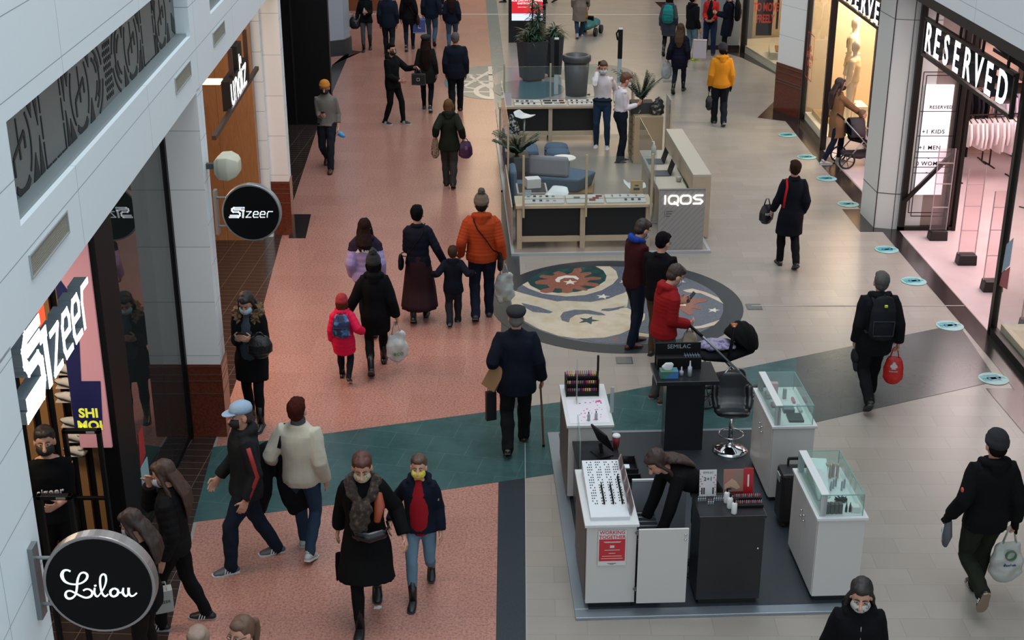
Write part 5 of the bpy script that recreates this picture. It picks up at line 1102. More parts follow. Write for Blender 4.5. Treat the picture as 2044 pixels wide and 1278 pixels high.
def tray(label, u0, u1, v0, v1, items, tilt=0, cols=('2b3138', '3a4a5c', '7f7f80'), m=m_tray):
    t = thing('product_tray', label, 'tray', Q((u0 + u1) / 2, (v0 + v1) / 2, zq), KA); x, y = (u1 - u0) / 2, (v1 - v0) / 2
    b = B(); b.hexa([(-x, -y, 0), (x, -y, 0), (x, y, 0), (-x, y, 0), (-x, -y, .02), (x, -y, .02), (x, y, .05), (-x, y, .05)]); b.obj('base', m, t, bevel=.003)
    b = B(); b.box(-x, x, -.006, .002, .03, .042); b.obj('divider', m_steel, t)
    for k, (dx, dy, a, c, col) in enumerate(items):
        b = B(); b.box(-a, a, -c, c, 0, .022); q = Q((u0 + u1) / 2 + dx, (v0 + v1) / 2 + dy, zq + .02 + .03 * (dy + y) / (2 * y))
        tag(b.obj('device', mat('dev_' + col, col, .4), None, bevel=.004, loc=q), '%s device on ' % ORD[k] + label, 'device', 'devices in the ' + label[:40].strip()).rotation_euler = (0, 0, KA)
    return t
tray('white tray of dark devices at the left of the front counter', .22, .86, .27, .62, [(-.24 + .10 * k, .10, .022, .02, c) for k, c in enumerate(('8f9499', '2f3a48', '7c7c7c', '2a2f3a', '8d9095'))] + [(-.16 + .11 * k, -.08, .022, .02, c) for k, c in enumerate(('2a3038', '35486a', '9a9690', 'b5b3b0'))])
tray('grey tray with red cases at the middle of the front counter', .90, 1.50, .27, .62, [(.12, -.08, .05, .018, '7c2228'), (.18, .0, .05, .018, '8a262c'), (.24, .08, .05, .018, '74202a'), (-.12, .04, .05, .02, '8a857e')])
tray('white tray of grey devices at the right of the front counter', 1.54, 2.18, .27, .62, [(-.2 + .13 * k, .10, .012, .03, '8c9094') for k in range(4)] + [(.0 + .11 * k, -.08, .02, .025, '3b4048') for k in range(3)])
tray('pale tray of small devices at the left of the back counter', .38, .92, 7.0, 7.35, [(-.2 + .1 * k, .08, .03, .025, c) for k, c in enumerate(('24272c', '8d8d8d', '24272c', 'a5a19a'))] + [(-.1 + .12 * k, -.08, .02, .03, '2a2c33') for k in range(3)])
tray('tray of black and red devices at the middle of the back counter', .95, 1.45, 7.0, 7.35, [(-.14, .08, .08, .022, '23262b'), (.02, .08, .05, .022, '2a3038'), (.16, .08, .05, .022, '6a2a24'), (-.12, -.07, .08, .022, '2b2c30'), (.06, -.07, .05, .022, '9c9a96'), (.17, -.07, .05, .022, '5a2420')])
tray('tray of round coloured caps at the right of the back counter', 1.5, 2.05, 7.0, 7.35, [(-.2 + .11 * k, .08, .022, .02, c) for k, c in enumerate(('5a2228', '2d2d30', 'c8c4bc', '2d2d30'))] + [(-.2 + .1 * k, -.08, .015, .015, c) for k, c in enumerate(('7a2a30', '6a3a30', '2c5a4a', '3a6a4a', '2e4a5a'))])
b = B(); b.box(-.10, .10, -.005, .005, 0, .26); tag(b.obj('blank_sign', mat('lilac_card', 'aaa3a8', .5), None, loc=Q(.22, 7.05, zq)), 'blank pale sign board standing on the back counter left end', 'sign').rotation_euler = (R(-12), 0, KA)
b = B(); b.box(-.07, .07, -.005, .005, 0, .12); t = tag(b.obj('small_round_sign', glass('kiosk_clear2', 'd8e4e4', .35, .05, .3), None, loc=Q(.28, .58, zq + .03)), 'small clear standing age sign at the front counter left end', 'sign'); t.rotation_euler = (0, 0, KA)
# posts and clear screens
def post(u, v, z0, z1, lab, w_=.035):
    b = B(); b.box(-w_ / 2, w_ / 2, -w_ / 2, w_ / 2, 0, z1 - z0); t = tag(b.obj('screen_post', mat('pale_wood_post', 'a79b80', .5), None, loc=Q(u, v, z0)), lab, 'post', 'thin wooden screen posts of the tobacco kiosk'); t.rotation_euler = (0, 0, KA); return t
for k, (u, v, lab) in enumerate(((.20, .16, 'left'), (1.20, .16, 'middle'), (2.24, .16, 'right'))):
    post(u, v, .60, 1.62, 'thin wooden post rising from the front counter, %s one' % lab)
for k, (u, v, lab) in enumerate(((.19, 7.49, 'left'), (1.15, 7.49, 'middle'), (2.20, 7.49, 'right'))):
    post(u, v, .55, 1.55, 'thin wooden post behind the back counter, %s one' % lab)
def screen(lab, p0, p1, z0, z1, m=None):
    t = thing('clear_screen', lab, 'screen panel', (0, 0, 0)); a, c = Q(*p0), Q(*p1); n = (c - a).cross(V((0, 0, 1))).normalized() * .004
    b = B(); b.hexa([a + n + V((0, 0, z0)), c + n + V((0, 0, z0)), c - n + V((0, 0, z0)), a - n + V((0, 0, z0)), a + n + V((0, 0, z1)), c + n + V((0, 0, z1)), c - n + V((0, 0, z1)), a - n + V((0, 0, z1))]); b.obj('pane', m or m_clear, t); return t
screen('clear screen along the front counter of the tobacco kiosk', (.05, .19), (2.28, .19), zq + .04, 1.58)
screen('clear screen standing behind the back counter of the tobacco kiosk', (.05, 7.46), (2.2, 7.46), zq + .02, 1.5)
screen('clear screen along the left side of the tobacco kiosk lounge', (.08, 2.6), (.08, 6.2), .45, 1.5)
screen('clear screen on the right desk of the tobacco kiosk', (2.42, .9), (2.42, 3.0), .8, 1.5)
for (u, v, lab, w_) in ((2.86, 7.35, 'farther grey glass panel standing upright behind the phoning salesman', .15), (3.28, 5.2, 'grey glass panel standing upright at the right edge by the plant', .30)):
    b = B(); b.box(-.012, .012, -w_, w_, 0, 1.35); b2 = thing('glass_divider', lab, 'panel', Q(u, v, 0), KA); b.obj('pane', mat('grey_glass_panel', '81888a', .2, alpha=.75), b2); b = B(); b.box(-.016, .016, -w_ - .02, -w_, 0, 1.38); b.obj('post', m_pine, b2)
# red and white tape
for k in range(2):
    a = Q(.0, 7.3 if k == 0 else 5.2, .62 if k == 0 else .62); c = Q(.02, 5.2 if k == 0 else 2.9, .50 if k == 0 else .55)
    t = thing('barrier_tape', 'red and white barrier tape along the left edge of the tobacco kiosk, %s length' % ('farther', 'nearer')[k], 'tape', (0, 0, 0), 0, 'barrier tape lengths')
    for col, par in (('b8392f', 0), ('c9c4c0', 1)):
        b = B(); n = 14
        for i in range(n):
            if par == 0 and i % 2: continue
            p, q = a.lerp(c, i / n), a.lerp(c, (i + 1) / n); s_ = V((0, 0, -.06 * math.sin(math.pi * i / n))); s2_ = V((0, 0, -.06 * math.sin(math.pi * (i + 1) / n)))
            u_ = V((0, 0, .035 if par == 0 else .033)); w4 = V((.004 if par == 0 else .003, 0, 0)); b.hexa([p + s_ - u_, p + s_ - u_ + w4, q + s2_ - u_ + w4, q + s2_ - u_, p + s_ + u_, p + s_ + u_ + w4, q + s2_ + u_ + w4, q + s2_ + u_])
        b.obj('red_stripes' if par == 0 else 'white_stripes', mat('tape_' + col, col, .5), t)
b = B(); b.box(.0, .02, .4, 2.9, 0, .66); wl_ = thing('low_wall', 'pale side board along the left front edge of the tobacco kiosk', 'partition', Q(.02, .0, ZQ), KA); b.obj('board', mat('pale_side_board', '9f978b', .5), wl_)
b = B(); b.bar((.04, 2.6, 0), (.04, 2.6, 1.5), .03); b.obj('post', m_pine, wl_)
# logo board
lbd = thing('logo_board', 'tall grey striped board with glowing tobacco brand lettering at the kiosk corner', 'sign board', Q(2.73, .10, ZQ), KA)
b = B(); b.box(-.37, .37, 0, .05, 0, 1.0); b.obj('board', mat('grey_striped', '8f8d8b', .45), lbd, bevel=.003)
b = B(); b.box(-.37, .37, -.004, .054, 1.0, 1.012); b.obj('top_edge', m_steel, lbd)
b = B(); MB = Matrix(((1, 0, 0, 0), (0, 0, -1, 0), (0, 1, 0, 0), (0, 0, 0, 1)))
for k in range(-8, 9):
    x0 = k * .085; pts = []
    za, zb = .0, 1.0; xa, xb = x0 - .45, x0 + .45
    if xa < -.365: za = (-.365 - xa) / .9; xa = -.365
    if xb > .365: zb = 1 - (xb - .365) / .9; xb = .365
    if xb > xa and zb > za: b.prism([(xa, za), (xa + .006, za), (xb + .006 if xb < .36 else xb, zb), (xb, zb)], .0, .003, MB)
b.obj('stripes', mat('stripe_grey', '7d7b7a', .5), lbd)
def tubeletters(st, M, w_, m, par, sx=1):
    for s_ in st:
        b = B()
        for pl in s_:
            for (x0, y0), (x1, y1) in zip(pl, pl[1:]):
                d = V((x1 - x0, y1 - y0)); l = d.length
                if l < 1e-6: continue
                d /= l; n = V((-d.y, d.x)) * w_ / 2; e = d * w_ * .35; a, c = V((x0, y0)), V((x1, y1)); b.prism([tuple(a - e + n), tuple(a - e - n), tuple(c + e - n), tuple(c + e + n)], 0, .018, M)
        b.obj('lit_letter', m, par)
def rr_(x0, x1, y0, y1, r=.35):
    r *= (y1 - y0); P = []
    for cx, cy, a in ((x1 - r, y1 - r, 0), (x0 + r, y1 - r, 90), (x0 + r, y0 + r, 180), (x1 - r, y0 + r, 270)): P += [(cx + r * math.cos(R(a + t)), cy + r * math.sin(R(a + t))) for t in (0, 30, 60, 90)]
    return P + [P[0]]
h = .135
iq = [[[(0, 0), (0, h)]], [rr_(.06, .21, 0, h), [(.15, .03), (.21, -.025)]], [rr_(.25, .41, 0, h)], [[(.60, h), (.49, h), (.455, h * .75), (.49, h * .52), (.57, h * .48), (.60, h * .25), (.57, 0), (.455, 0)]]]
tubeletters(iq, Matrix.Translation((-.275, -.003, .775)) @ MB, .021, mat('logo_glow', 'fff6ee', .4, emit=1.8), lbd)
b = B()
for k, w_ in enumerate((.10, .09, .06)): b.prism([(-.25, .64 - k * .04), (-.25 + w_, .64 - k * .04), (-.25 + w_, .655 - k * .04), (-.25, .655 - k * .04)], 0, .004, MB)
b.prism([(-.275, .55), (-.271, .55), (-.271, .66), (-.275, .66)], 0, .004, MB); b.obj('small_print', mat('print_mid', '5f5d5c', .5), lbd)
# right wall desk of kiosk
rw = thing('high_counter', 'long ash and white high counter wall along the right side of the tobacco kiosk', 'counter', Q(0, 0, ZQ), KA)
b = B(); b.box(3.0, 3.30, .72, 3.72, 1.02, 1.07); b.obj('top', m_wtop, rw, bevel=.004)
b = B(); b.box(3.24, 3.30, .72, 3.72, 0, 1.02); b.obj('outer_wall', m_pine, rw); b = B(); b.box(3.0, 3.24, .72, .76, 0, 1.02); b.obj('end_panel', m_pine, rw); b = B(); b.box(3.0, 3.05, .76, 3.72, .75, 1.02); b.obj('inner_wall', m_pine, rw)
ds = thing('work_desk', 'ash work desk with drawers inside the right side of the tobacco kiosk', 'desk', Q(0, 0, ZQ), KA)
b = B(); b.box(2.50, 3.0, .95, 3.55, .68, .72); b.obj('top', m_wtop, ds, bevel=.003)
b = B(); b.box(2.55, 3.0, .98, 1.8, 0, .50); b.box(2.55, 3.0, 2.6, 3.5, 0, .68); b.obj('body', m_pine, ds)
b = B(); b.box(2.56, 2.98, 1.0, 1.78, .50, .52); b.box(2.55, 2.57, .98, 1.8, .5, .68); b.box(2.74, 2.76, .98, 1.8, .5, .68); b.obj('pigeonholes', m_pine, ds)
for k, (v, lab) in enumerate(((2.0, 'nearer'), (2.75, 'farther'))):
    lp = thing('laptop', 'open dark laptop on the ash work desk, the %s one' % lab, 'laptop', Q(2.72, v, ZQ + .72), KA, 'open laptops on the work desk')
    b = B(); b.box(-.18, .08, -.17, .17, 0, .015); b.obj('keyboard', mat('laptop_grey', '35404c', .4), lp, bevel=.003); b = B(); M_ = Matrix.Translation((.09, 0, .01)) @ Matrix.Rotation(R(18), 4, 'Y'); b.box(-.006, .006, -.17, .17, 0, .22, M_); b.obj('screen', m_jet, lp, bevel=.003)
b = B(); b.lathe([(.03, 0), (.045, .03), (.05, .07), (.045, .10)]); tag(b.obj('mug', mat('mug_grey', '9c968e', .4), None, True, loc=Q(2.9, 1.5, ZQ + .72)), 'grey mug on the ash work desk near the board', 'mug')
gs = thing('green_screen', 'narrow glowing green and yellow screen inside the right wall of the tobacco kiosk', 'screen', Q(2.99, 1.35, .35), KA)
b = B(); b.box(-.012, 0, -.22, .22, 0, .45); b.obj('frame', m_jet, gs); b = B(); b.box(-.016, -.012, -.20, .20, .02, .43); b.obj('picture', mat('screen_green', '5b6b33', .3, emit=.35, var=(5, 'c8b048', .5, .7)), gs)
# sanitiser and sign cluster near right end of front counter
sn = thing('sanitiser_stand', 'slim post with a white hand sanitiser pump by the ash drawer cabinet', 'dispenser', Q(2.46, 1.55, ZQ), KA)
b = B(); b.bar((0, 0, 0), (0, 0, 1.18), .04); b.box(-.12, .12, -.12, .12, 0, .015); b.obj('post', mat('pole_pale', '9ea3a2', .3, .5), sn); b = B(); b.lathe([(.04, 1.18), (.04, 1.32), (.02, 1.35), (.012, 1.40)]); b.box(-.04, .01, -.01, .01, 1.40, 1.415); b.obj('pump_bottle', mat('pump_white', ''), sn, True)
b = B(); b.box(-.10, .10, -.01, .01, 0, .26); bb = thing('notice_stand', 'small light wood notice stand at the right end of the front counter', 'sign', Q(2.07, .66, zq), KA); b.obj('board', mat('card_kraft', 'a98f63', .5), bb)
b = B(); b.box(-.05, .05, -.012, -.01, .10, .14); b.box(-.03, .03, -.012, -.01, .17, .19); b.obj('print', m_tick, bb)
# drawer cabinet with plant
dc = thing('drawer_cabinet', 'tall ash drawer cabinet with a plant on top in the tobacco kiosk', 'cabinet', Q(2.62, 5.20, ZQ), KA)
b = B(); b.box(.0, .56, 0, .75, 0, .93); b.obj('body', mat('light_ash_front', 'a89476', .5, var=(3, '9c886a', .3, .8)), dc, bevel=.004)
for k in range(6): b = B(); b.box(-.018, 0, .03, .72, .05 + k * .145, .18 + k * .145); d_ = b.obj('drawer', MATS['light_ash_front'], dc, bevel=.003); b = B(); b.box(-.022, -.018, .3, .45, .15 + k * .145, .17 + k * .145); b.obj('handle', m_jet, d_)
bg = thing('foil_bag', 'crumpled dark grey foil bag on top of the ash drawer cabinet', 'bag', Q(3.08, 5.4, ZQ + .93), KA)
b = B(); b.tube([(0, 0, .02), (.0, 0, .12), (.02, 0, .24), (.03, .0, .34)], [(.13, .09), (.15, .08), (.10, .05), (.03, .02)], round_=True); remesh(b, .014, 1, .03, (16, 16, 16)).obj('bag', mat('foil_dark', '4b4a49', .25, .6), bg, True)
# plants
def leafblade(b, base, d, L_, w_, droop, n=5):
    d = V(d).normalized(); side = d.cross(V((0, 0, 1)))
    side = side.normalized() if side.length > .1 else V((1, 0, 0))
    pts = []; p = V(base)
    for i in range(n + 1):
        t = i / n; wv = w_ * math.sin(math.pi * min(1, .12 + t * .88)) if t < 1 else .0005
        pts.append((p + side * wv, p - side * wv)); d = (d + V((0, 0, -droop / n))).normalized(); p = p + d * (L_ / n)
    vs = [(b.bm.verts.new(x), b.bm.verts.new(y)) for x, y in pts]
    for (a, c), (e, f) in zip(vs, vs[1:]): b.faces_new([a, c, f, e])
m_leaf = mat('leaf_green', '233f2e', .45, var=(12, '355a40', .4, .7)); m_leaf2 = mat('leaf_dark', '25352c', .4, var=(12, '4a5a48', .4, .7)); m_stem = mat('stem_green', '3a4630', .6); m_soil = mat('soil', '2a211b', .9, bump=(40, .8))
def zz_plant(root, base, n, h, sp, seed):
    random.seed(seed)
    for k in range(n):
        a = random.uniform(0, 6.28); tilt = random.uniform(.1, sp); hh = h * random.uniform(.7, 1); st_ = B(); lf = B()
        pts = [V(base) + V((math.cos(a) * tilt * (t ** 1.4) * hh, math.sin(a) * tilt * (t ** 1.4) * hh, hh * t * (1 - .15 * tilt * t))) for t in (0, .25, .5, .75, 1)]
        st_.tube(pts, [.008, .008, .007, .005, .003], seg=6); st_.obj('stem', m_stem, root, True)
        for i in range(15):
            t = .2 + .8 * i / 15; j = min(3, int(t * 4)); p = pts[j].lerp(pts[j + 1], t * 4 - j)
            for s_ in (-1, 1): leafblade(lf, p, (math.cos(a + s_ * 1.4), math.sin(a + s_ * 1.4), .25), random.uniform(.08, .12), .03, .5, 3)
        lf.obj('leaves', m_leaf2, root)
def spiky(root, base, n, L_, seed, m=m_leaf, rise=.9, w_=.02):
    random.seed(seed); b = B()
    for k in range(n):
        a = random.uniform(0, 6.28); e = random.uniform(.15, 1.3); hh = V(base) + V((0, 0, random.uniform(0, rise * L_)))
        leafblade(b, hh, (math.cos(a), math.sin(a), e), L_ * random.uniform(.7, 1.1), w_, random.uniform(.8, 1.7), 6)
    b.obj('leaves', m, root); b = B(); b.tube([base, V(base) + V((0, 0, rise * L_))], .018, seg=8); b.obj('stem', m_stem, root)
m_planter = mat('anthracite_planter', '2f3236', .5); 
def planter(label, loc, rb, rt, h, kind, seed):
    t = thing('potted_plant', label, 'plant', loc, R(20))
    b = B()
    def sq(r, z, n=24): return [V((max(-r, min(r, 1.25 * r * math.cos(2 * math.pi * (k + .5) / n))), max(-r, min(r, 1.25 * r * math.sin(2 * math.pi * (k + .5) / n))), z)) for k in range(n)]
    b.rings([sq(rb, .06), sq(rt, h), sq(rt - .035, h), sq(rt - .05, h - .06)]); b.obj('planter', m_planter, t)
    b = B(); b.rings([sq(rb - .06, 0), sq(rb - .06, .07)]); b.obj('foot', m_gap, t)
    b = B(); b.rings([sq(rt - .06, h - .08), sq(rt - .06, h - .04)]); b.obj('soil', m_soil, t)
    if kind == 'bush': 
        for k, (dx, dy) in enumerate(((-.15, -.1), (.12, .0), (.0, .15))): spiky(t, (dx, dy, h - .04), 60, .42, seed + k, m_leaf, .6, .02)
        for k, (dx, dy, hh) in enumerate(((.02, .05, .95), (.20, .1, .75), (.1, -.1, .5))): spiky(t, (dx, dy, h + .2), 90, .30, seed + 9 + k, m_leaf, hh / .30 * .85, .018)
    else:
        for k, (dx, dy) in enumerate(((0, 0), (.08, .06))): spiky(t, (dx, dy, h - .04), 70, .42, seed + k, m_leaf, .5, .018)
    return t
planter('tall dark square planter with a dense bushy plant on the grey floor roundel', at(1062, 160), .26, .33, 1.0, 'bush', 4)
planter('narrower dark planter with a spiky plant right beside the large one', at(1104, 152), .17, .22, 1.02, 'spiky', 14)
pz = thing('potted_plant', 'glossy leafy plant in a dark box on the ash drawer cabinet', 'plant', Q(2.80, 5.6, ZQ + .93), KA)
b = B(); b.box(-.22, .22, -.16, .16, 0, .22); b.obj('planter', m_planter, pz, bevel=.01); zz_plant(pz, (0, 0, .2), 15, .72, 1.15, 31)
pz2 = thing('potted_plant', 'leafy plant in a dark box behind clear glass at the left of the tobacco kiosk', 'plant', Q(.20, 3.35, ZQ + .0), KA)
b = B(); b.box(-.16, .26, -.22, .22, .45, .72); b.obj('planter', m_planter, pz2, bevel=.01); b = B(); b.box(-.14, .24, -.2, .2, 0, .45); b.obj('stand', m_gap, pz2); zz_plant(pz2, (.05, 0, .7), 16, .5, 1.3, 44)
# lounge furniture
sf = thing('lounge_sofa', 'blue upholstered island sofa with a grey cushion back in the tobacco kiosk', 'sofa', Q(.95, 3.55, ZQ), KA + R(-8))
b = B(); b.box(-.42, .72, -.5, .62, .05, .10); b.obj('base', mat('sofa_base_wood', '8a6a44', .5), sf)
m_blue = mat('blue_grey_upholstery', '43586a', .85, bump=(60, .2)); m_blueg = mat('grey_upholstery', '77777c', .85, bump=(60, .2))
b = B(); b.hexa([(-.45, -.42, .10), (.45, -.52, .10), (.70, .0, .10), (-.45, .62, .10), (-.50, -.44, .36), (.48, -.58, .36), (.78, .02, .36), (-.48, .66, .36)]); b.obj('seat', m_blue, sf, bevel=.04)
b = B(); b.hexa([(-.46, -.40, .37), (.28, -.50, .37), (.30, -.28, .37), (-.44, -.18, .37), (-.46, -.36, .72), (.26, -.46, .72), (.28, -.32, .72), (-.44, -.22, .72)]); b.obj('backrest', m_blueg, sf, bevel=.05)
for k, (u, v, z, lab) in enumerate(((1.12, 5.35, .0, 'farther'), (1.12, 4.95, .0, 'nearer'))):
    t = thing('round_pouf', 'round blue pouf behind the sofa, the %s of two' % lab, 'pouf', Q(u, v, ZQ), KA, 'round blue poufs in the kiosk lounge')
    b = B(); b.lathe([(.20, 0), (.23, .04), (.235, .30), (.21, .36), (.0, .375)], seg=28); b.obj('cushion', m_blue, t, True); b = B(); b.lathe([(.237, .28), (.24, .29), (.237, .30)], seg=28); b.obj('piping', m_blueg, t)
ac = thing('armchair', 'blue armchair behind the plant at the left edge of the tobacco kiosk', 'armchair', Q(.42, 5.0, ZQ), KA)
b = B(); b.box(-.32, .32, -.30, .30, .1, .42); b.obj('seat', m_blue, ac, bevel=.06); b = B(); b.box(-.36, -.22, -.34, .34, .1, .75); b.obj('backrest', m_blue, ac, bevel=.05)
for x in (-.26, .26):
    for y in (-.24, .24): b = B(); b.tube([(x, y, 0), (x, y, .1)], .018); b.obj('leg', m_pine, ac)
ar2 = thing('armchair', 'blue armchair at the very left edge nearer the front, mostly hidden by glass', 'armchair', Q(.36, 2.55, ZQ), KA)
b = B(); b.box(-.25, .25, -.28, .28, .1, .42); b.obj('seat', m_blue, ar2, bevel=.06); b = B(); b.box(-.28, -.16, -.3, .3, .1, .72); b.obj('backrest', m_blue, ar2, bevel=.05)
for x in (-.2, .2):
    for y in (-.22, .22): b = B(); b.tube([(x, y, 0), (x, y, .1)], .018); b.obj('leg', m_pine, ar2)
wc = thing('white_cabinet', 'low white open box cabinet beside the sofa', 'cabinet', Q(.16, 1.35, ZQ), KA)
b = B(); b.box(0, .52, 0, .60, 0, .60); b.obj('body', mat('white_grey_box', '9b9793', .45), wc, bevel=.004); b = B(); b.box(.03, .49, .03, .57, .60, .605); b.obj('recess', m_gap, wc)
b = B(); b.box(-.12, .12, -.1, .1, 0, .16); tag(b.obj('device_box', m_paper, None, bevel=.004, loc=Q(.44, 1.70, ZQ + .605)), 'white packaging box on the low white cabinet', 'box').rotation_euler = (0, 0, R(14))
def shell_chair(label, loc, rz, h=.78):
    t = thing('bar_stool', label, 'stool', loc, rz)
    b = B(); b.lathe([(.20, 0), (.20, .012), (.03, .03)], seg=28); b.obj('base', m_chrome, t, True); b = B(); b.lathe([(.022, .02), (.022, h)], seg=12); b.obj('pole', m_steel, t, True)
    b = B(); b.tube([(0, -.18, h + .03), (0, -.05, h), (0, .10, h + .02), (0, .17, h + .09)], [(.15, .015), (.19, .02), (.18, .02), (.13, .015)], seg=18, ref=(1, 0, 0), round_=True); b.obj('seat', mat('shell_white', 'c5c8c8', .3), t, True); return t
shell_chair('white shell stool with chrome pole behind the plant, at the back of the kiosk', Q(.52, 5.95, ZQ), R(60))
shell_chair('white shell stool just behind the front counter trays', Q(.80, 1.05, ZQ), R(-20), .66)
shell_chair('white shell stool beside the kraft notice at the front counter', Q(2.14, 1.45, ZQ), R(90), .66)
b = B(); b.tube([(-.2, 0, .02), (0, .05, .04), (.2, 0, .02)], [(.08, .02), (.12, .03), (.08, .02)], round_=True); wtb = thing('coffee_table', 'small round white table behind the grey sofa back', 'table', Q(1.18, 4.2, ZQ), 0)
b.bm.free(); b = B(); b.lathe([(.22, .40), (.22, .42), (0, .421)], seg=28); b.obj('top', mat('shell_white', ''), wtb); b = B(); b.lathe([(.15, 0), (.02, .02), (.02, .4)], seg=16); b.obj('stem', m_steel, wtb)
jk = thing('patterned_jacket', 'black and white patterned garment draped by the back stool', 'clothes', Q(.28, 5.9, ZQ), KA)
b = B(); b.tube([(0, 0, .35), (.02, 0, .6), (.0, .0, .80)], [(.14, .09), (.13, .08), (.06, .05)], round_=True); remesh(b, .018, 1, .03).obj('cloth', mat('patterned_cloth', '9c9c9a', .8, var=(24, '1c1c1e', .45, .5)), jk, True); b = B(); b.tube([(0, 0, 0), (0, 0, .4)], .02); b.obj('stand', m_jet, jk)
# --------- bin, big screen, slim posts
bn = thing('litter_bin', 'dark grey round litter bin behind the back counter of the tobacco kiosk', 'litter bin', at(1150, 190))
b = B(); b.lathe([(.25, 0), (.30, .85)], seg=36); b.obj('body', mat('bin_grey', '35373a', .45), bn, True)
b = B(); b.lathe([(.31, .80), (.335, .83), (.335, .93), (.315, .96), (.26, .96), (.24, .85), (.05, .80)], seg=36); b.obj('rim', mat('bin_rim', '3d3f42', .4), bn, True)
b = B(); b.tube([(.26, 0, 0), (.33, 0, .02)], .02); b.obj('pedal', m_gap, bn)
p = at(1052, 85); q = at(1083, 85)
scn = thing('advertising_screen', 'tall black advertising screen with a red and white picture beyond the planters', 'advertising screen', (p.x, p.y, 0), 0)
w2 = .52; 
b = B(); b.box(-w2, w2, 0, .12, 0, 2.4); b.obj('housing', mat('screen_black', '0d0e10', .25), scn, bevel=.01)
zb = aty(1052, 41, p.y).z; zm = aty(1052, 27, p.y).z
b = B(); b.box(-w2 + .09, w2 - .09, -.006, 0, zm, 2.3); b.obj('red_picture', mat('screen_red', 'c8222e', .3, emit=.75), scn)
b = B(); b.box(-w2 + .09, w2 - .09, -.006, 0, zb, zm); b.obj('white_strip', mat('screen_white', 'd0d8f0', .3, emit=.8), scn)
Ms = Matrix.Translation((0, -.008, 0)) @ Matrix.Rotation(R(90), 4, 'X'); ml = mat('screen_text', 'f0e4e4', .3, emit=.9)
z1 = aty(1052, 4, p.y).z; text('lettering', 'RÓB ZAKUPY I WSPIERAJ\nGASTRONOMIĘ', .078, ml, Matrix.Translation((0, 0, z1)) @ Ms, scn, depth=.001, bold=.001)
text('small_lettering', 'Zjedz na miejscu i zamów na wynos', .036, ml, Matrix.Translation((0, 0, aty(1052, 14, p.y).z)) @ Ms, scn, depth=.001)
for k, (x, y, h, lab) in enumerate(((1236, 155, 1.2, 'slim black and white post standing free on the blue floor leaf right of the bin'), (1110, 188, 1.3, 'slim black and white post standing before the narrower planter'))):
    p = at(x, y); t = thing('dispenser_post', lab, 'post', p)
    b = B(); b.box(-.05, .05, -.04, .04, 0, .48); b.obj('white_foot', mat('post_white', 'a9b2b6', .4), t); b = B(); b.box(-.055, .055, -.045, .045, .48, h); b.obj('black_upper', m_jet, t, bevel=.004)
    b = B(); b.box(-.05, .05, -.05, .05, h, h + .03); b.obj('cap', mat('post_cap', 'c2c8ca', .4), t)
    if k == 0: b = B(); b.tube([(-.05, 0, h - .02), (-.10, 0, h - .1), (-.07, 0, h - .25)], .02, round_=True); b.obj('nozzle', m_jet, t, True)
# ------------------------------------------------------------ people
def ik(a, c, l1, l2, pole):
    d = c - a; L_ = d.length; mx = (l1 + l2) * .999
    if L_ > mx: c = a + d * (mx / L_); d = c - a; L_ = mx
    x = (l1 * l1 - l2 * l2 + L_ * L_) / (2 * L_); h = math.sqrt(max(0, l1 * l1 - x * x)); t = d / L_
    p = pole - t * pole.dot(t); p = p.normalized() if p.length > 1e-6 else V((0, 1, 0))
    return a + t * x + p * h, c
SK = 'b98a74'
PROF_M = [(.40, .100, .070), (.48, .102, .074), (.53, .100, .072), (.58, .093, .066), (.64, .090, .064), (.70, .100, .068), (.76, .108, .068), (.80, .110, .058), (.825, .085, .047), (.85, .048, .042), (.875, .040, .040)]
PROF_F = [(.40, .098, .070), (.48, .102, .074), (.53, .098, .070), (.58, .084, .060), (.64, .078, .058), (.70, .088, .066), (.76, .094, .066), (.80, .095, .054), (.825, .072, .044), (.85, .042, .038), (.875, .036, .036)]
HANDS = {'hang': (.128, .03, .50), 'swingf': (.14, .12, .52), 'swingb': (.15, -.10, .51), 'phone': (.035, .17, .66), 'ear': (.062, .075, .90), 'pocket': (.115, .035, .52), 'mouth': (.03, .11, .85), 'push': (.06, .27, .60), 'front': (.06, .15, .58), 'hold': (.20, .02, .52), 'bag': (.16, .0, .50), 'chest': (.05, .13, .70)}
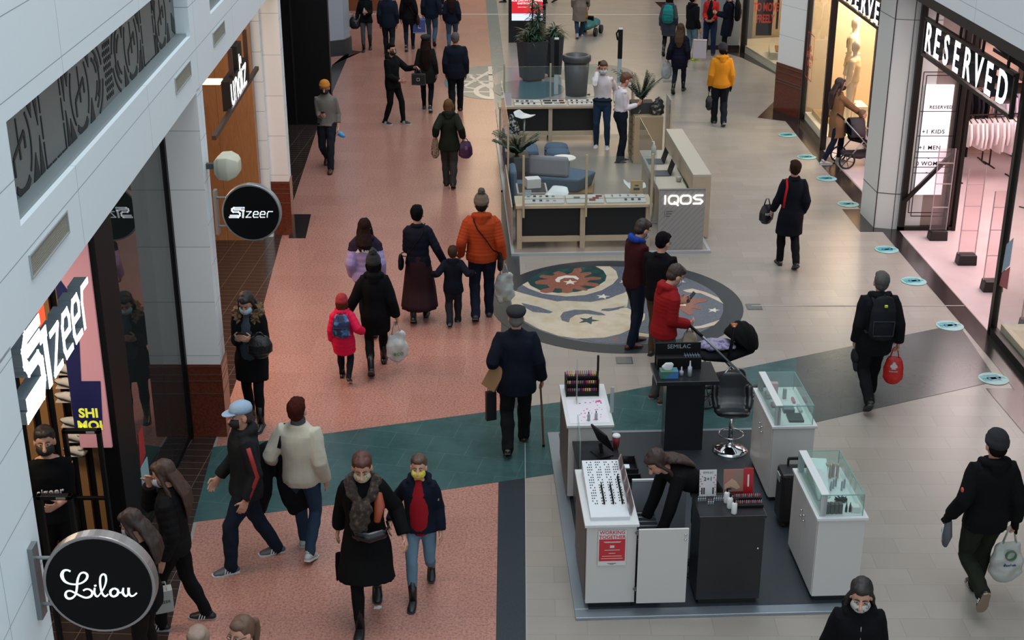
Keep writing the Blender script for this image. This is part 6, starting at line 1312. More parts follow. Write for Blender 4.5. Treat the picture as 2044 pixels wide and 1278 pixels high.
def person(label, H, face, root=None, foot=None, head=None, legs='stand', aL='hang', aR='hang', lean=0, hy=0, hp=0, sex='m', bulk=.012, skin=SK, name='person',
           top=None, hem=.47, ribs=0, sleeve=1, flare=0, collar=0, hood=0, zip_=0, fur=None, open_=None, slk=1.0,
           bot='20232c', loose=.006, boots=0, shoe='17171a', sole='2a2a2c', skirt=None, hair='2a1d17', hs='short', hairlen=.7, hat=None, mask=None, big=1.05, vox=.011, fine=True, gloves=None, parts=(), width=1.0, turtleneck=None, belt=None, glasses=0):
    """H height m; face: 0 walks away from camera, 90 towards the left, 180 to camera"""
    if foot is not None: root = at(*foot)
    if head is not None: root = at(head[0], head[1], H * .99); root = V((root.x, root.y, 0))
    fa = R(face); E = thing(name, label, 'person', (root.x, root.y, 0), fa)
    if H < 1.4: big = max(big, 1.05 + (1.4 - H) * .7)
    Hb = H / (.865 + .135 * big); PR = PROF_M if sex == 'm' else PROF_F; bulk *= .82
    sh = (.092 if sex == 'm' else .079) * width
    LEG = {'stand': ((.00, 0, 0, .055), (.02, 0, 0, .055)), 'wL': ((.17, 0, -8, .045), (-.15, .055, 38, .045)), 'wR': ((-.15, .055, 38, .045), (.17, 0, -8, .045)),
           'sL': ((.09, 0, 0, .045), (-.10, .03, 25, .045)), 'sR': ((-.10, .03, 25, .045), (.09, 0, 0, .045)),
           'kL': ((-.20, .14, 70, .05), (.10, 0, 0, .045)), 'kR': ((.10, 0, 0, .045), (-.20, .14, 70, .05))}
    lg = LEG[legs] if isinstance(legs, str) else legs
    Lt, Ls, ah = .245 * Hb, .245 * Hb, .045 * Hb
    ank = []
    for s_, (f, lift, pit, lat) in zip((-1, 1), lg): ank.append(V((s_ * lat * Hb, f * Hb, ah + lift * Hb)))
    hz = .53 * Hb
    for a in ank: hz = min(hz, a.z + math.sqrt(max(.01, (.485 * Hb) ** 2 - a.y ** 2 - (abs(a.x) - .052 * Hb) ** 2)))
    dz = hz - .53 * Hb; le = R(-lean); P0 = V((0, 0, hz))
    Rl = Matrix.Rotation(le, 3, 'X')
    def U(x, y, z):  # fractions of body height, upper body
        p = V((x * Hb, y * Hb, z * Hb + dz)); return P0 + Rl @ (p - P0)
    neck = U(0, 0, .865); Rh = Matrix.Rotation(R(-lean * .6), 3, 'X') @ Matrix.Rotation(R(hy), 3, 'Z') @ Matrix.Rotation(R(-hp), 3, 'X')
    def Hd(x, y, z): return neck + Rh @ (V((x, y + .004, z - .865)) * Hb * big)
    Mh = Rh.to_4x4()
    legj = []
    for s_, a in zip((-1, 1), ank):
        hip = V((s_ * .050 * Hb, 0, hz)); k, a2 = ik(hip, a, Lt, Ls, V((s_ * .08, 1, .1))); legj.append((hip, k, a2))
    arms = []
    for s_, A in ((-1, aL), (1, aR)):
        t = HANDS[A] if isinstance(A, str) else A
        shp = U(s_ * sh, 0, .805); tgt = V((s_ * t[0] * Hb, t[1] * Hb, t[2] * Hb + dz))
        if lean > 25: tgt = U(s_ * t[0], t[1], t[2])
        pole = V((s_ * .28, -.9, -.35)) if not (isinstance(A, str) and A in ('ear', 'mouth')) else V((s_ * .15, .55, -1))
        el, wr = ik(shp, tgt, .172 * Hb, .152 * Hb, pole); arms.append((shp, el, wr))
    def legc(z):
        xs = []
        for hip, k, a in legj:
            if z > k.z: t = (hip.z - z) / max(1e-4, hip.z - k.z); xs.append(hip.lerp(k, max(0, t)))
            else: t = (k.z - z) / max(1e-4, k.z - a.z); xs.append(k.lerp(a, min(1, t)))
        return xs
    msk = mat('skin_' + skin, skin, .5, spec=.35)
    # ---- body : one continuous surface
    b = B(); k_ = Hb
    zs = [.53, .57, .62, .68, .74, .79, .82]
    b.tube([U(0, 0, z) for z in zs], [(itp([(p[0], p[1]) for p in PR], z) * k_ * .86, itp([(p[0], p[2]) for p in PR], z) * k_ * .84) for z in zs], seg=14, ref=(1, 0, 0), round_=True)
    b.tube([U(0, -.004, .80), U(0, -.002, .86), Hd(0, 0, .90)], [.038 * k_, .031 * k_, .031 * k_ * big], round_=True)
    hb = k_ * big
    b.ball(Hd(0, -.010, .945), (.0435 * hb, .054 * hb, .053 * hb), Rh); b.ball(Hd(0, .010, .912), (.036 * hb, .040 * hb, .046 * hb), Rh); b.ball(Hd(0, .028, .888), (.022 * hb, .020 * hb, .018 * hb), Rh)
    b.tube([Hd(0, .044, .940), Hd(0, .052, .925), Hd(0, .060, .912)], [.006 * hb, .008 * hb, .011 * hb], seg=8, round_=True)
    for s_ in (-1, 1): b.ball(Hd(s_ * .045, -.004, .925), (.007 * hb, .014 * hb, .020 * hb), Rh, 8, 6)
    for (hip, k, a), s_ in zip(legj, (-1, 1)):
        b.tube([hip, hip.lerp(k, .5), k, k.lerp(a, .35), a], [.046 * k_, .042 * k_, .031 * k_, .031 * k_, .020 * k_], round_=True)
    hands = []
    for (s0, e, w_), s_, A in zip(arms, (-1, 1), (aL, aR)):
        b.tube([U(s_ * sh * .75, 0, .80), s0, s0.lerp(e, .5), e, e.lerp(w_, .35), w_], [.030 * k_, .030 * k_, .026 * k_, .023 * k_, .023 * k_, .0155 * k_], round_=True)
        d = (w_ - e).normalized()
        bent = isinstance(A, str) and A in ('phone', 'chest', 'front', 'push')
        if bent: d = (d + V((-s_ * .35, .2, .1))).normalized()
        wa = V((0, 1, 0)) if not bent else V((s_ * .3, .3, 1))
        wa = (wa - d * wa.dot(d)).normalized(); nn = V((-s_, 0, 0)) if not bent else V((-s_, .0, .4)); nn = (nn - d * nn.dot(d) - wa * nn.dot(wa)); nn = nn.normalized() if nn.length > .1 else d.cross(wa)
        hk = k_ * (1 if H > 1.3 else .9)
        palm = w_ + d * .052 * hk
        b.tube([w_, w_ + d * .02 * hk, palm], [(.016 * hk, .013 * hk), (.023 * hk, .012 * hk), (.025 * hk, .010 * hk)], ref=wa, round_=True)
        cu = .45 if not (isinstance(A, str) and A in ('hang', 'swingf', 'swingb')) else .22
        if isinstance(A, str) and A in ('bag', 'hold', 'push'): cu = .95
        for i, (o, l) in enumerate(((-.0195, .036), (-.0065, .043), (.0065, .045), (.0195, .039))):
            p0 = palm + wa * (o * hk); d1 = (d + nn * cu).normalized(); d2 = (d + nn * cu * 3).normalized()
            p1 = p0 + d1 * l * .55 * hk; p2 = p1 + d2 * l * .5 * hk; b.tube([p0 - d * .012 * hk, p0, p1, p2], [.0056 * hk, .0056 * hk, .0054 * hk, .0044 * hk], seg=8, round_=True)
        t0 = w_ + d * .022 * hk + wa * .018 * hk; b.tube([t0 - wa * .008 * hk, t0 + (d * .6 + wa * .8).normalized() * .022 * hk, t0 + (d * .9 + wa * .6 + nn * .5).normalized() * .044 * hk], [.0085 * hk, .0065 * hk, .005 * hk], seg=8, round_=True)
        hands.append(palm + nn * .014 * hk)
    body = remesh(b, .0075 if fine else .011, 1).obj('body', msk, E, True)
    facing = abs(((face + hy + 180) % 360) - 180) > 55
    if facing:
        for s_ in (-1, 1):
            q = B(); q.ball(Hd(s_ * .0165, .0405, .935), (.0075 * hb, .004 * hb, .0042 * hb), Rh, 10, 6); q.obj('eye', mat('eye_white', 'a8a29c', .3), E, True)
            q = B(); q.ball(Hd(s_ * .0165, .0440, .935), (.0036 * hb, .0022 * hb, .0038 * hb), Rh, 8, 6); q.obj('iris', mat('eye_dark', '1c1512', .3), E, True)
            q = B(); q.tube([Hd(s_ * .007, .0455, .945), Hd(s_ * .017, .0455, .949), Hd(s_ * .027, .0400, .946)], [.0022 * hb, .003 * hb, .0018 * hb], seg=6, round_=True); q.obj('eyebrow', mat('hair_' + hair, hair, .6), E, True)
        if not mask: q = B(); q.tube([Hd(-.013, .0475, .898), Hd(0, .0515, .897), Hd(.013, .0475, .898)], [(.002 * hb, .002 * hb), (.004 * hb, .004 * hb), (.002 * hb, .002 * hb)], seg=8, round_=True); q.obj('lips', mat('lips', '8c4a44', .4), E, True)
    if glasses:
        q = B()
        for s_ in (-1, 1): q.tube([Hd(s_ * .0175 + .011 * math.cos(R(a)), .050, .934 + .009 * math.sin(R(a))) for a in range(0, 361, 30)], .0013 * hb, seg=5); q.tube([Hd(s_ * .029, .048, .936), Hd(s_ * .046, .0, .932)], .0012 * hb, seg=5)
        q.obj('glasses', m_jet, E)
    # ---- trousers / tights
    b = B()
    tops = .60
    b.tube([U(0, 0, tops), U(0, 0, .55), V((0, 0, hz - .01 * k_))], ([(.094 * k_, .069 * k_), (.105 * k_, .080 * k_), (.100 * k_, .078 * k_)] if hem > .53 else [(.084 * k_, .060 * k_), (.094 * k_, .068 * k_), (.092 * k_, .068 * k_)]), seg=14, ref=(1, 0, 0), round_=True)
    for hip, k, a in legj:
        lo = loose * 1.3; bt = a + V((0, 0, .0 if boots else -.012 * k_)); fl = loose
        b.tube([hip, hip.lerp(k, .3), hip.lerp(k, .65), k, k.lerp(a, .35), k.lerp(a, .75), bt], [.054 * k_ + fl, .051 * k_ + fl, .043 * k_ + fl, .036 * k_ + fl, .036 * k_ + fl, .028 * k_ + lo, .024 * k_ + lo * 1.4], ref=(1, 0, 0), round_=True)
    remesh(b, vox, 1, .006 + loose * .5, (14, 14, 9), random.random() * 50).obj('trousers', bot if not isinstance(bot, str) else cloth(bot), E, True)
    # ---- shoes
    for (hip, k, a), (f, lift, pit, lat), s_ in zip(legj, lg, (-1, 1)):
        Rf = Matrix.Rotation(R(-pit), 3, 'X'); F_ = lambda x, y, z: a + Rf @ (V((x * k_, y * k_, z * k_)))
        shm = shoe if not isinstance(shoe, str) else mat('shoe_' + shoe, shoe, .35 if boots else .5)
        q = B(); q.tube([F_(0, -.030, -.026), F_(0, -.012, -.018), F_(0, .02, -.020), F_(s_ * .003, .06, -.028), F_(s_ * .003, .09, -.031)], [(.020 * k_, .018 * k_), (.024 * k_, .027 * k_), (.026 * k_, .023 * k_), (.028 * k_, .015 * k_), (.020 * k_, .010 * k_)], seg=14, ref=(1, 0, 0), round_=True)
        up = (k - a).normalized(); q.tube([a - up * .012 * k_, a + up * (boots if boots else .012) * k_], [(.025 * k_, .027 * k_), (.026 * k_ + (.006 if boots else 0), .028 * k_ + (.006 if boots else 0))], seg=14, ref=(1, 0, 0), round_=False)
        so = q.obj('boot' if boots else 'shoe', shm, E, True)
        q = B(); out = [(0, -.047), (.018, -.042), (.022, -.01), (.024, .02), (.030, .055), (.028, .085), (.016, .105), (0, .108), (-.016, .105), (-.026, .085), (-.027, .055), (-.022, .02), (-.020, -.01), (-.018, -.042)]
        lo_ = [F_(x + s_ * .003, y, -.045) for x, y in out]; hi_ = [F_(x + s_ * .003, y, -.034) for x, y in out]; q.rings([lo_, hi_]); q.obj('sole', mat('sole_' + sole, sole, .6), so)
        if 'stripes' in parts:
            q = B()
            for j in range(3): 
                for sd in (-1, 1): c = F_(sd * .0275, .012 + .014 * j, -.018); q.tube([F_(sd * .0285, .014 + .014 * j, -.032), F_(sd * .023, .004 + .014 * j, -.004)], .0028 * k_, seg=5)
            q.obj('stripes', m_paper, so)
    # ---- skirt
    if skirt:
        b = B(); z1, c_, wd = skirt; R_ = []; seg = 44; n = 12
        for i in range(n + 1):
            z = lerp(.62, z1, i / n); t = i / n; cz = V((0, 0, z * Hb + dz)); xs = legc(cz.z) if z < .5 else None
            cy = sum(x.y for x in xs) / 2 if xs else 0; rx = lerp(.082, wd, t ** .8) * Hb; ry = lerp(.062, wd * .9, t ** .8) * Hb
            R_.append([V((rx * math.cos(a), cy + ry * math.sin(a), cz.z)) * 1 + V((math.cos(a), math.sin(a), 0)) * (.010 * t * math.sin(11 * a)) for a in [2 * math.pi * j / seg for j in range(seg)]])
        b.rings(R_); b.obj('skirt', cloth(c_), E, True)
    # ---- top garment
    if top:
        tm = top if not isinstance(top, str) else cloth(top, .75 if ribs else .88)
        b = B(); st_ = .0135 if ribs else .03; pts = []; rd = []; z = hem; ph = 0
        ztop = .862
        while z < ztop:
            w_ = itp([(p[0], p[1]) for p in PR], z) * width; d_ = itp([(p[0], p[2]) for p in PR], z) * (1 + (width - 1) * .8)
            rb = (.007 * abs(math.sin(math.pi * z * Hb / ribs)) - .003) if ribs else 0
            bk = bulk + rb - (.014 if hem > .53 and z < .60 else 0)
            if z < .53:
                zw = z * Hb + dz; xs = legc(zw); dy = abs(xs[0].y - xs[1].y) / 2; cy = (xs[0].y + xs[1].y) / 2; t = (.53 - z) / .3
                pts.append(V((0, cy * .8, zw))); rd.append((w_ * Hb + bk + flare * t * Hb, max(d_ * Hb, dy * .75 + .052 * Hb) + bk + flare * t * Hb * .7))
            else: pts.append(U(0, -.002, z)); rd.append((w_ * Hb + bk * (1 if z < .82 else .7), d_ * Hb + bk * (1 if z < .82 else .7)))
            z += st_
        b.tube(pts, rd, seg=22, ref=(1, 0, 0), round_=False)
        for (s0, e, w2_), s_ in zip(arms, (-1, 1)):
            n = 14 if ribs else 5; P_ = [U(s_ * sh * .72, 0, .795)]; rr2 = [.031 * Hb + bulk]
            for i in range(n + 1):
                t = i / n; P_.append(s0.lerp(e, t)); rr2.append((.030 - .003 * t) * Hb + bulk * slk + (.006 * abs(math.sin(math.pi * t * .172 * Hb / ribs)) - .002 if ribs else 0))
            if sleeve > .5:
                en = e.lerp(w2_, (sleeve - .5) * 2 * .97)
                for i in range(1, n + 1):
                    t = i / n; P_.append(e.lerp(en, t)); rr2.append((.027 - .006 * t * sleeve) * Hb + bulk * slk + (.006 * abs(math.sin(math.pi * t * .15 * Hb / ribs)) - .002 if ribs else 0))
            b.tube(P_, rr2, seg=12, round_=False)
        if collar: b.tube([U(0, -.006, .838), U(0, -.004, .838 + collar)], [(.050 * Hb + bulk * .6, .050 * Hb + bulk * .6), (.043 * Hb + bulk * .4, .046 * Hb + bulk * .4)], seg=16, ref=(1, 0, 0))
        if hood:
            b.tube([U(.060, .020, .845), U(.055, -.025, .855), U(0, -.055, .852), U(-.055, -.025, .855), U(-.060, .020, .845)], [.018 * Hb, .026 * Hb, .034 * Hb, .026 * Hb, .018 * Hb], seg=12, round_=True); b.tube([U(0, -.058, .86), U(0, -.070, .81)], [(.055 * Hb, .026 * Hb), (.035 * Hb, .014 * Hb)], ref=(1, 0, 0), seg=12, round_=True)
        g = remesh(b, vox if not ribs else .0095, 1, .009 if not ribs else .004, (11, 11, 6), random.random() * 50).obj('coat' if hem < .5 else 'top', tm, E, True)
        if zip_: q = B(); q.tube([U(0, .066 + bulk / Hb + .004, z) for z in (.50, .58, .66, .74)] + [U(0, .056 + bulk / Hb, .80)], .004, seg=6); q.obj('zip', m_steel, g, True)
        if open_:
            q = B(); q.tube([U(0, .012 + bulk / Hb * .8, z) for z in (.525, .60, .70, .78, .83)], [(.074 * Hb, .064 * Hb), (.070 * Hb, .061 * Hb), (.072 * Hb, .065 * Hb), (.056 * Hb, .059 * Hb), (.030 * Hb, .038 * Hb)], seg=14, ref=(1, 0, 0), round_=True); q.obj('shirt_front', cloth(open_), E, True)
        if belt: q = B(); q.tube([U(.105 * math.cos(R(a)), .075 * math.sin(R(a)), .565) for a in range(0, 361, 24)], .016, seg=6); q.obj('belt', cloth(belt), g, True)
    if fur: q = B(); q.tube([U(.055, .045, .815), U(.075, .0, .845), U(.05, -.05, .865), U(0, -.068, .875), U(-.05, -.05, .865), U(-.075, .0, .845), U(-.055, .045, .815)], [.026 * Hb, .036 * Hb, .038 * Hb, .04 * Hb, .038 * Hb, .036 * Hb, .026 * Hb], seg=12, round_=True); remesh(q, .012, 0, .05, (45, 45, 45)).obj('fur_collar', mat('fur_' + fur, fur, .95, bump=(70, 1), var=(20, '3a2c20', .4, .7)), E, True)
    if turtleneck: q = B(); q.tube([U(0, .0, .835), U(0, .004, .885)], [(.045 * Hb, .045 * Hb), (.040 * Hb, .042 * Hb)], seg=16, ref=(1, 0, 0), round_=True); q.obj('neck_wrap', cloth(turtleneck), E, True)
    if gloves:
        for (s0, e, w2_), hn in zip(arms, hands): q = B(); d = (w2_ - e).normalized(); q.tube([w2_ - d * .01, w2_ + d * .05 * Hb], [(.022 * Hb, .02 * Hb), (.032 * Hb, .018 * Hb)], ref=(0, 1, 0), round_=True); [q.tube([w2_ + d * .05 * Hb + V((0, o * Hb, 0)), w2_ + d * .085 * Hb + V((0, o * Hb * 1.1, 0))], .0075 * Hb, seg=8, round_=True) for o in (-.024, -.008, .008, .022)]; q.obj('glove', cloth(gloves), E, True)
    # ---- hair
    hm = mat('hair_' + hair, '%02x%02x%02x' % tuple(int(int(hair[i:i + 2], 16) * .78) for i in (0, 2, 4)), .75, bump=(40, .6, (1, 1, .15)), spec=.06)
    if hs != 'none':
        hh = .9 if hat else 1; b = B(); b.ball(Hd(0, -.021 * hh, .954 if not hat else .949), (.0510 * hb * hh, .0545 * hb * hh, .0565 * hb * hh), Rh); b.ball(Hd(0, -.028, .925), (.044 * hb, .040 * hb, .042 * hb), Rh)
        if hs == 'short' and not hat: b.ball(Hd(0, .008, .982), (.041 * hb, .038 * hb, .023 * hb), Rh)
        if hs == 'bob':
            for s_ in (-1, 1): b.tube([Hd(s_ * .030, -.01, .96), Hd(s_ * .047, -.008, .92), Hd(s_ * .044, -.008, .885)], [.02 * hb, .015 * hb, .011 * hb], round_=True)
            b.tube([Hd(0, -.04, .94), Hd(0, -.042, .885)], [(.042 * hb, .022 * hb), (.040 * hb, .018 * hb)], ref=(1, 0, 0), round_=True); b.ball(Hd(0, .014, .978), (.036 * hb, .034 * hb, .022 * hb), Rh)
        if hs == 'long':
            b.ball(Hd(0, .010, .980), (.036 * hb, .034 * hb, .022 * hb), Rh)
            for s_ in (-1, 1): b.tube([Hd(s_ * .03, .0, .97), Hd(s_ * .049, -.004, .92), U(s_ * .060, -.01, .865), U(s_ * .066, -.03 if abs(((face + 180) % 360) - 180) < 90 else .03, .80)], [.016 * hb, .011 * hb, .011 * hb, .008 * hb], round_=True)
            zz1 = hairlen; b.tube([Hd(0, -.035, .95), Hd(0, -.052, .90), U(0, -.075 - bulk / Hb * .8, .83), U(0, -.083 - bulk / Hb, lerp(.83, zz1, .5)), U(0, -.075 - bulk / Hb, zz1)], [(.045 * hb, .03 * hb), (.050 * hb, .026 * hb), (.062 * hb, .022 * hb), (.060 * hb, .018 * hb), (.03 * hb, .012 * hb)], ref=(1, 0, 0), seg=16, round_=True)
        if hs == 'pony': b.ball(Hd(0, .010, .980), (.036 * hb, .034 * hb, .022 * hb), Rh); b.tube([Hd(0, -.06, .955), Hd(0, -.095, .94), Hd(0, -.10, .88), U(0, -.09, .80)], [.014 * hb, .02 * hb, .02 * hb, .010 * hb], round_=True)
        if hs == 'bun': b.ball(Hd(0, -.068, .965), (.026 * hb, .024 * hb, .024 * hb), Rh); b.ball(Hd(0, .010, .980), (.036 * hb, .034 * hb, .022 * hb), Rh)
        remesh(b, .009, 1, .007, (38, 38, 7), random.random() * 9).obj('hair', hm, E, True)
    if hat:
        kind, hc = hat[0], hat[1]; hm2 = mat('hat_' + hc, hc, .9, bump=(120, .5, (1, 1, .3)))
        b = B()
        def ringh(z, rx, ry, y0=-.006): return [Hd(1.04 * rx * math.cos(2 * math.pi * k / 24), y0 + 1.04 * ry * math.sin(2 * math.pi * k / 24), z - .10 * (-(ry * math.sin(2 * math.pi * k / 24)) if kind != 'cap' else 0)) for k in range(24)]
        if kind in ('beanie', 'pompom'):
            b.rings([ringh(.940, .048, .058), ringh(.945, .053, .063), ringh(.970, .0535, .063), ringh(.972, .050, .060), ringh(.990, .047, .056), ringh(1.006, .036, .043), ringh(1.016, .018, .022), ringh(1.018, .004, .004)]); ho = b.obj('beanie', hm2, E, True)
            if kind == 'pompom': q = B(); q.ball(Hd(0, -.012, 1.030), .026 * hb); remesh(q, .008, 0, .02, (60, 60, 60)).obj('pompom', mat('pom_' + hat[2], hat[2], .95, bump=(80, 1)), ho, True)
        elif kind == 'beret':
            b.rings([ringh(.958, .048, .056), ringh(.968, .056, .066), ringh(.985, .062, .073), ringh(.998, .058, .068), ringh(1.006, .040, .048), ringh(1.008, .004, .004)]); b.obj('beret', hm2, E, True)
        elif kind == 'cap':
            b.rings([ringh(.958, .049, .058), ringh(.975, .049, .058), ringh(.992, .044, .052), ringh(1.004, .030, .036), ringh(1.010, .010, .012), ringh(1.011, .003, .003)]); ho = b.obj('cap', hm2, E, True)
            q = B(); o = [(math.cos(R(a)) * .040, .040 + math.sin(R(a)) * .055) for a in range(0, 181, 15)]
            q.rings([[Hd(x, y, .958 - .1 * (y - .04)) for x, y in o] + [Hd(0, .044, .958)], [Hd(x, y, .962 - .1 * (y - .04)) for x, y in o] + [Hd(0, .044, .962)]]); q.obj('brim', hm2, ho)
    if mask:
        q = B(); nu, nv = 14, 8; vs = []
        for j in range(nv + 1):
            el = R(lerp(-70, 38, j / nv)); row = []
            for i in range(nu + 1):
                az = R(lerp(-72, 72, i / nu)); fr_ = 1 + .10 * max(0, math.cos(az)) ** 3 * math.cos(el)
                row.append(q.bm.verts.new(Hd(.0435 * math.cos(el) * math.sin(az), .010 + .0500 * math.cos(el) * math.cos(az) * fr_, .904 + .036 * math.sin(el))))
            vs.append(row)
        for r0, r1 in zip(vs, vs[1:]):
            for i in range(nu): q.faces_new([r0[i], r0[i + 1], r1[i + 1], r1[i]])
        q.obj('face_mask', mask if not isinstance(mask, str) else mat('mask_' + mask, mask, .7), E, True, solid=-.003)
    E_M = Matrix.Translation((root.x, root.y, 0)) @ Matrix.Rotation(fa, 4, 'Z')
    r_ = dict(E=E, M=E_M, L=E_M @ hands[0], R=E_M @ hands[1], U=U, Hd=Hd, Hb=Hb, wL=E_M @ arms[0][2], wR=E_M @ arms[1][2], face=fa, lL=hands[0], lR=hands[1], sh=arms)
    return r_
# carried things
def handle_pts(top, a, c, n=8, sag=0): return [V(a).lerp(V(top), math.sin(math.pi / 2 * i / n)) if 0 else V(a) + (V(top) - V(a)) * (i / n) for i in range(n + 1)] + [V(top) + (V(c) - V(top)) * (i / n) for i in range(1, n + 1)]
def soft_bag(label, hand, col, w=.30, h=.38, d=.12, rz=0, drop=.16, name='plastic_bag', cat='bag', m=None, amp=.03, shiny=.35, mark=None, group=None):
    hand = V(hand); t = thing(name, label, cat, (hand.x, hand.y, hand.z - drop - h), rz, group)
    b = B(); b.tube([(0, 0, .03), (0, 0, h * .2), (0, 0, h * .6), (0, 0, h * .92), (0, 0, h)], [(w * .36, d * .40), (w * .48, d * .5), (w * .47, d * .46), (w * .36, d * .22), (w * .30, d * .12)], ref=(1, 0, 0), seg=18, round_=True)
    mm = m or mat('bag_' + col, col, shiny, bump=(18, .8)); remesh(b, .012, 1, amp, (9, 9, 9), random.random() * 40).obj('bag', mm, t, True)
    for s_ in (-1, 1): b = B(); b.tube([(-w * .2, s_ * .01, h * .97), (-.02, s_ * .006, h + drop), (.02, s_ * .006, h + drop), (w * .2, s_ * .01, h * .97)], .007, seg=6); b.obj('handle', mm, t, True)
    if mark:
        for (mk, mc, sz, z) in mark:
            for s_ in (-1, 1):
                text('print', mk, sz, mat('bagprint_' + mc, mc, .5), Matrix.Rotation(R(180) if s_ > 0 else 0, 4, 'Z') @ Matrix.Translation((0, -d * .44, z)) @ Matrix.Rotation(R(90), 4, 'X'), t, depth=.012)
    return t
def box_bag(label, hand, col, w, h, d, rz=0, drop=.12, name='paper_bag', trim=None, mark=None, tilt=0):
    hand = V(hand); t = thing(name, label, 'bag', (hand.x, hand.y, hand.z - drop - h), rz)
    b = B(); b.box(-w / 2, w / 2, -d / 2, d / 2, 0, h); b.obj('bag', mat('pbag_' + col, col, .5), t, bevel=.004)
    for s_ in (-1, 1): b = B(); b.tube([(-w * .22, s_ * d * .45, h - .01), (-.03, s_ * .01, h + drop), (.03, s_ * .01, h + drop), (w * .22, s_ * d * .45, h - .01)], .004, seg=6); b.obj('handle', mat('pbag_' + (trim or col), trim or col, .5), t, True)
    if trim:
        b = B(); b.box(-w / 2 - .002, w / 2 + .002, -d / 2 - .002, d / 2 + .002, .015, .022); b.box(-w / 2 - .002, w / 2 + .002, -d / 2 - .002, d / 2 + .002, h - .02, h - .014); b.obj('trim', mat('pbag_' + trim, trim), t)
    if mark:
        for s_ in (-1, 1): text('print', mark[0], mark[2], mat('bagprint_' + mark[1], mark[1], .5), Matrix.Rotation(R(180) if s_ > 0 else 0, 4, 'Z') @ Matrix.Translation((0, -d / 2 - .002, h * .5)) @ Matrix.Rotation(R(90), 4, 'X'), t, depth=.001)
    return t
def phone(label, p, col='101114', rz=0, tilt=50):
    t = thing('phone', label, 'phone', p, rz)
    M_ = Matrix.Rotation(R(tilt), 4, 'X'); b = B(); b.box(-.036, .036, -.075, .075, -.004, .004, M_); b.obj('case', mat('phone_' + col, col, .3), t, bevel=.004)
    b = B(); b.box(-.032, .032, -.068, .068, .004, .005, M_); b.obj('screen', mat('phone_screen', '1a2026', .1), t); return t
def strap(pr, pts, col, w=.02, name='strap', root=None):
    """band over the garment; points in body fractions"""
    b = B(); b.tube([pr['U'](*p) for p in pts], [(w, .006)] * len(pts), seg=8, ref=None); return b.obj(name, cloth(col), root or pr['E'], True)
def crossbag(pr, label, side, col='101012', bagz=.50, w=.24, h=.20, d=.09, name='shoulder_bag', back=.03, out=.14, bulk=.02, over=True):
    """bag at the hip on a diagonal strap ; side +1 right hip"""
    Hb = pr['Hb']; U = pr['U']; c = pr['M'] @ U(side * out, -back, bagz); t = thing(name, label, 'bag', c, pr['face']); iM = (Matrix.Translation(c) @ Matrix.Rotation(pr['face'], 4, 'Z')).inverted() @ pr['M']
    b = B(); b.tube([(0, 0, -h / 2), (0, 0, 0), (0, 0, h / 2)], [(d / 2, w / 2 * .95), (d / 2 * 1.1, w / 2), (d / 2 * .7, w / 2 * .85)], seg=16, ref=(1, 0, 0), round_=True); remesh(b, .012, 1, .008).obj('pouch', cloth(col, .5), t, True)
    bb = bulk / Hb + .008; o = -side
    if over: path = [(side * out, -back, bagz + .05), (side * .085, -.062 - bb, .60), (side * .03, -.070 - bb, .69), (o * .03, -.066 - bb, .765), (o * .058, -.045 - bb * .7, .825), (o * .062, .0, .845 + bb * .6), (o * .05, .050 + bb, .80), (0, .072 + bb, .70), (side * .07, .068 + bb, .60), (side * out, back, bagz + .05)]
    else: path = [(side * out, -back - .02, bagz + .05), (side * (.12 + bb), -.035, .65), (side * (.088), -.03 - bb * .5, .80), (side * .075, .0, .828 + bb), (side * .088, .035 + bb * .5, .80), (side * (.12 + bb), .03, .65), (side * out, .02, bagz + .05)]
    b = B(); b.tube([iM @ U(*p) for p in path], [(.008, .008)] * len(path), seg=6); b.obj('strap', cloth(col), t, True); return t
def backpack(pr, label, col, bulk=.02, w=.30, h=.44, d=.14, trim=None, name='backpack', z0=.60):
    Hb = pr['Hb']; U = pr['U']; bb = bulk / Hb; c = pr['M'] @ U(0, -.07 - bb, z0); t = thing(name, label, 'backpack', c, pr['face']); iM = (Matrix.Translation(c) @ Matrix.Rotation(pr['face'], 4, 'Z')).inverted() @ pr['M']
    b = B(); b.tube([(0, -d / 2, 0), (0, -d / 2 - .01, h * .3), (0, -d / 2, h * .7), (0, -d / 2 + .02, h)], [(w / 2, d / 2), (w / 2 * 1.02, d / 2 * 1.1), (w / 2 * .95, d / 2), (w / 2 * .7, d / 2 * .55)], seg=18, ref=(1, 0, 0), round_=True); remesh(b, .012, 1, .006).obj('bag', cloth(col, .7), t, True)
    b = B(); b.tube([(-w * .38, -d - .012, h * .05), (w * .38, -d - .012, h * .05), (w * .40, -d - .01, h * .45), (-w * .40, -d - .01, h * .45), (-w * .38, -d - .012, h * .05)], .006, seg=6); b.obj('pocket_seam', cloth('3a3d40'), t, True)
    for s_ in (-1, 1): b = B(); b.tube([iM @ U(*p) for p in ((s_ * .05, -.075 - bb, .80), (s_ * .056, -.04 - bb, .838), (s_ * .062, .0, .848 + bb), (s_ * .066, .05 + bb, .80), (s_ * .075, .066 + bb, .70), (s_ * .10, .02, .62), (s_ * .085, -.07 - bb, .60))], [(.022, .007)] * 7, seg=8, ref=(1, 0, 0)); b.obj('strap', cloth(trim or col), t, True)
    b = B(); b.tube([(-.04, -d * .3, h), (0, -d * .3, h + .05), (.04, -d * .3, h)], .008, seg=6); b.obj('handle', cloth(trim or col), t, True); return t
# ------------------------------------------------------------ the crowd
random.seed(11)
P = person
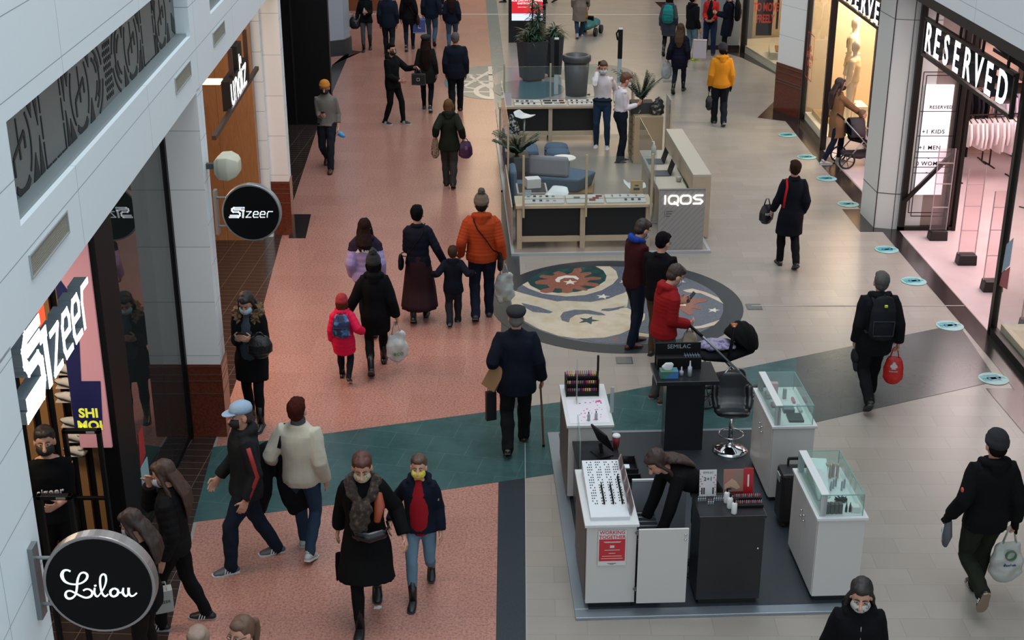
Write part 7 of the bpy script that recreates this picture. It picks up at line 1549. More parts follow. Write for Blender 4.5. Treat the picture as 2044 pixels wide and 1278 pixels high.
# far group, top left
a = P('woman in dark jacket, grey tights and white mask by the far column', 1.66, 180, foot=(733, 101), legs='sR', aL='phone', aR='bag', sex='f', top='15161a', hem=.47, bulk=.022, hood=1, bot='45484e', loose=0, boots=.14, hair='3a281f', hs='long', hairlen=.78, mask='c3ccd2', open_='16171a', fine=False)
b = B(); b.lathe([(.03, -.08), (.03, .06), (.012, .09), (.012, .11)], seg=12); tag(b.obj('drink_bottle', mat('bottle_clear', '9a9c9f', .2), None, True, loc=a['L']), 'small bottle in the hand of the woman by the far column', 'bottle')
soft_bag('black bag at the elbow of the woman by the far column', a['R'] + V((-.05, .02, .28)), '111114', .34, .30, .14, 0, .10, 'handbag', amp=.01)
a = P('man in navy jacket and dark jeans seen from behind walking left of three others', 1.80, 0, foot=(777, 113), legs='sL', aL='hang', aR='hang', top='1b2534', hem=.46, bulk=.03, collar=.02, bot='262b33', loose=.010, hair='17120f', width=1.08, fine=False)
a = P('woman with long dark hair and black coat walking away beside the navy jacket man', 1.74, 0, foot=(818, 101), legs='sR', aL='hang', aR='pocket', sex='f', top='14151a', hem=.44, bulk=.02, bot='1c2536', loose=0, shoe='141416', sole='8d8d8d', hair='1c1512', hs='long', hairlen=.72, fine=False)
box_bag('blue and white paper bag held between two people at the far left', a['R'] + V((.09, -.02, .10)), '3a4a80', .34, .38, .16, .1, .06, trim='b8c0d0', mark=('L', 'c8ccd8', .2))
crossbag(a, 'brown handbag at the right hip of the black coated woman far left', 1, '3a211c', .50, .24, .2, .1, bulk=.02)
a = P('person in navy coat, red hood and pale jeans walking away at the top edge', 1.80, 0, foot=(862, 90), legs='wL', aL='hang', aR='swingb', top='1d2838', hem=.47, bulk=.028, bot='3c5268', loose=.006, hair='241a15', fine=False, turtleneck='a52a26', hood=0)
a = P('woman with long ponytail, navy jacket and blue jeans walking away at the top', 1.68, 0, foot=(903, 101), legs='wR', aL='pocket', aR='pocket', sex='f', top='1b2132', hem=.50, bulk=.03, bot='3b5066', loose=.002, hair='2f211b', hs='long', hairlen=.66, fine=False)
a = P('person in black at the very top edge, only the lower legs in view', 1.75, 0, foot=(889, 17), legs='sR', top='15161a', bot='15161a', hair='17120f', fine=False)
a = P('dark haired man in black with a black mask gesturing with a black gift bag', 1.76, -122, foot=(786, 247), legs=((.10, 0, 0, .07), (-.08, .0, 0, .07)), aL=(.13, .25, .72), aR='front', lean=0, hy=-15, top='121316', hem=.46, bulk=.028, hood=1, bot='131417', loose=.004, shoe='1b1b1d', sole='b9b9b9', hair='17120f', mask='0e0e10', glasses=1, open_='121316', parts=('stripes',))
box_bag('black gift bag with a small white square emblem held by the man in black', a['L'] + V((.03, 0, .0)), '131416', .29, .24, .10, R(-8), .12, trim='4a4a4c', mark=('□', 'b8b8b8', .09))
a = P('woman with very long wavy dark hair, black cap and olive parka seen from behind', 1.72, 0, foot=(853, 222), legs='sL', aL='hang', aR='hang', sex='f', top='22251f', hem=.40, bulk=.026, flare=.03, bot='131417', loose=.0, shoe='1b1b1d', sole='9a9a98', hair='2a1a17', hs='long', hairlen=.58, hat=('beret', '15151a'))
a = P('stocky grey haired man in navy jacket and black trousers seen from behind', 1.80, 0, foot=(911, 224), legs='sR', aL='hang', aR='hang', top='181e2b', hem=.46, bulk=.032, collar=.02, bot='16181d', loose=.014, shoe='271c18', hair='6f6a66', width=1.12)
a = P('man with orange beanie, black mask and grey knit jumper walking towards the camera', 1.78, 178, foot=(657, 336), legs='wL', aL='hang', aR='phone', hp=12, top='6f6a64', hem=.50, bulk=.014, sleeve=.85, collar=.03, bot='23272e', loose=.012, boots=.06, shoe='4a3324', sole='3a2a20', hair='3a2a20', hs='short', hat=('beanie', 'b5711f'), mask='101012', turtleneck='77716a')
phone('black phone in the right hand of the orange beanie man', a['R'] + V((0, -.02, .03)), rz=a['face'])
b = B(); b.tube([(0, 0, 0), (.06, 0, -.02), (.11, -.01, -.05)], [(.03, .04), (.06, .05), (.03, .03)], round_=True); q = remesh(b, .01, 1, .02); tag(q.obj('blue_pouch', mat('bag_blue', '3f8fc0', .4), None, True, loc=a['L'] + V((.02, -.01, -.02))), 'bright blue folded pouch in the left hand of the orange beanie man', 'pouch')
a = P('fair haired woman in dark green quilted parka walking away with two bags', 1.64, 0, foot=(898, 371), legs=((.02, .0, 0, .04), (-.14, .03, 25, .04)), aL=(.15, -.02, .60), aR=(.16, -.02, .58), sex='f', top='242a20', hem=.43, bulk=.036, flare=.01, hood=1, bot='3c3a38', loose=.016, hair='7d5a3c', hs='bob')
soft_bag('patterned beige shopping bag on the left arm of the green parka woman', a['L'] + V((-.03, 0, .02)), '7a6a58', .16, .36, .10, 0, .05, 'tote_bag', m=mat('leopard_bag', '8d7a66', .7, var=(30, '4a3628', .5, .6)), amp=.01)
soft_bag('purple shopping bag with white emblem at the right side of the green parka woman', a['R'] + V((.05, 0, .02)), '3f1c40', .28, .32, .10, R(15), .05, 'tote_bag', amp=.012, mark=[('8', '8d6a8d', .10, .2)])
# middle group
a = P('long haired girl in lilac and purple puffer jacket with white back lettering', 1.70, 0, foot=(737, 668), legs='sL', aL='pocket', aR='pocket', sex='f', top='9286b4', hem=.50, ribs=.075, bulk=.040, hood=1, bot='1a1d28', loose=0, boots=.10, shoe='2b2422', hair='2a1c18', hs='long', hairlen=.79)
mt = a['E'].children[[c.name.split('.')[0] for c in a['E'].children].index('top')]; mt.data.materials.append(cloth('2c2338'))
for p in mt.data.polygons:
    if p.center.z > a['Hb'] * .745: p.material_index = 1
text('lettering', '▲ Kappa', .062, m_paper, Matrix.Translation((0, -.155, .745 * a['Hb'] + .02)) @ Matrix.Rotation(R(80), 4, 'X'), mt, depth=.008, bold=.001)
kappa = a
a = P('woman in black coat with black pompom hat holding the hand of the child in pink', 1.66, 4, foot=(754, 742), legs='wR', aL=(.22, .05, .52), aR='bag', sex='f', top='0f1013', hem=.38, bulk=.034, collar=.05, hood=1, bot='121318', loose=0, boots=.15, shoe='101013', hair='17120f', hs='bob', hat=('pompom', '121215', '2c2a28'))
soft_bag('white plastic shopping bag with green print in the right hand of the pompom hat woman', a['R'], 'b9b9b4', .30, .38, .14, R(20), .16, 'plastic_bag', amp=.04, mark=[('eco', '6f8a6a', .10, .12)])
box_bag('black tote with a white triangle hanging between the woman and the child in pink', a['L'] + V((-.02, -.06, .0)), '1a1818', .12, .34, .20, R(-30), .10, 'handbag', trim='1a1818')
a = P('dark haired woman in navy quilted jacket and long burgundy pleated skirt seen from behind', 1.72, 0, foot=(838, 640), legs='sR', aL='front', aR=(.21, .02, .52), sex='f', top='141a29', hem=.515, bulk=.018, ribs=.03, collar=.02, bot='131417', loose=0, boots=.12, shoe='121214', skirt=(.13, '3a2429', .15), hair='100f12', hs='short')
crossbag(a, 'small black bag on a diagonal strap across the navy jacket of the skirted woman', -1, '121215', .54, .2, .16, .08, bulk=.018)
a = P('small boy in navy coat walking between two adults holding both their hands', 1.18, 0, foot=(906, 648), legs='sR', aL=(.24, .03, .66), aR=(.24, .03, .68), top='161b29', hem=.44, bulk=.026, flare=.02, hood=1, bot='2b2e34', loose=.014, shoe='203040', sole='5a7a86', hair='4a392e')
a = P('man in orange quilted jacket and patterned pompom beanie walking with a plastic bag', 1.84, 0, foot=(963, 636), legs=((-.10, .03, 25, .05), (.06, 0, 0, .05)), aL=(.17, .02, .52), aR='bag', top='9a3a1a', hem=.50, ribs=.045, bulk=.030, hood=1, bot='1c2436', loose=.012, shoe='1d2026', hair='2a2018', hat=('pompom', '5a4c42', '4a4640'), width=1.08)
crossbag(a, 'black bag on a diagonal strap over the orange quilted jacket', 1, '17171c', .50, .24, .22, .08, bulk=.034)
soft_bag('thin white plastic bag hanging from the right hand of the orange jacket man', a['R'] + V((.03, 0, 0)), '9aa09c', .30, .42, .15, R(10), .14, 'plastic_bag', amp=.04, mark=[('■', '8d8440', .05, .06)])
a = P('child in bright pink puffer coat and red knitted hat walking away', 1.20, 0, foot=(690, 762), legs=((.12, 0, 0, .05), (-.10, .05, 25, .05)), aL='hang', aR=(.20, .03, .60), sex='f', top='d01c46', hem=.36, ribs=.06, bulk=.034, hood=1, bot='1b1c26', loose=.004, boots=.12, shoe='17161a', hair='6a3a28', hs='bob', hat=('beanie', '8a1a24'))
backpack(a, 'small blue patterned drawstring backpack on the child in the pink coat', '22264a', .036, .22, .26, .08, 'c02048', z0=.62).children[0].data.materials[0] = mat('frost_blue', '20264c', .5, var=(11, '4a8ac0', .5, .62))
# old man with cane
a = P('elderly man in dark navy coat and black beret walking with a cane', 1.72, 0, foot=(1030, 892), legs=((-.16, .03, 25, .055), (.10, 0, 0, .055)), aL=(.15, .06, .58), aR=(.17, .05, .50), lean=6, hp=0, top='151a27', hem=.43, bulk=.038, flare=.015, collar=.03, bot='15161a', loose=.018, hair='7d7a76', hat=('beret', '131317'), width=1.12)
t = thing('cardboard_box', 'brown cardboard box tucked under the left arm of the elderly beret man', 'box', a['L'] + V((.02, -.10, -.06)), R(-28))
b = B(); Mb = Matrix.Rotation(R(24), 4, 'Y') @ Matrix.Rotation(R(-14), 4, 'X'); b.box(-.09, .09, -.16, .16, -.13, .17, Mb); b.obj('carton', mat('cardboard', '8d6a48', .7), t, bevel=.006); b = B(); b.box(-.025, .025, -.162, .162, .168, .172, Mb); b.obj('tape', mat('parcel_tape', '8a6540', .3), t)
box_bag('narrow black folded umbrella bag hanging from the left hand of the beret man', a['L'] + V((-.06, -.12, -.10)), '101114', .12, .36, .06, R(20), .14, 'bag')
ca_ = a['R']; t = thing('walking_cane', 'brown wooden walking cane held in the right hand of the beret man', 'cane', (ca_.x + .04, ca_.y - .12, 0), 0)
b = B(); b.tube([(.0, 0, .02), (-.02, .06, .42), (-.04, .11, ca_.z - .02), (-.03, .12, ca_.z + .03), (-.03, .05, ca_.z + .05)], .012, seg=10, round_=True); b.obj('shaft', mat('cane_wood', '5b3a26', .4), t, True); b = B(); b.tube([(0, 0, 0), (0, 0, .03)], .017); b.obj('ferrule', m_jet, t)
# leaning woman with fur hood
a = P('woman with fur trimmed hood and blue mask using her phone by the pier', 1.72, 172, foot=(513, 846), legs=((.06, 0, 0, .05), (-.06, 0, 0, .05)), aL='chest', aR='chest', hp=28, sex='f', top='121314', hem=.36, bulk=.038, hood=0, fur='7a5f42', open_='3a4048', bot='15161b', loose=0, boots=.13, shoe='121214', hair='17110f', hs='long', hairlen=.74, mask='8fb0c0')
phone('phone held in both hands by the woman with the fur hood', (a['R'] + a['L']) / 2 + V((0, -.01, .03)), rz=a['face'])
soft_bag('black leather handbag on the left forearm of the woman with the fur hood', a['L'] + V((.17, .02, .06)), '111112', .30, .24, .16, R(10), .05, 'handbag', amp=.01)
# cap man
a = P('man in pale blue cap and black mask, dark padded waistcoat and red striped sleeve', 1.80, 112, foot=(505, 1124), legs=((.13, 0, 0, .055), (-.15, 0, 0, .055)), aL='hang', aR='swingf', hy=12, top='26272a', hem=.47, bulk=.030, hood=1, bot='1d2636', loose=.014, shoe='4a4c52', sole='b4b6b8', hair='3a2c24', hat=('cap', '8da3b8'), mask='0e0f11', parts=('stripes',), width=1.05)
b = B(); s0, e_, w_ = a['sh'][0]; o = V((-.076, 0.0, .0)); b.tube([s0 + o * 1.0, s0.lerp(e_, .5) + o * .98, e_ + o * .9, e_.lerp(w_, .5) + o * .8, w_ + o * .7], [(.022, .008)] * 5, ref=(0, 1, 0), seg=8); b.obj('sleeve_stripe', mat('stripe_red', '8d1f1c', .6), a['E'], True)
# white jumper
a = P('auburn haired person in cream knitted jumper and jeans carrying a black coat', 1.74, -12, foot=(612, 1106), legs=((.10, 0, 0, .05), (-.08, .02, 18, .05)), aL=(.19, .08, .56), aR='hang', top='b8b2a2', hem=.50, bulk=.026, slk=1.5, bot='27394c', loose=.006, shoe='a2a4a4', sole='b8b8b6', hair='4a2018', hs='short', turtleneck='4a4a4e')
t = thing('carried_coat', 'large black coat and bag slung over the left shoulder of the cream jumper person', 'coat', a['L'] + V((-.0, -.14, .0)), R(0))
b = B(); b.tube([(-.08, 0, .22), (-.16, -.02, .0), (-.20, .0, -.28), (-.20, .02, -.44)], [(.09, .10), (.15, .13), (.14, .12), (.08, .09)], round_=True); b.tube([(.12, 0, .12), (.16, -.03, -.1), (.20, .0, -.34), (.15, .02, -.46)], [(.12, .10), (.16, .13), (.16, .12), (.08, .07)], round_=True); b.tube([(-.15, -.02, .16), (.10, -.05, .20), (.24, -.02, .16)], .085, round_=True)
remesh(b, .016, 2, .03, (8, 8, 4)).obj('coat', cloth('15171d'), t, True)
b = B(); b.tube([(-.30, 0, -.22), (-.34, .0, -.38), (-.33, 0, -.52)], [(.05, .06), (.065, .06), (.02, .02)], round_=True); remesh(b, .012, 0, .05, (30, 30, 30)).obj('fur_trim', mat('fur_grey', '4a4744', .95, bump=(70, 1)), t, True)
strap(a, [(-.10, -.06, .72), (-.085, -.05, .79), (-.075, 0, .845), (-.085, .06, .79)], '20242c', .02, 'shoulder_strap')
# mother and daughter coming forward
a = P('woman with short auburn hair, patterned scarf and long open black coat walking forward', 1.76, 182, foot=(737, 1226), legs=((-.16, .04, 30, .035), (.18, 0, -5, .035)), aL=(.20, .04, .54), aR='swingb', hp=18, sex='f', top='0e0e10', hem=.30, bulk=.032, flare=.045, collar=.02, bot='0f1013', loose=.0, boots=.22, shoe='0e0e10', hair='4a2418', hs='short', mask=mat('mask_cream_floral', 'a39a80', .7, var=(30, '6a6a50', .5, .6)), width=1.05)
b = B(); b.tube([a['U'](.07, .02, .86), a['U'](.05, .07, .80), a['U'](0, .10, .74), a['U'](-.05, .07, .80), a['U'](-.07, .02, .86), a['U'](0, -.05, .87), a['U'](.07, .02, .86)], .05, seg=12, round_=True); b.tube([a['U'](.0, .11, .76), a['U'](.02, .125, .66), a['U'](.01, .13, .58)], [(.10, .04), (.09, .035), (.05, .025)], ref=(1, 0, 0), round_=True)
remesh(b, .012, 1, .02, (22, 22, 22)).obj('scarf', mat('scarf_pattern', '2a1f1b', .9, var=(28, '54463a', .5, .7)), a['E'], True)
b = B(); b.tube([a['U'](-.075, .03, .80), a['U'](-.085, .085, .74), a['U'](-.07, .10, .66)], [(.035, .02), (.05, .02), (.03, .015)], ref=(1, 0, 0), round_=True); b.obj('orange_lining', mat('orange_leather', '8a3a1c', .4), a['E'], True)
b = B(); c_ = a['M'] @ a['U'](-.03, .13, .60); bt = thing('waist_bag', 'shiny black waist bag worn across the long black coat', 'bag', c_, a['face']); b.tube([(-.12, -.01, .0), (0, .02, -.02), (.12, -.01, .0)], [(.035, .05), (.045, .06), (.035, .05)], round_=True); b.obj('pouch', mat('gloss_black', '0c0c0e', .2), bt, True); b = B(); b.tube([(-.12, -.01, 0), (-.17, -.10, .02), (-.15, -.16, .04)], .012); b.tube([(.12, -.01, 0), (.17, -.10, .02), (.15, -.16, .04)], .012); b.obj('belt', m_jet, bt, True)
b = B(); b.tube([V((.24, -.06, .62)), V((.27, -.12, .45)), V((.30, -.18, .26))], [(.05, .02), (.035, .02), (.008, .008)], round_=True); b.obj('coat_belt_end', cloth('0e0e10'), a['E'], True)
a = P('girl with yellow mask, red top, navy jacket and light jeans walking forward', 1.50, 178, foot=(843, 1184), legs=((-.16, .06, 35, .045), (.14, 0, 0, .045)), aL='hang', aR=(.18, .03, .56), sex='f', top='161b2b', hem=.49, bulk=.026, hood=1, open_='8a1620', bot='5a7384', loose=.0, boots=.13, shoe='101012', hair='4a3226', hs='pony', mask=mat('mask_yellow', 'b7a22c', .7, var=(30, 'd0c470', .5, .6)))
b = B(); b.box(-.02, .02, -.002, .002, -.012, .012, Matrix.Translation(a['sh'][0][0].lerp(a['sh'][0][1], .5) + V((-.02, .058, 0)))); b.obj('sleeve_badge', mat('badge_gold', '8a8050', .5), a['E'])
# left edge women
a = P('woman with long brown hair, black quilted jacket and three striped trainers facing left', 1.72, 88, foot=(366, 1246), legs=((.10, 0, 0, .055), (-.12, 0, 0, .055)), aL='hang', aR='mouth', hp=18, sex='f', top='141416', hem=.49, ribs=.07, bulk=.030, collar=.03, bot='121214', loose=.008, shoe='141416', sole='8d8d8d', hair='3a251b', hs='long', hairlen=.70, mask='9aa4b0', parts=('stripes',))
a2 = P('dark clothed woman with long brown hair half hidden behind the round script sign', 1.66, 80, head=(272, 1022), legs='stand', aL='hang', aR='phone', hp=28, sex='f', top='131418', hem=.45, bulk=.024, bot='231c1c', loose=.004, hair='2c1d18', hs='long', hairlen=.72, mask='8d98aa')
box_bag('pale grey paper bag with dark lettering beside the woman in striped trainers', at(329, 1222, .45) + V((0, 0, .30)), '8f938d', .16, .22, .10, R(20), .06, 'paper_bag', mark=('SIZEER', '2a2c2c', .04))
P('woman with ponytail and glasses, only her head top in view at the bottom edge', 1.64, 150, head=(478, 1241), legs='stand', sex='f', top='17181c', hem=.46, bulk=.02, hair='5a4030', hs='pony', glasses=1, fine=False)
P('person in black with a pale scarf at the bottom edge, barely in view', 1.60, 180, head=(392, 1262), legs='stand', sex='f', top='3a3030', hem=.46, hair='8a7468', hs='short', fine=False)
a = P('shop assistant in black t-shirt and black mask standing inside the sneaker shop', 1.82, -165, head=(86, 859), legs='stand', aL='phone', aR='hang', top='101113', hem=.49, bulk=.012, sleeve=.42, bot='131315', loose=.01, hair='1d1512', hs='short', mask='0d0d0f')
text('shirt_lettering', 'sizeer', .10, mat('tee_print', 'a8a8a8', .6), a['E'].children[0].matrix_local @ Matrix.Translation((0, .155, .69 * a['Hb'])) @ Matrix.Rotation(R(180), 4, 'Z') @ Matrix.Rotation(R(90), 4, 'X'), a['E'], depth=.012)
# kiosk staff
a = P('salesman in white shirt and blue jeans talking on the phone in the tobacco kiosk', 1.80, 172, foot=(1200, 297), legs=((.04, 0, 0, .07), (-.01, 0, 0, .06)), aL=(.15, .0, .54), aR='ear', hp=12, hy=6, top='cbc5c8', hem=.54, bulk=.008, slk=1.1, collar=.015, bot='22344a', loose=.002, shoe='b4b4b2', sole='c0c0be', hair='4a2c1e', mask='a2b8c4', belt='16161a')
phone('black phone at the ear of the white shirted salesman', a['R'] + V((0, .0, .06)), tilt=85, rz=a['face'] + R(60))
a = P('salesman in white shirt and navy trousers looking down at his hands in the tobacco kiosk', 1.80, -82, foot=(1236, 326), legs=((.03, 0, 0, .055), (-.02, 0, 0, .055)), aL='front', aR='phone', lean=3, hp=24, top='cdc8cf', hem=.54, bulk=.008, slk=1.1, collar=.015, bot='1b2230', loose=.010, shoe='111114', hair='5a3522', mask='a8b6be')
# far right groups
a = P('person in long beige coat walking away with a green ride-on toy car at the top', 1.72, 0, foot=(1157, 76), legs='sR', aL='pocket', aR='swingf', sex='f', top='83766a', hem=.30, bulk=.030, flare=.02, bot='26374a', loose=.004, shoe='8d9090', sole='b0b0b0', hair='5a4030', hs='long', fine=False)
p = at(1178, 68); cr = thing('ride_on_car', 'turquoise child ride-on car beside the person in the beige coat', 'toy car', p, R(-20))
b = B(); b.tube([(0, -.42, .28), (0, -.25, .34), (0, 0, .26), (0, .22, .34), (0, .42, .24)], [(.20, .10), (.24, .12), (.22, .09), (.24, .12), (.18, .08)], ref=(1, 0, 0), seg=16, round_=True); remesh(b, .02, 2).obj('body', mat('toy_turquoise', '2f6a68', .35), cr, True)
for x in (-.24, .24):
    for y in (-.27, .27): b = B(); b.tube([(x - .04, y, .12), (x + .04, y, .12)], .12, seg=18); b.obj('wheel', m_gap, cr)
b = B(); b.box(-.14, .14, -.1, .06, .30, .36); b.box(-.14, .14, -.16, -.1, .3, .55); b.obj('seat', m_jet, cr, bevel=.02); b = B(); b.box(-.1, .1, .40, .46, .22, .30); b.obj('plate', mat('toy_red', '7a2a2c', .5), cr); b = B(); b.tube([(0, -.40, .3), (0, -.55, .7), (0, -.62, .98)], .02); b.bar((-.12, -.62, .98), (.12, -.62, .98), .03); b.obj('push_handle', m_jet, cr)
soft_bag('mustard yellow bag hanging on the toy car handle', V(cr.location) + V((-.20, -.62, .92)), '8a6420', .2, .32, .1, 0, .06, 'tote_bag', amp=.01)
a = P('child-sized woman in grey coat with turquoise backpack walking away at top right', 1.66, -14, foot=(1332, 110), legs='wR', aL='hang', aR='pocket', sex='f', top='3c434c', hem=.36, bulk=.03, hood=1, bot='17181c', loose=0, boots=.12, hair='2a1c17', hs='bob', fine=False)
backpack(a, 'turquoise backpack on the grey coat at top right', '1f7a78', .03, .30, .40, .13, '185a58')
a = P('person in black with navy cap, pale jeans and yellow green trainers', 1.74, -50, foot=(1378, 121), legs='stand', aL='front', aR='hang', top='141519', hem=.50, bulk=.02, hood=1, bot='5a7480', loose=.004, shoe='8fa022', sole='a8b83a', hair='2a1c17', hat=('beanie', '1a2436'), fine=False)
a = P('girl with long brown hair and red and pink jacket standing at the top right', 1.70, 165, foot=(1415, 109), legs=((.05, 0, 0, .07), (-.04, 0, 0, .07)), aL='front', aR='front', sex='f', top='a52424', hem=.55, bulk=.03, open_='17181c', bot='1f2a44', loose=.012, shoe='1b1b1f', sole='9a9a9a', hair='3a251c', hs='long', hairlen=.72, fine=False)
box_bag('white paper bag with red lines carried by the girl in red and pink', at(1396, 95, .55) + V((0, -.1, .32)), 'b9adb3', .34, .48, .16, R(-8), .10, 'paper_bag', trim='a86a78')
a = P('man in long dark navy coat with black backpack facing left at top right', 1.78, 75, foot=(1449, 116), legs='stand', aL='phone', aR='phone', hp=22, top='15192a', hem=.34, bulk=.028, bot='15161a', loose=.004, hair='4a3424', fine=False)
backpack(a, 'black backpack on the long navy coat at top right', '101114', .03, .32, .48, .16)
a = P('woman with long fair hair and dark navy coat walking away at upper right', 1.70, -16, foot=(1353, 186), legs='wR', aL='bag', aR='pocket', sex='f', top='14172a'[:6], hem=.40, bulk=.030, ribs=.08, bot='1b2336', loose=.0, boots=.11, shoe='101013', hair='5a4636', hs='long', hairlen=.70)
soft_bag('pale grey tote in the left hand of the fair haired woman', a['L'] + V((-.03, 0, .12)), '8a8f93', .26, .40, .10, R(10), .10, 'tote_bag', amp=.01)
a = P('man in bright yellow jacket, dark jeans and black gloves walking away', 1.78, 0, foot=(1434, 250), legs='sL', aL='hang', aR='hang', top='c07c1e', hem=.50, bulk=.034, hood=1, bot='1b2028', loose=.016, shoe='2a2c30', sole='8a8c8c', hair='1b1513', gloves='121215', hat=('beanie', '15131a'))
soft_bag('small black drawstring bag in the left hand of the yellow jacket man', a['L'], '111113', .18, .30, .12, 0, .16, 'drawstring_bag', amp=.02)
# woman with pushchair at the shop door
a = P('woman with long dark hair, black mask and camel coat pushing a pushchair into the shop', 1.72, -82, foot=(1662, 326), legs=((.08, 0, 0, .045), (-.13, .0, 0, .045)), aL='push', aR='push', sex='f', hp=8, top='7a5a40', hem=.34, bulk=.022, collar=.02, bot='1c2436', loose=.0, shoe='9a9a98', sole='aeaeac', hair='2a1815', hs='long', hairlen=.66, mask='121214')
def wheel(b_, c, r, ax=(1, 0, 0), w_=.02):
    c = V(c); ax = V(ax); b_.tube([c + (Matrix.Rotation(R(t), 3, ax) @ ax.orthogonal().normalized()) * r for t in range(0, 361, 20)], w_, seg=8)
    for t in range(0, 360, 60): b_.bar(c, c + (Matrix.Rotation(R(t), 3, ax) @ ax.orthogonal().normalized()) * r, .010)
def pushchair(label, loc, rz, kind):
    t = thing('pushchair', label, 'pushchair', loc, rz)   # forward = +y
    for s_ in (-1, 1):
        for y, r in ((.36, .10), (-.30, .15)): q = B(); wheel(q, (s_ * .26, y, r + .018), r, (1, 0, 0), .018); q.obj('wheel', m_gap if kind != 'a' else mat('wheel_grey', '33363a', .5), t, True)
    fr_ = m_steel; q = B()
    for s_ in (-1, 1): q.tube([(s_ * .25, .36, .14), (s_ * .25, .05, .50), (s_ * .25, -.42, .98)], .014, seg=8); q.tube([(s_ * .25, -.30, .18), (s_ * .25, .0, .55)], .014, seg=8)
    q.tube([(-.25, .10, .46), (.25, .10, .46)], .012, seg=8); q.obj('frame', fr_, t, True)
    q = B(); q.tube([(-.25, -.42, .98), (-.22, -.46, 1.02), (.22, -.46, 1.02), (.25, -.42, .98)], .018, seg=8); q.obj('handlebar', m_jet, t, True)
    q = B(); q.tube([(0, -.28, .25), (0, .0, .22), (0, .25, .26)], [(.20, .05), (.21, .08), (.18, .05)], ref=(1, 0, 0), round_=True); q.obj('basket', mat('basket_' + kind, '2a1d24' if kind == 'b' else '1b1d20', .8), t, True)
    return t
pc_ = pushchair('dark pushchair with a silver frame pushed into the shop doorway', at(1710, 330), R(-84), 'b')
q = B(); q.tube([(0, -.22, .85), (0, -.16, .55), (0, .12, .48), (0, .32, .42)], [(.18, .03), (.2, .05), (.19, .05), (.15, .03)], ref=(1, 0, 0), round_=True); q.obj('seat', cloth('17181d'), pc_, True)
q = B(); q.rings([[V((.22 * math.cos(R(a_)), y + .02, .62 + .34 * math.sin(R(a_)))) for a_ in range(0, 181, 15)] for y in (-.26, -.12, .02)], False); q.obj('canopy', mat('canopy_grey', '3a3236', .8), pc_, True, solid=.01)
ba = P('baby in pale pink clothes sitting in the dark pushchair by the shop', .74, -84, root=V((pc_.location.x + .0, pc_.location.y, 0)), legs=((.22, .05, 0, .06), (.22, .05, 0, .06)), aL='front', aR='front', sex='f', top='b08a90', hem=.40, bulk=.014, bot='b3a3a3', loose=.006, shoe='b8a8a8', hair='6a4a38', hs='short', big=1.9, fine=True, name='person')
ba['E'].location = V((pc_.location.x + .02, pc_.location.y, .36))
# red jacket man, pushchair, friends
a = P('man in maroon jacket with blue hood looking at a phone on the round mosaic', 1.80, -62, foot=(1262, 690), legs=((.05, 0, 0, .05), (-.05, 0, 0, .05)), aL='phone', aR='phone', hp=30, lean=3, top='3f171b', hem=.50, bulk=.020, hood=0, bot='1a2236', loose=.008, shoe='3a1c18', sole='241412', hair='241a16', mask='9aa8b4')
b = B(); b.tube([a['U'](.055, .02, .85), a['U'](.05, -.03, .865), a['U'](0, -.06, .868), a['U'](-.05, -.03, .865), a['U'](-.055, .02, .85)], [.03, .045, .055, .045, .03], seg=12, round_=True); remesh(b, .012, 1, .01).obj('blue_hood', cloth('1c3a86'), a['E'], True)
a = P('dark haired person in black jumper and brown trousers standing between two men', 1.74, -30, foot=(1310, 713), legs=((.03, 0, 0, .05), (-.03, 0, 0, .05)), aL='front', aR='front', hp=18, hy=-20, top='0f1014', hem=.49, bulk=.028, slk=1.3, collar=.02, bot='4a3a2c', loose=.006, shoe='1b1614', hair='121014', hs='short', glasses=1)
a = P('man in red quilted jacket looking at his phone beside the pushchair', 1.80, -72, foot=(1318, 800), legs=((-.02, 0, 0, .055), (.0, 0, 0, .055)), aL='chest', aR='front', hp=34, lean=5, top='84161a', hem=.50, ribs=.05, bulk=.030, hood=1, bot='4a4a4a', loose=.010, shoe='3a1c1e', sole='8a8a86', hair='2f2019', mask='98a4aa')
phone('dark phone in the raised hand of the red jacket man', a['L'] + V((.06, 0, .04)), rz=a['face'])
pa = pushchair('grey framed pushchair with a black ridged hood standing by the red jacket man', at(1440, 800) + V((0, 0.1, 0)), R(-72), 'a')
b = B(); b.tube([(0, -.30, .62), (0, 0, .60), (0, .34, .64)], [(.16, .05), (.19, .10), (.16, .06)], ref=(1, 0, 0), seg=18, round_=True); remesh(b, .014, 2).obj('carrycot', cloth('1b1d21'), pa, True)
b = B(); n = 7; R2 = []
for i in range(25):
    t = i / 24; a_ = lerp(-10, 150, t); rr_w = .225 + .012 * abs(math.sin(t * math.pi * n)); R2.append([V((rr_w * math.cos(R(c_)), .22 + .23 * math.cos(R(a_)) * math.sin(R(c_)) + .0, .70 + (.28 + .02 * abs(math.sin(t * math.pi * n))) * math.sin(R(a_)) * math.sin(R(c_)))) for c_ in range(0, 181, 12)])
b.rings(R2, False); b.obj('hood', mat('hood_black', '08080a', .85, spec=.15), pa, True, solid=.012)
b = B(); b.tube([(-.12, -.3, .70), (0, -.1, .74), (.05, .1, .72)], [(.10, .03), (.16, .05), (.12, .03)], round_=True); remesh(b, .014, 1, .03).obj('blanket', mat('baby_blanket', '9088a0', .85, var=(16, '4a4a78', .5, .62)), pa, True)
b = B(); b.tube([(.20, -.02, .66), (.22, .0, .85), (.20, .02, 1.0)], .022, round_=True); b.obj('toy_arm', m_jet, pa, True)
tb2 = thing('hanging_toy', 'small orange and white soft toy on the carrycot of the grey framed pushchair', 'soft toy', pa.matrix_basis @ V((.20, .02, 1.02)))
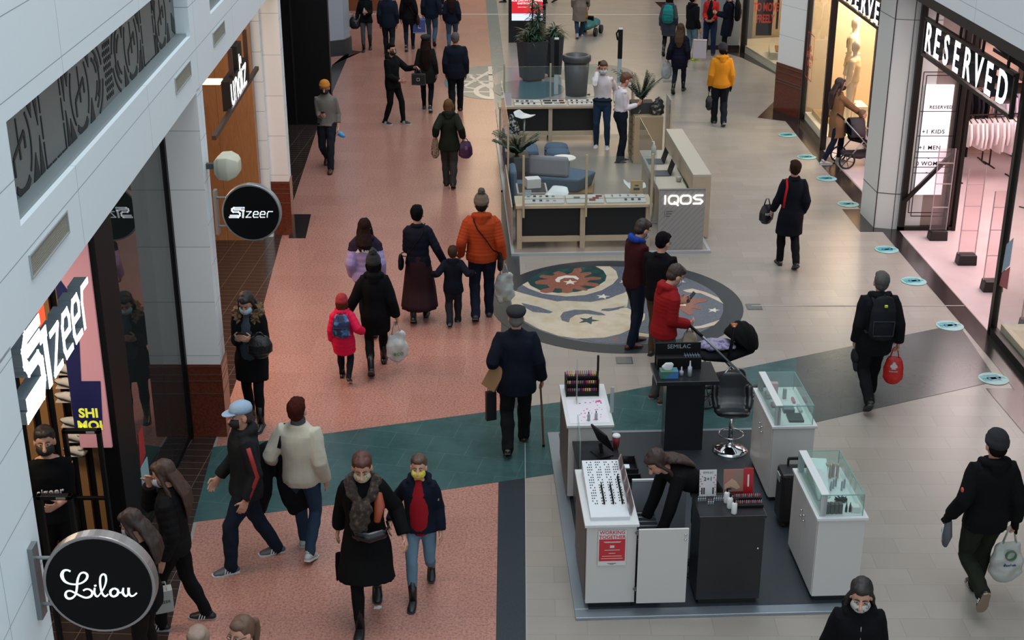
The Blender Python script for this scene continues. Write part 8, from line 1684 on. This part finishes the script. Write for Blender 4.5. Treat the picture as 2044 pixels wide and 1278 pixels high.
b = B(); b.ball((0, 0, .03), (.035, .03, .028)); b.ball((.03, 0, .045), .012); b.ball((-.03, 0, .045), .012); b.obj('head', mat('toy_orange', 'b8642a', .8), tb2, True); b = B(); b.ball((0, -.02, .025), (.018, .015, .012)); b.obj('muzzle', m_paper, tb2, True)
soft_bag('beige cloth bag hanging on the handle of the grey framed pushchair', pa.matrix_basis @ V((0, -.47, 1.0)), '8a7a68', .22, .30, .12, R(20), .05, 'tote_bag', amp=.03)
# bending assistant
a = P('shop assistant with long auburn hair in black bending over the front counter', 1.70, 112, root=S(1.32, .80), legs=((.03, 0, 0, .06), (-.03, 0, 0, .06)), aL=(.10, .36, .72), aR=(.06, .34, .74), lean=58, hp=10, sex='f', top='131215', hem=.46, bulk=.020, bot='131317', loose=.004, hair='2c1813', hs='long', hairlen=.70)
a['E'].location.z = ZF
# right side walkers
a = P('short haired woman in long navy coat with a red strap walking away', 1.74, 4, foot=(1571, 534), legs=((.08, 0, 0, .05), (-.10, .035, 28, .05)), aL='swingf', aR='pocket', sex='f', top='141722', hem=.33, bulk=.026, flare=.02, collar=.03, bot='15161a', loose=.008, boots=.10, shoe='121214', hair='3a241c', hs='short')
soft_bag('black tote with white and red lettering on the left side of the long navy coat', a['L'] + V((-.08, .05, .22)), '111215', .26, .30, .12, R(15), .10, 'tote_bag', amp=.01, mark=[('RED', 'b8b8b8', .05, .16)])
strap(a, [(-.10, -.085, .60), (-.095, -.095, .70), (-.08, -.085, .79), (-.07, -.02, .85), (-.08, .06, .79)], 'a01c22', .018, 'red_strap')
a = P('grey haired man in dark coat with grey backpack carrying a red bag and a cap', 1.78, 0, foot=(1733, 806), legs=((-.20, .07, 42, .05), (.16, 0, 0, .05)), aL='hang', aR='bag', top='17191f', hem=.43, bulk=.034, hood=1, bot='17181c', loose=.014, shoe='131315', hair='6a6866', width=1.08)
bp = backpack(a, 'dark grey backpack with a small yellow clip on the grey haired man', '22252b', .036, .31, .46, .14, '2c2f35')
b = B(); b.box(-.018, .018, -.165, -.14, .39, .42); b.obj('yellow_clip', mat('clip_yellow', 'b5c41e', .5), bp, bevel=.004)
soft_bag('bright red shopping bag with white emblem in the right hand of the grey haired man', a['R'], 'b81a14', .26, .36, .10, R(-12), .12, 'shopping_bag', amp=.012, mark=[('♣', 'c8b8b8', .09, .25), ('eobuwie', 'c8b8b8', .03, .18)])
b = B(); b.ball((0, 0, 0), (.05, .11, .10)); b.tube([(0, -.05, -.08), (0, -.08, -.14)], [(.04, .05), (.03, .03)], round_=True); tag(b.obj('flat_cap', cloth('2f2f33'), None, True, loc=a['L'] + V((0, -.02, -.14))), 'grey flat cap held in the left hand of the grey haired man', 'cap')
a = P('man in black jacket and black beanie with olive trousers walking away at lower right', 1.80, 4, foot=(1943, 1200), legs='kL', aL=(.17, .04, .52), aR='bag', top='0e0f12', hem=.47, bulk=.034, hood=1, bot='24281f', loose=.016, shoe='121214', sole='7d6a58', hair='17120f', hat=('beanie', '121318'), parts=('stripes',), gloves='0e0f12')
soft_bag('white plastic shopping bag with green print in the right hand of the black beanie man', a['R'], 'a8a9a2', .32, .40, .16, R(5), .16, 'plastic_bag', amp=.035, mark=[('○', '4a6a4e', .14, .28), ('Auchan', '3a4a6a', .038, .19)])
b = B(); b.tube([(0, -.02, .02), (0, -.02, -.12), (0, -.0, -.24)], [(.03, .05), (.045, .09), (.025, .05)], round_=True); vz = thing('face_visor', 'grey and white folded cloth pouch in the left hand of the black beanie man', 'pouch', a['L'] + V((-.01, 0, -.02))); b.obj('pouch', cloth('5a5a60'), vz, True); b = B(); b.tube([(-.04, -.02, -.02), (-.045, -.02, -.12), (-.03, 0, -.22)], .006); b.obj('piping', m_paper, vz, True)
b = B(); s0, e_, w_ = a['sh'][0]; b.ball(s0.lerp(e_, .62) + V((-.068, -.03, 0)), (.014, .026, .032)); b.obj('sleeve_patch', mat('patch_red', 'a8432e', .6), a['E'], True)
a = P('dark haired woman with patterned white mask and black jacket at the bottom right edge', 1.68, 176, head=(1722, 1160), legs='stand', aL='hang', aR='hang', hp=14, hy=-10, sex='f', top='0f1013', hem=.46, bulk=.032, hood=1, collar=.03, zip_=1, hair='15110f', hs='long', hairlen=.78, mask=mat('mask_pattern', 'a8a5a2', .7, var=(40, '4a4a4a', .52, .6)), width=1.05)
b = B(); b.box(-.03, .03, -.02, .02, 0, .004); b.box(-.0, .04, -.01, .03, .002, .006); tag(b.obj('litter_paper', m_paper, None, loc=at(753, 1214, .003)), 'crumpled scrap of white paper on the red floor', 'litter')
for k, (x, y) in enumerate(((1016, 4), (1098, 6))):
    P('person at the top edge, only %s in view' % ('one shoe left of the advertising screen', 'dark shoes right of the advertising screen')[k], 1.7, 90, foot=(x, y), legs='sL', top='17181c', bot='17181c', hair='17120f', fine=False)
